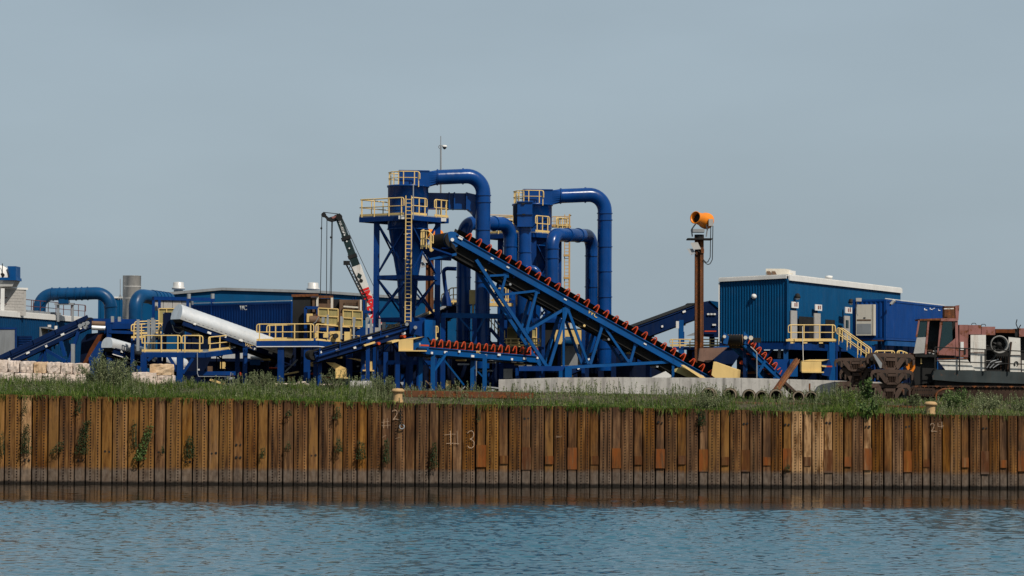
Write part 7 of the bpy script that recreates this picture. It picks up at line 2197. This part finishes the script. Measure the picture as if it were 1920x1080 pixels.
def grass():
    r = np.random.default_rng(5)
    N = 146000
    x = r.uniform(-38.5, 38.5, N)
    y = 130.55 + 7.5 * r.random(N) ** 1.7
    bare = .5 + .5 * np.sin(x * 1.37 + 1.9 * np.sin(y * .9 + x * .23)) * np.sin(y * 1.55 - x * .41 + .7)
    keep = r.random(N) < env(x, y, 2) * np.where(y < 134.5, 1, .55) * np.clip(.25 + 1.5 * bare, 0, 1)
    x, y = x[keep], y[keep]
    clump = .5 + .5 * np.sin(x * 2.1 + np.sin(y * 1.7 + x * .6) * 2) * np.sin(y * 2.3 + x * .7)
    big = .5 + .5 * np.sin(x * .83 + 1.3 * np.sin(x * .31) + y * .4) * np.sin(x * .27 + y * .9 + 2)
    clump = .30 + .55 * clump + .75 * big ** 1.5
    dry = r.random(len(x)) < env(x, y, 3) * .8
    h = .86 * env(x, y, 1) * clump * r.uniform(.35, 1.0, len(x)) * np.where(y < 131.3, .75, 1)
    base = np.stack([x, y, gzn(x, y) - .03], -1)
    w = r.uniform(.022, .048, len(x))
    lean = np.abs(r.normal(0.25, .25, len(x)))
    for nm, sel, mat in (('grass', ~dry, GRASS), ('dry_grass', dry, DRY)):
        v, f = blades(base[sel], h[sel], w[sel], lean[sel], r)
        o = mesh_np(nm, v, f, mat)
        o['kind'] = 'stuff'; o['label'] = 'green grass growing along the quay edge' if nm == 'grass' else 'dry pale grass among the green on the quay edge'; o['category'] = 'grass'
    # tufts hanging over the lip of the wall
    n = 20000
    x = r.uniform(-38.5, 38.5, n)
    px = 960 + x / 130 * FPX
    dens = .42 * np.interp(px, [0, 700, 730, 960, 1000, 1290, 1330, 1400, 1520, 1640, 1660, 1740, 1770, 1920], [.9, .9, .5, .45, .9, .9, 1, .4, .7, 1, 1, .6, .3, .3])
    k = (.5 + .5 * np.sin(px * .11 + np.sin(px * .037) * 3)) * .8 + .2
    sel = r.random(n) < dens * k
    x = x[sel]; n = len(x)
    base = np.stack([x, 130.02 - r.random(n) * .14, 4.36 - .016 * x + r.uniform(-.08, .16, n)], -1)
    v, f = blades(base, -(.05 + .42 * r.random(n) ** 2.2) * (.3 + .7 * k[sel]), r.uniform(.02, .05, n), r.uniform(.0, .5, n), r)
    o = mesh_np('hanging_grass', v, f, GRASS); o['kind'] = 'stuff'; o['label'] = 'grass hanging over the lip of the sheet pile wall'; o['category'] = 'grass'

def weeds():
    """tall grey-green weeds: thin stalks set with many small leaves"""
    r = np.random.default_rng(8)
    V_, F_, LV, LF = [], [], [], []
    n = 4400
    x = r.uniform(-38, 38, n); y = 131.0 + 8.5 * r.random(n)
    px = 960 + x / y * FPX
    tall = np.interp(px, [0, 120, 170, 210, 250, 300, 400, 470, 500, 520, 640, 690, 720, 750, 800, 870, 930, 970, 1040, 1100, 1160, 1300, 1370, 1400, 1440, 1500, 1540, 1590, 1640, 1670, 1740, 1780, 1850, 1920],
                     [.7, .75, 1.0, 1.4, 1.1, .7, .65, 1.0, 1.1, .7, .75, 1.25, 1.1, .5, .6, .8, .5, .7, .9, .95, .85, .9, .85, .4, .9, .5, .9, 1.1, .8, .25, .35, .7, .75, .7])
    dens = np.interp(px, [0, 150, 240, 300, 460, 520, 620, 680, 730, 760, 940, 1000, 1380, 1400, 1540, 1640, 1660, 1760, 1920], [.7, .9, 1, .6, .6, .8, .6, .9, .8, .25, .35, .8, .9, .3, .7, .8, .15, .6, .7]) * np.where((px > 930) & (px < 1300), .55, 1)
    sel = r.random(n) < dens
    x, y, tall = x[sel], y[sel], tall[sel]; n = len(x)
    h = tall * r.uniform(.45, 1.05, n)
    base = np.stack([x, y, gzn(x, y) - .04], -1)
    az = r.uniform(0, 6.28, n); ln = np.stack([np.cos(az), np.sin(az), np.zeros(n)], -1) * (h * r.uniform(.02, .22, n))[:, None]
    tip = base + ln; tip[:, 2] += h
    side = np.stack([np.ones(n), np.zeros(n), np.zeros(n)], -1) * .012
    v = np.stack([base - side, base + side, tip + side * .4, tip - side * .4], 1).reshape(-1, 3)
    f = np.arange(n)[:, None] * 4 + np.array([[0, 1, 2, 3]])
    m = 30
    t = r.uniform(.2, 1.0, (n, m))
    c = base[:, None, :] + (tip - base)[:, None, :] * t[:, :, None]
    spread = (.05 + .17 * (1 - t)) * np.minimum(1, h)[:, None]
    a = r.uniform(0, 6.28, (n, m))
    c = c + np.stack([np.cos(a) * spread, np.sin(a) * spread, np.zeros((n, m))], -1) * r.uniform(.2, 1, (n, m))[:, :, None]
    lv, lf = leaves(c.reshape(-1, 3), r.uniform(.04, .115, n * m), r, .38, up_bias=.9)
    allv = np.concatenate([v, lv]); allf = np.concatenate([f, lf + len(v)])
    o = mesh_np('weeds', allv, allf, WEED); o['kind'] = 'stuff'; o['label'] = 'tall grey-green weeds standing along the quay edge'; o['category'] = 'weeds'

grass(); weeds()

def bush(name, label, px, py, Y, wpx, hpx, n, mat, size, seed, cat='bush', depth=None, bright=None, stalks=14, group=None, asp=.5, up=.5):
    """shrub: several leaning stems with leaves clustered round them"""
    r = np.random.default_rng(seed)
    s = Y / FPX
    b = P(px, py, Y); b.z = max(b.z, gz(b) - .05) if py > 700 and Y > 130.5 else b.z
    w, h = wpx * s, hpx * s
    dpt = depth if depth is not None else w * .8
    t = thing(name, label, cat, b, group)
    cs, st = [], MB()
    for k in range(stalks):
        ang = r.uniform(0, 6.28); rad = r.random() ** .5
        foot = Vector((b.x + math.cos(ang) * rad * w * .18, b.y + math.sin(ang) * rad * dpt * .18, b.z))
        hh = h * r.uniform(.55, 1.0) * (1 - .35 * rad)
        tip = Vector((b.x + math.cos(ang) * rad * w * .5, b.y + math.sin(ang) * rad * dpt * .5, b.z + hh))
        st.tube([foot, lerp(foot, tip, .5) + ZV * hh * .06, tip], [.022, .014, .006], 4)
        m = n // stalks
        tt = r.uniform(.12, 1.05, m) ** .8
        sp = (.30 - .18 * tt) * min(w, h) * .55 + .03
        p = np.array(foot)[None] + (np.array(tip) - np.array(foot))[None] * tt[:, None]
        g = r.normal(size=(m, 3)); g /= np.linalg.norm(g, axis=1)[:, None]
        cs.append(p + g * (sp * r.random(m) ** .5)[:, None])
    c = np.concatenate(cs)
    lv, lf = leaves(c, r.uniform(size * .6, size * 1.3, len(c)), r, asp, up_bias=up)
    o = mesh_np('foliage', lv, lf, mat, t, org=[b.x, b.y, b.z])
    st.build('stem', STEM, t)
    return t
bush('wispy_bush', 'large wispy grey-green bush between the two groups of limestone blocks', 202, 722, 134.0, 115, 72, 4200, WEED, .12, 1, asp=.32, stalks=34, up=1.0)
bush('wispy_bush', 'upright feathery weed clump in front of the low platform legs', 490, 724, 134.5, 60, 36, 1100, WEED, .10, 2, asp=.3, stalks=22, up=1.0)
bush('wispy_bush', 'feathery weed clump left of the yellow bollard', 722, 742, 134.0, 50, 46, 1200, WEED, .10, 3, asp=.3, stalks=22, up=1.0)
bush('wispy_bush', 'feathery weed clump before the grey stone slab', 628, 730, 136.0, 60, 48, 900, WEED, .10, 4, asp=.3, stalks=22, up=1.0)
bush('leafy_sprout', 'tall bright sprout with large leaves in front of the railway bogies', 1626, 752, 135, 30, 60, 260, LEAF, .19, 5, 'plant', stalks=7, asp=.75)
bush('leafy_sprout', 'broad leafy sprout hanging over the wall below the railway bogies', 1628, 786, 130.2, 40, 40, 420, LEAF, .17, 6, 'plant', depth=.7, stalks=10, asp=.75)
bush('leafy_bush', 'leafy green bush in front of the crane tracks', 1793, 772, 134.5, 66, 50, 1500, LEAF, .11, 7, stalks=22)
bush('leafy_bush', 'pale weedy bush right of the crane track guard', 1856, 772, 134.0, 56, 34, 1000, WEED, .10, 8, stalks=18)
bush('leafy_bush', 'small leafy bush left of the right bollard', 1716, 772, 134.5, 34, 36, 600, WEED, .11, 9, stalks=12)
bush('leafy_bush', 'dense weedy bush at the wall edge in front of the drain pipes', 1324, 770, 131.5, 54, 40, 1300, WEED, .10, 10, stalks=24, asp=.35, up=.9)
bush('leafy_bush', 'broad grassy bush left of the railway bogies', 1585, 768, 132.5, 90, 46, 2200, GRASS, .11, 11, stalks=40, asp=.25, up=1.2)
bush('leafy_bush', 'green bush at the right edge before the crane tracks', 1912, 776, 134.0, 40, 28, 600, WEED, .10, 12, stalks=14)

def wall_plant(label, px, py, wpx, hpx, n, mat, seed, size=.10, lean=0.0, stalks=6):
    """plant rooted in a seam of the wall, growing out and up from it"""
    r = np.random.default_rng(seed)
    Y = 129.95; s = Y / FPX
    b = P(px, py + hpx * .5, Y)
    w, h = wpx * s, hpx * s
    t = thing('wall_plant', label, 'plant', b, 'plants rooted in the sheet pile wall')
    tt = r.random(n) ** 1.3
    a = r.uniform(0, 2 * np.pi, n); rad = r.random(n) ** .5
    ww = w * .5 * (1 - .55 * tt)
    c = np.stack([b.x + np.cos(a) * rad * ww + lean * tt * w, b.y - .10 - np.abs(np.sin(a)) * rad * .30 * (1 - .5 * tt), b.z + tt * h + r.normal(0, .04, n)], -1)
    lv, lf = leaves(c, r.uniform(size * .6, size * 1.25, n), r, .5, up_bias=.2)
    mesh_np('foliage', lv, lf, mat, t, org=[b.x, b.y, b.z])
    st = MB()
    for k in range(stalks):
        f = Vector((b.x + r.uniform(-.3, .3) * w, b.y - .02, b.z + .05))
        st.tube([f, f + Vector((lean * w * .5, -.15, h * .5)), f + Vector((lean * w + r.uniform(-.3, .3) * w, -.12, h * r.uniform(.8, 1.15)))], [.014, .01, .004], 4)
    st.build('stem', STEM, t)
for a in ((5, 832, 12, 44, 160, LEAFD, 'dark plant on the wall at the left edge of the picture'),
          (50, 822, 24, 56, 420, LEAFD, 'tall dark plant on the wall above two holes, second from the left edge'),
          (48, 764, 14, 22, 90, LEAFD, 'small sprig high on the wall above the tall dark plant'),
          (105, 839, 28, 20, 160, LEAFD, 'low spreading plant on the wall between two taller ones'),
          (153, 820, 28, 62, 620, LEAFD, 'bulky dark plant on the wall with feathery top leaning right', ),
          (149, 763, 16, 22, 100, LEAFD, 'small sprig high on the wall above the bulky dark plant'),
          (252, 815, 16, 50, 130, LEAFD, 'thin trailing plant on the wall left of the bright leafy one'),
          (357, 838, 24, 40, 300, LEAFD, 'round dark plant on the wall over a pair of holes'),
          (306, 843, 8, 14, 40, LEAFD, 'tiny plant beside wall holes right of the bright leafy one'),
          (493, 848, 16, 16, 90, LEAFD, 'small round plant on the wall left of the ochre pan'),
          (541, 837, 14, 14, 80, LEAFD, 'small plant on the wall just above four holes'),
          (542, 775, 16, 9, 60, LEAFD, 'tiny tuft high on the wall above the four holes'),
          (633, 774, 18, 20, 130, LEAFD, 'dark tuft close under the grass, left of the chalk figure 2'),
          (635, 834, 18, 24, 150, LEAFD, 'round plant on the wall below the tuft under the grass'),
          (678, 844, 24, 32, 260, LEAFD, 'ragged dark plant on the wall left of the chalk hash sign'),
          (725, 846, 18, 42, 280, LEAFD, 'tall dark plant on the wall below the chalk hash sign'),
          (814, 853, 18, 46, 320, LEAFD, 'tall narrow dark plant on the wall left of the chalk 3'),
          (898, 778, 10, 22, 60, LEAFD, 'thin sprig high on the wall right of the chalk 3'),
          (1316, 784, 20, 26, 240, LEAFD, 'dark tuft hanging at the wall top below the drain pipes'),
          (1477, 876, 14, 9, 60, LEAFD, 'tiny plant on the wall beside the pale stripped pans')):
    x, y, w_, h_, n_, mt, lab = a
    wall_plant(lab, x, y, w_, h_, n_, mt, int(x * 3 + y), .10 if w_ > 15 else .08, .35 if x in (153, 105) else 0)
wall_plant('bright green large-leafed plant climbing diagonally on the wall near the left', 262, 830, 26, 64, 330, LEAF, 77, .15, .75, 8)
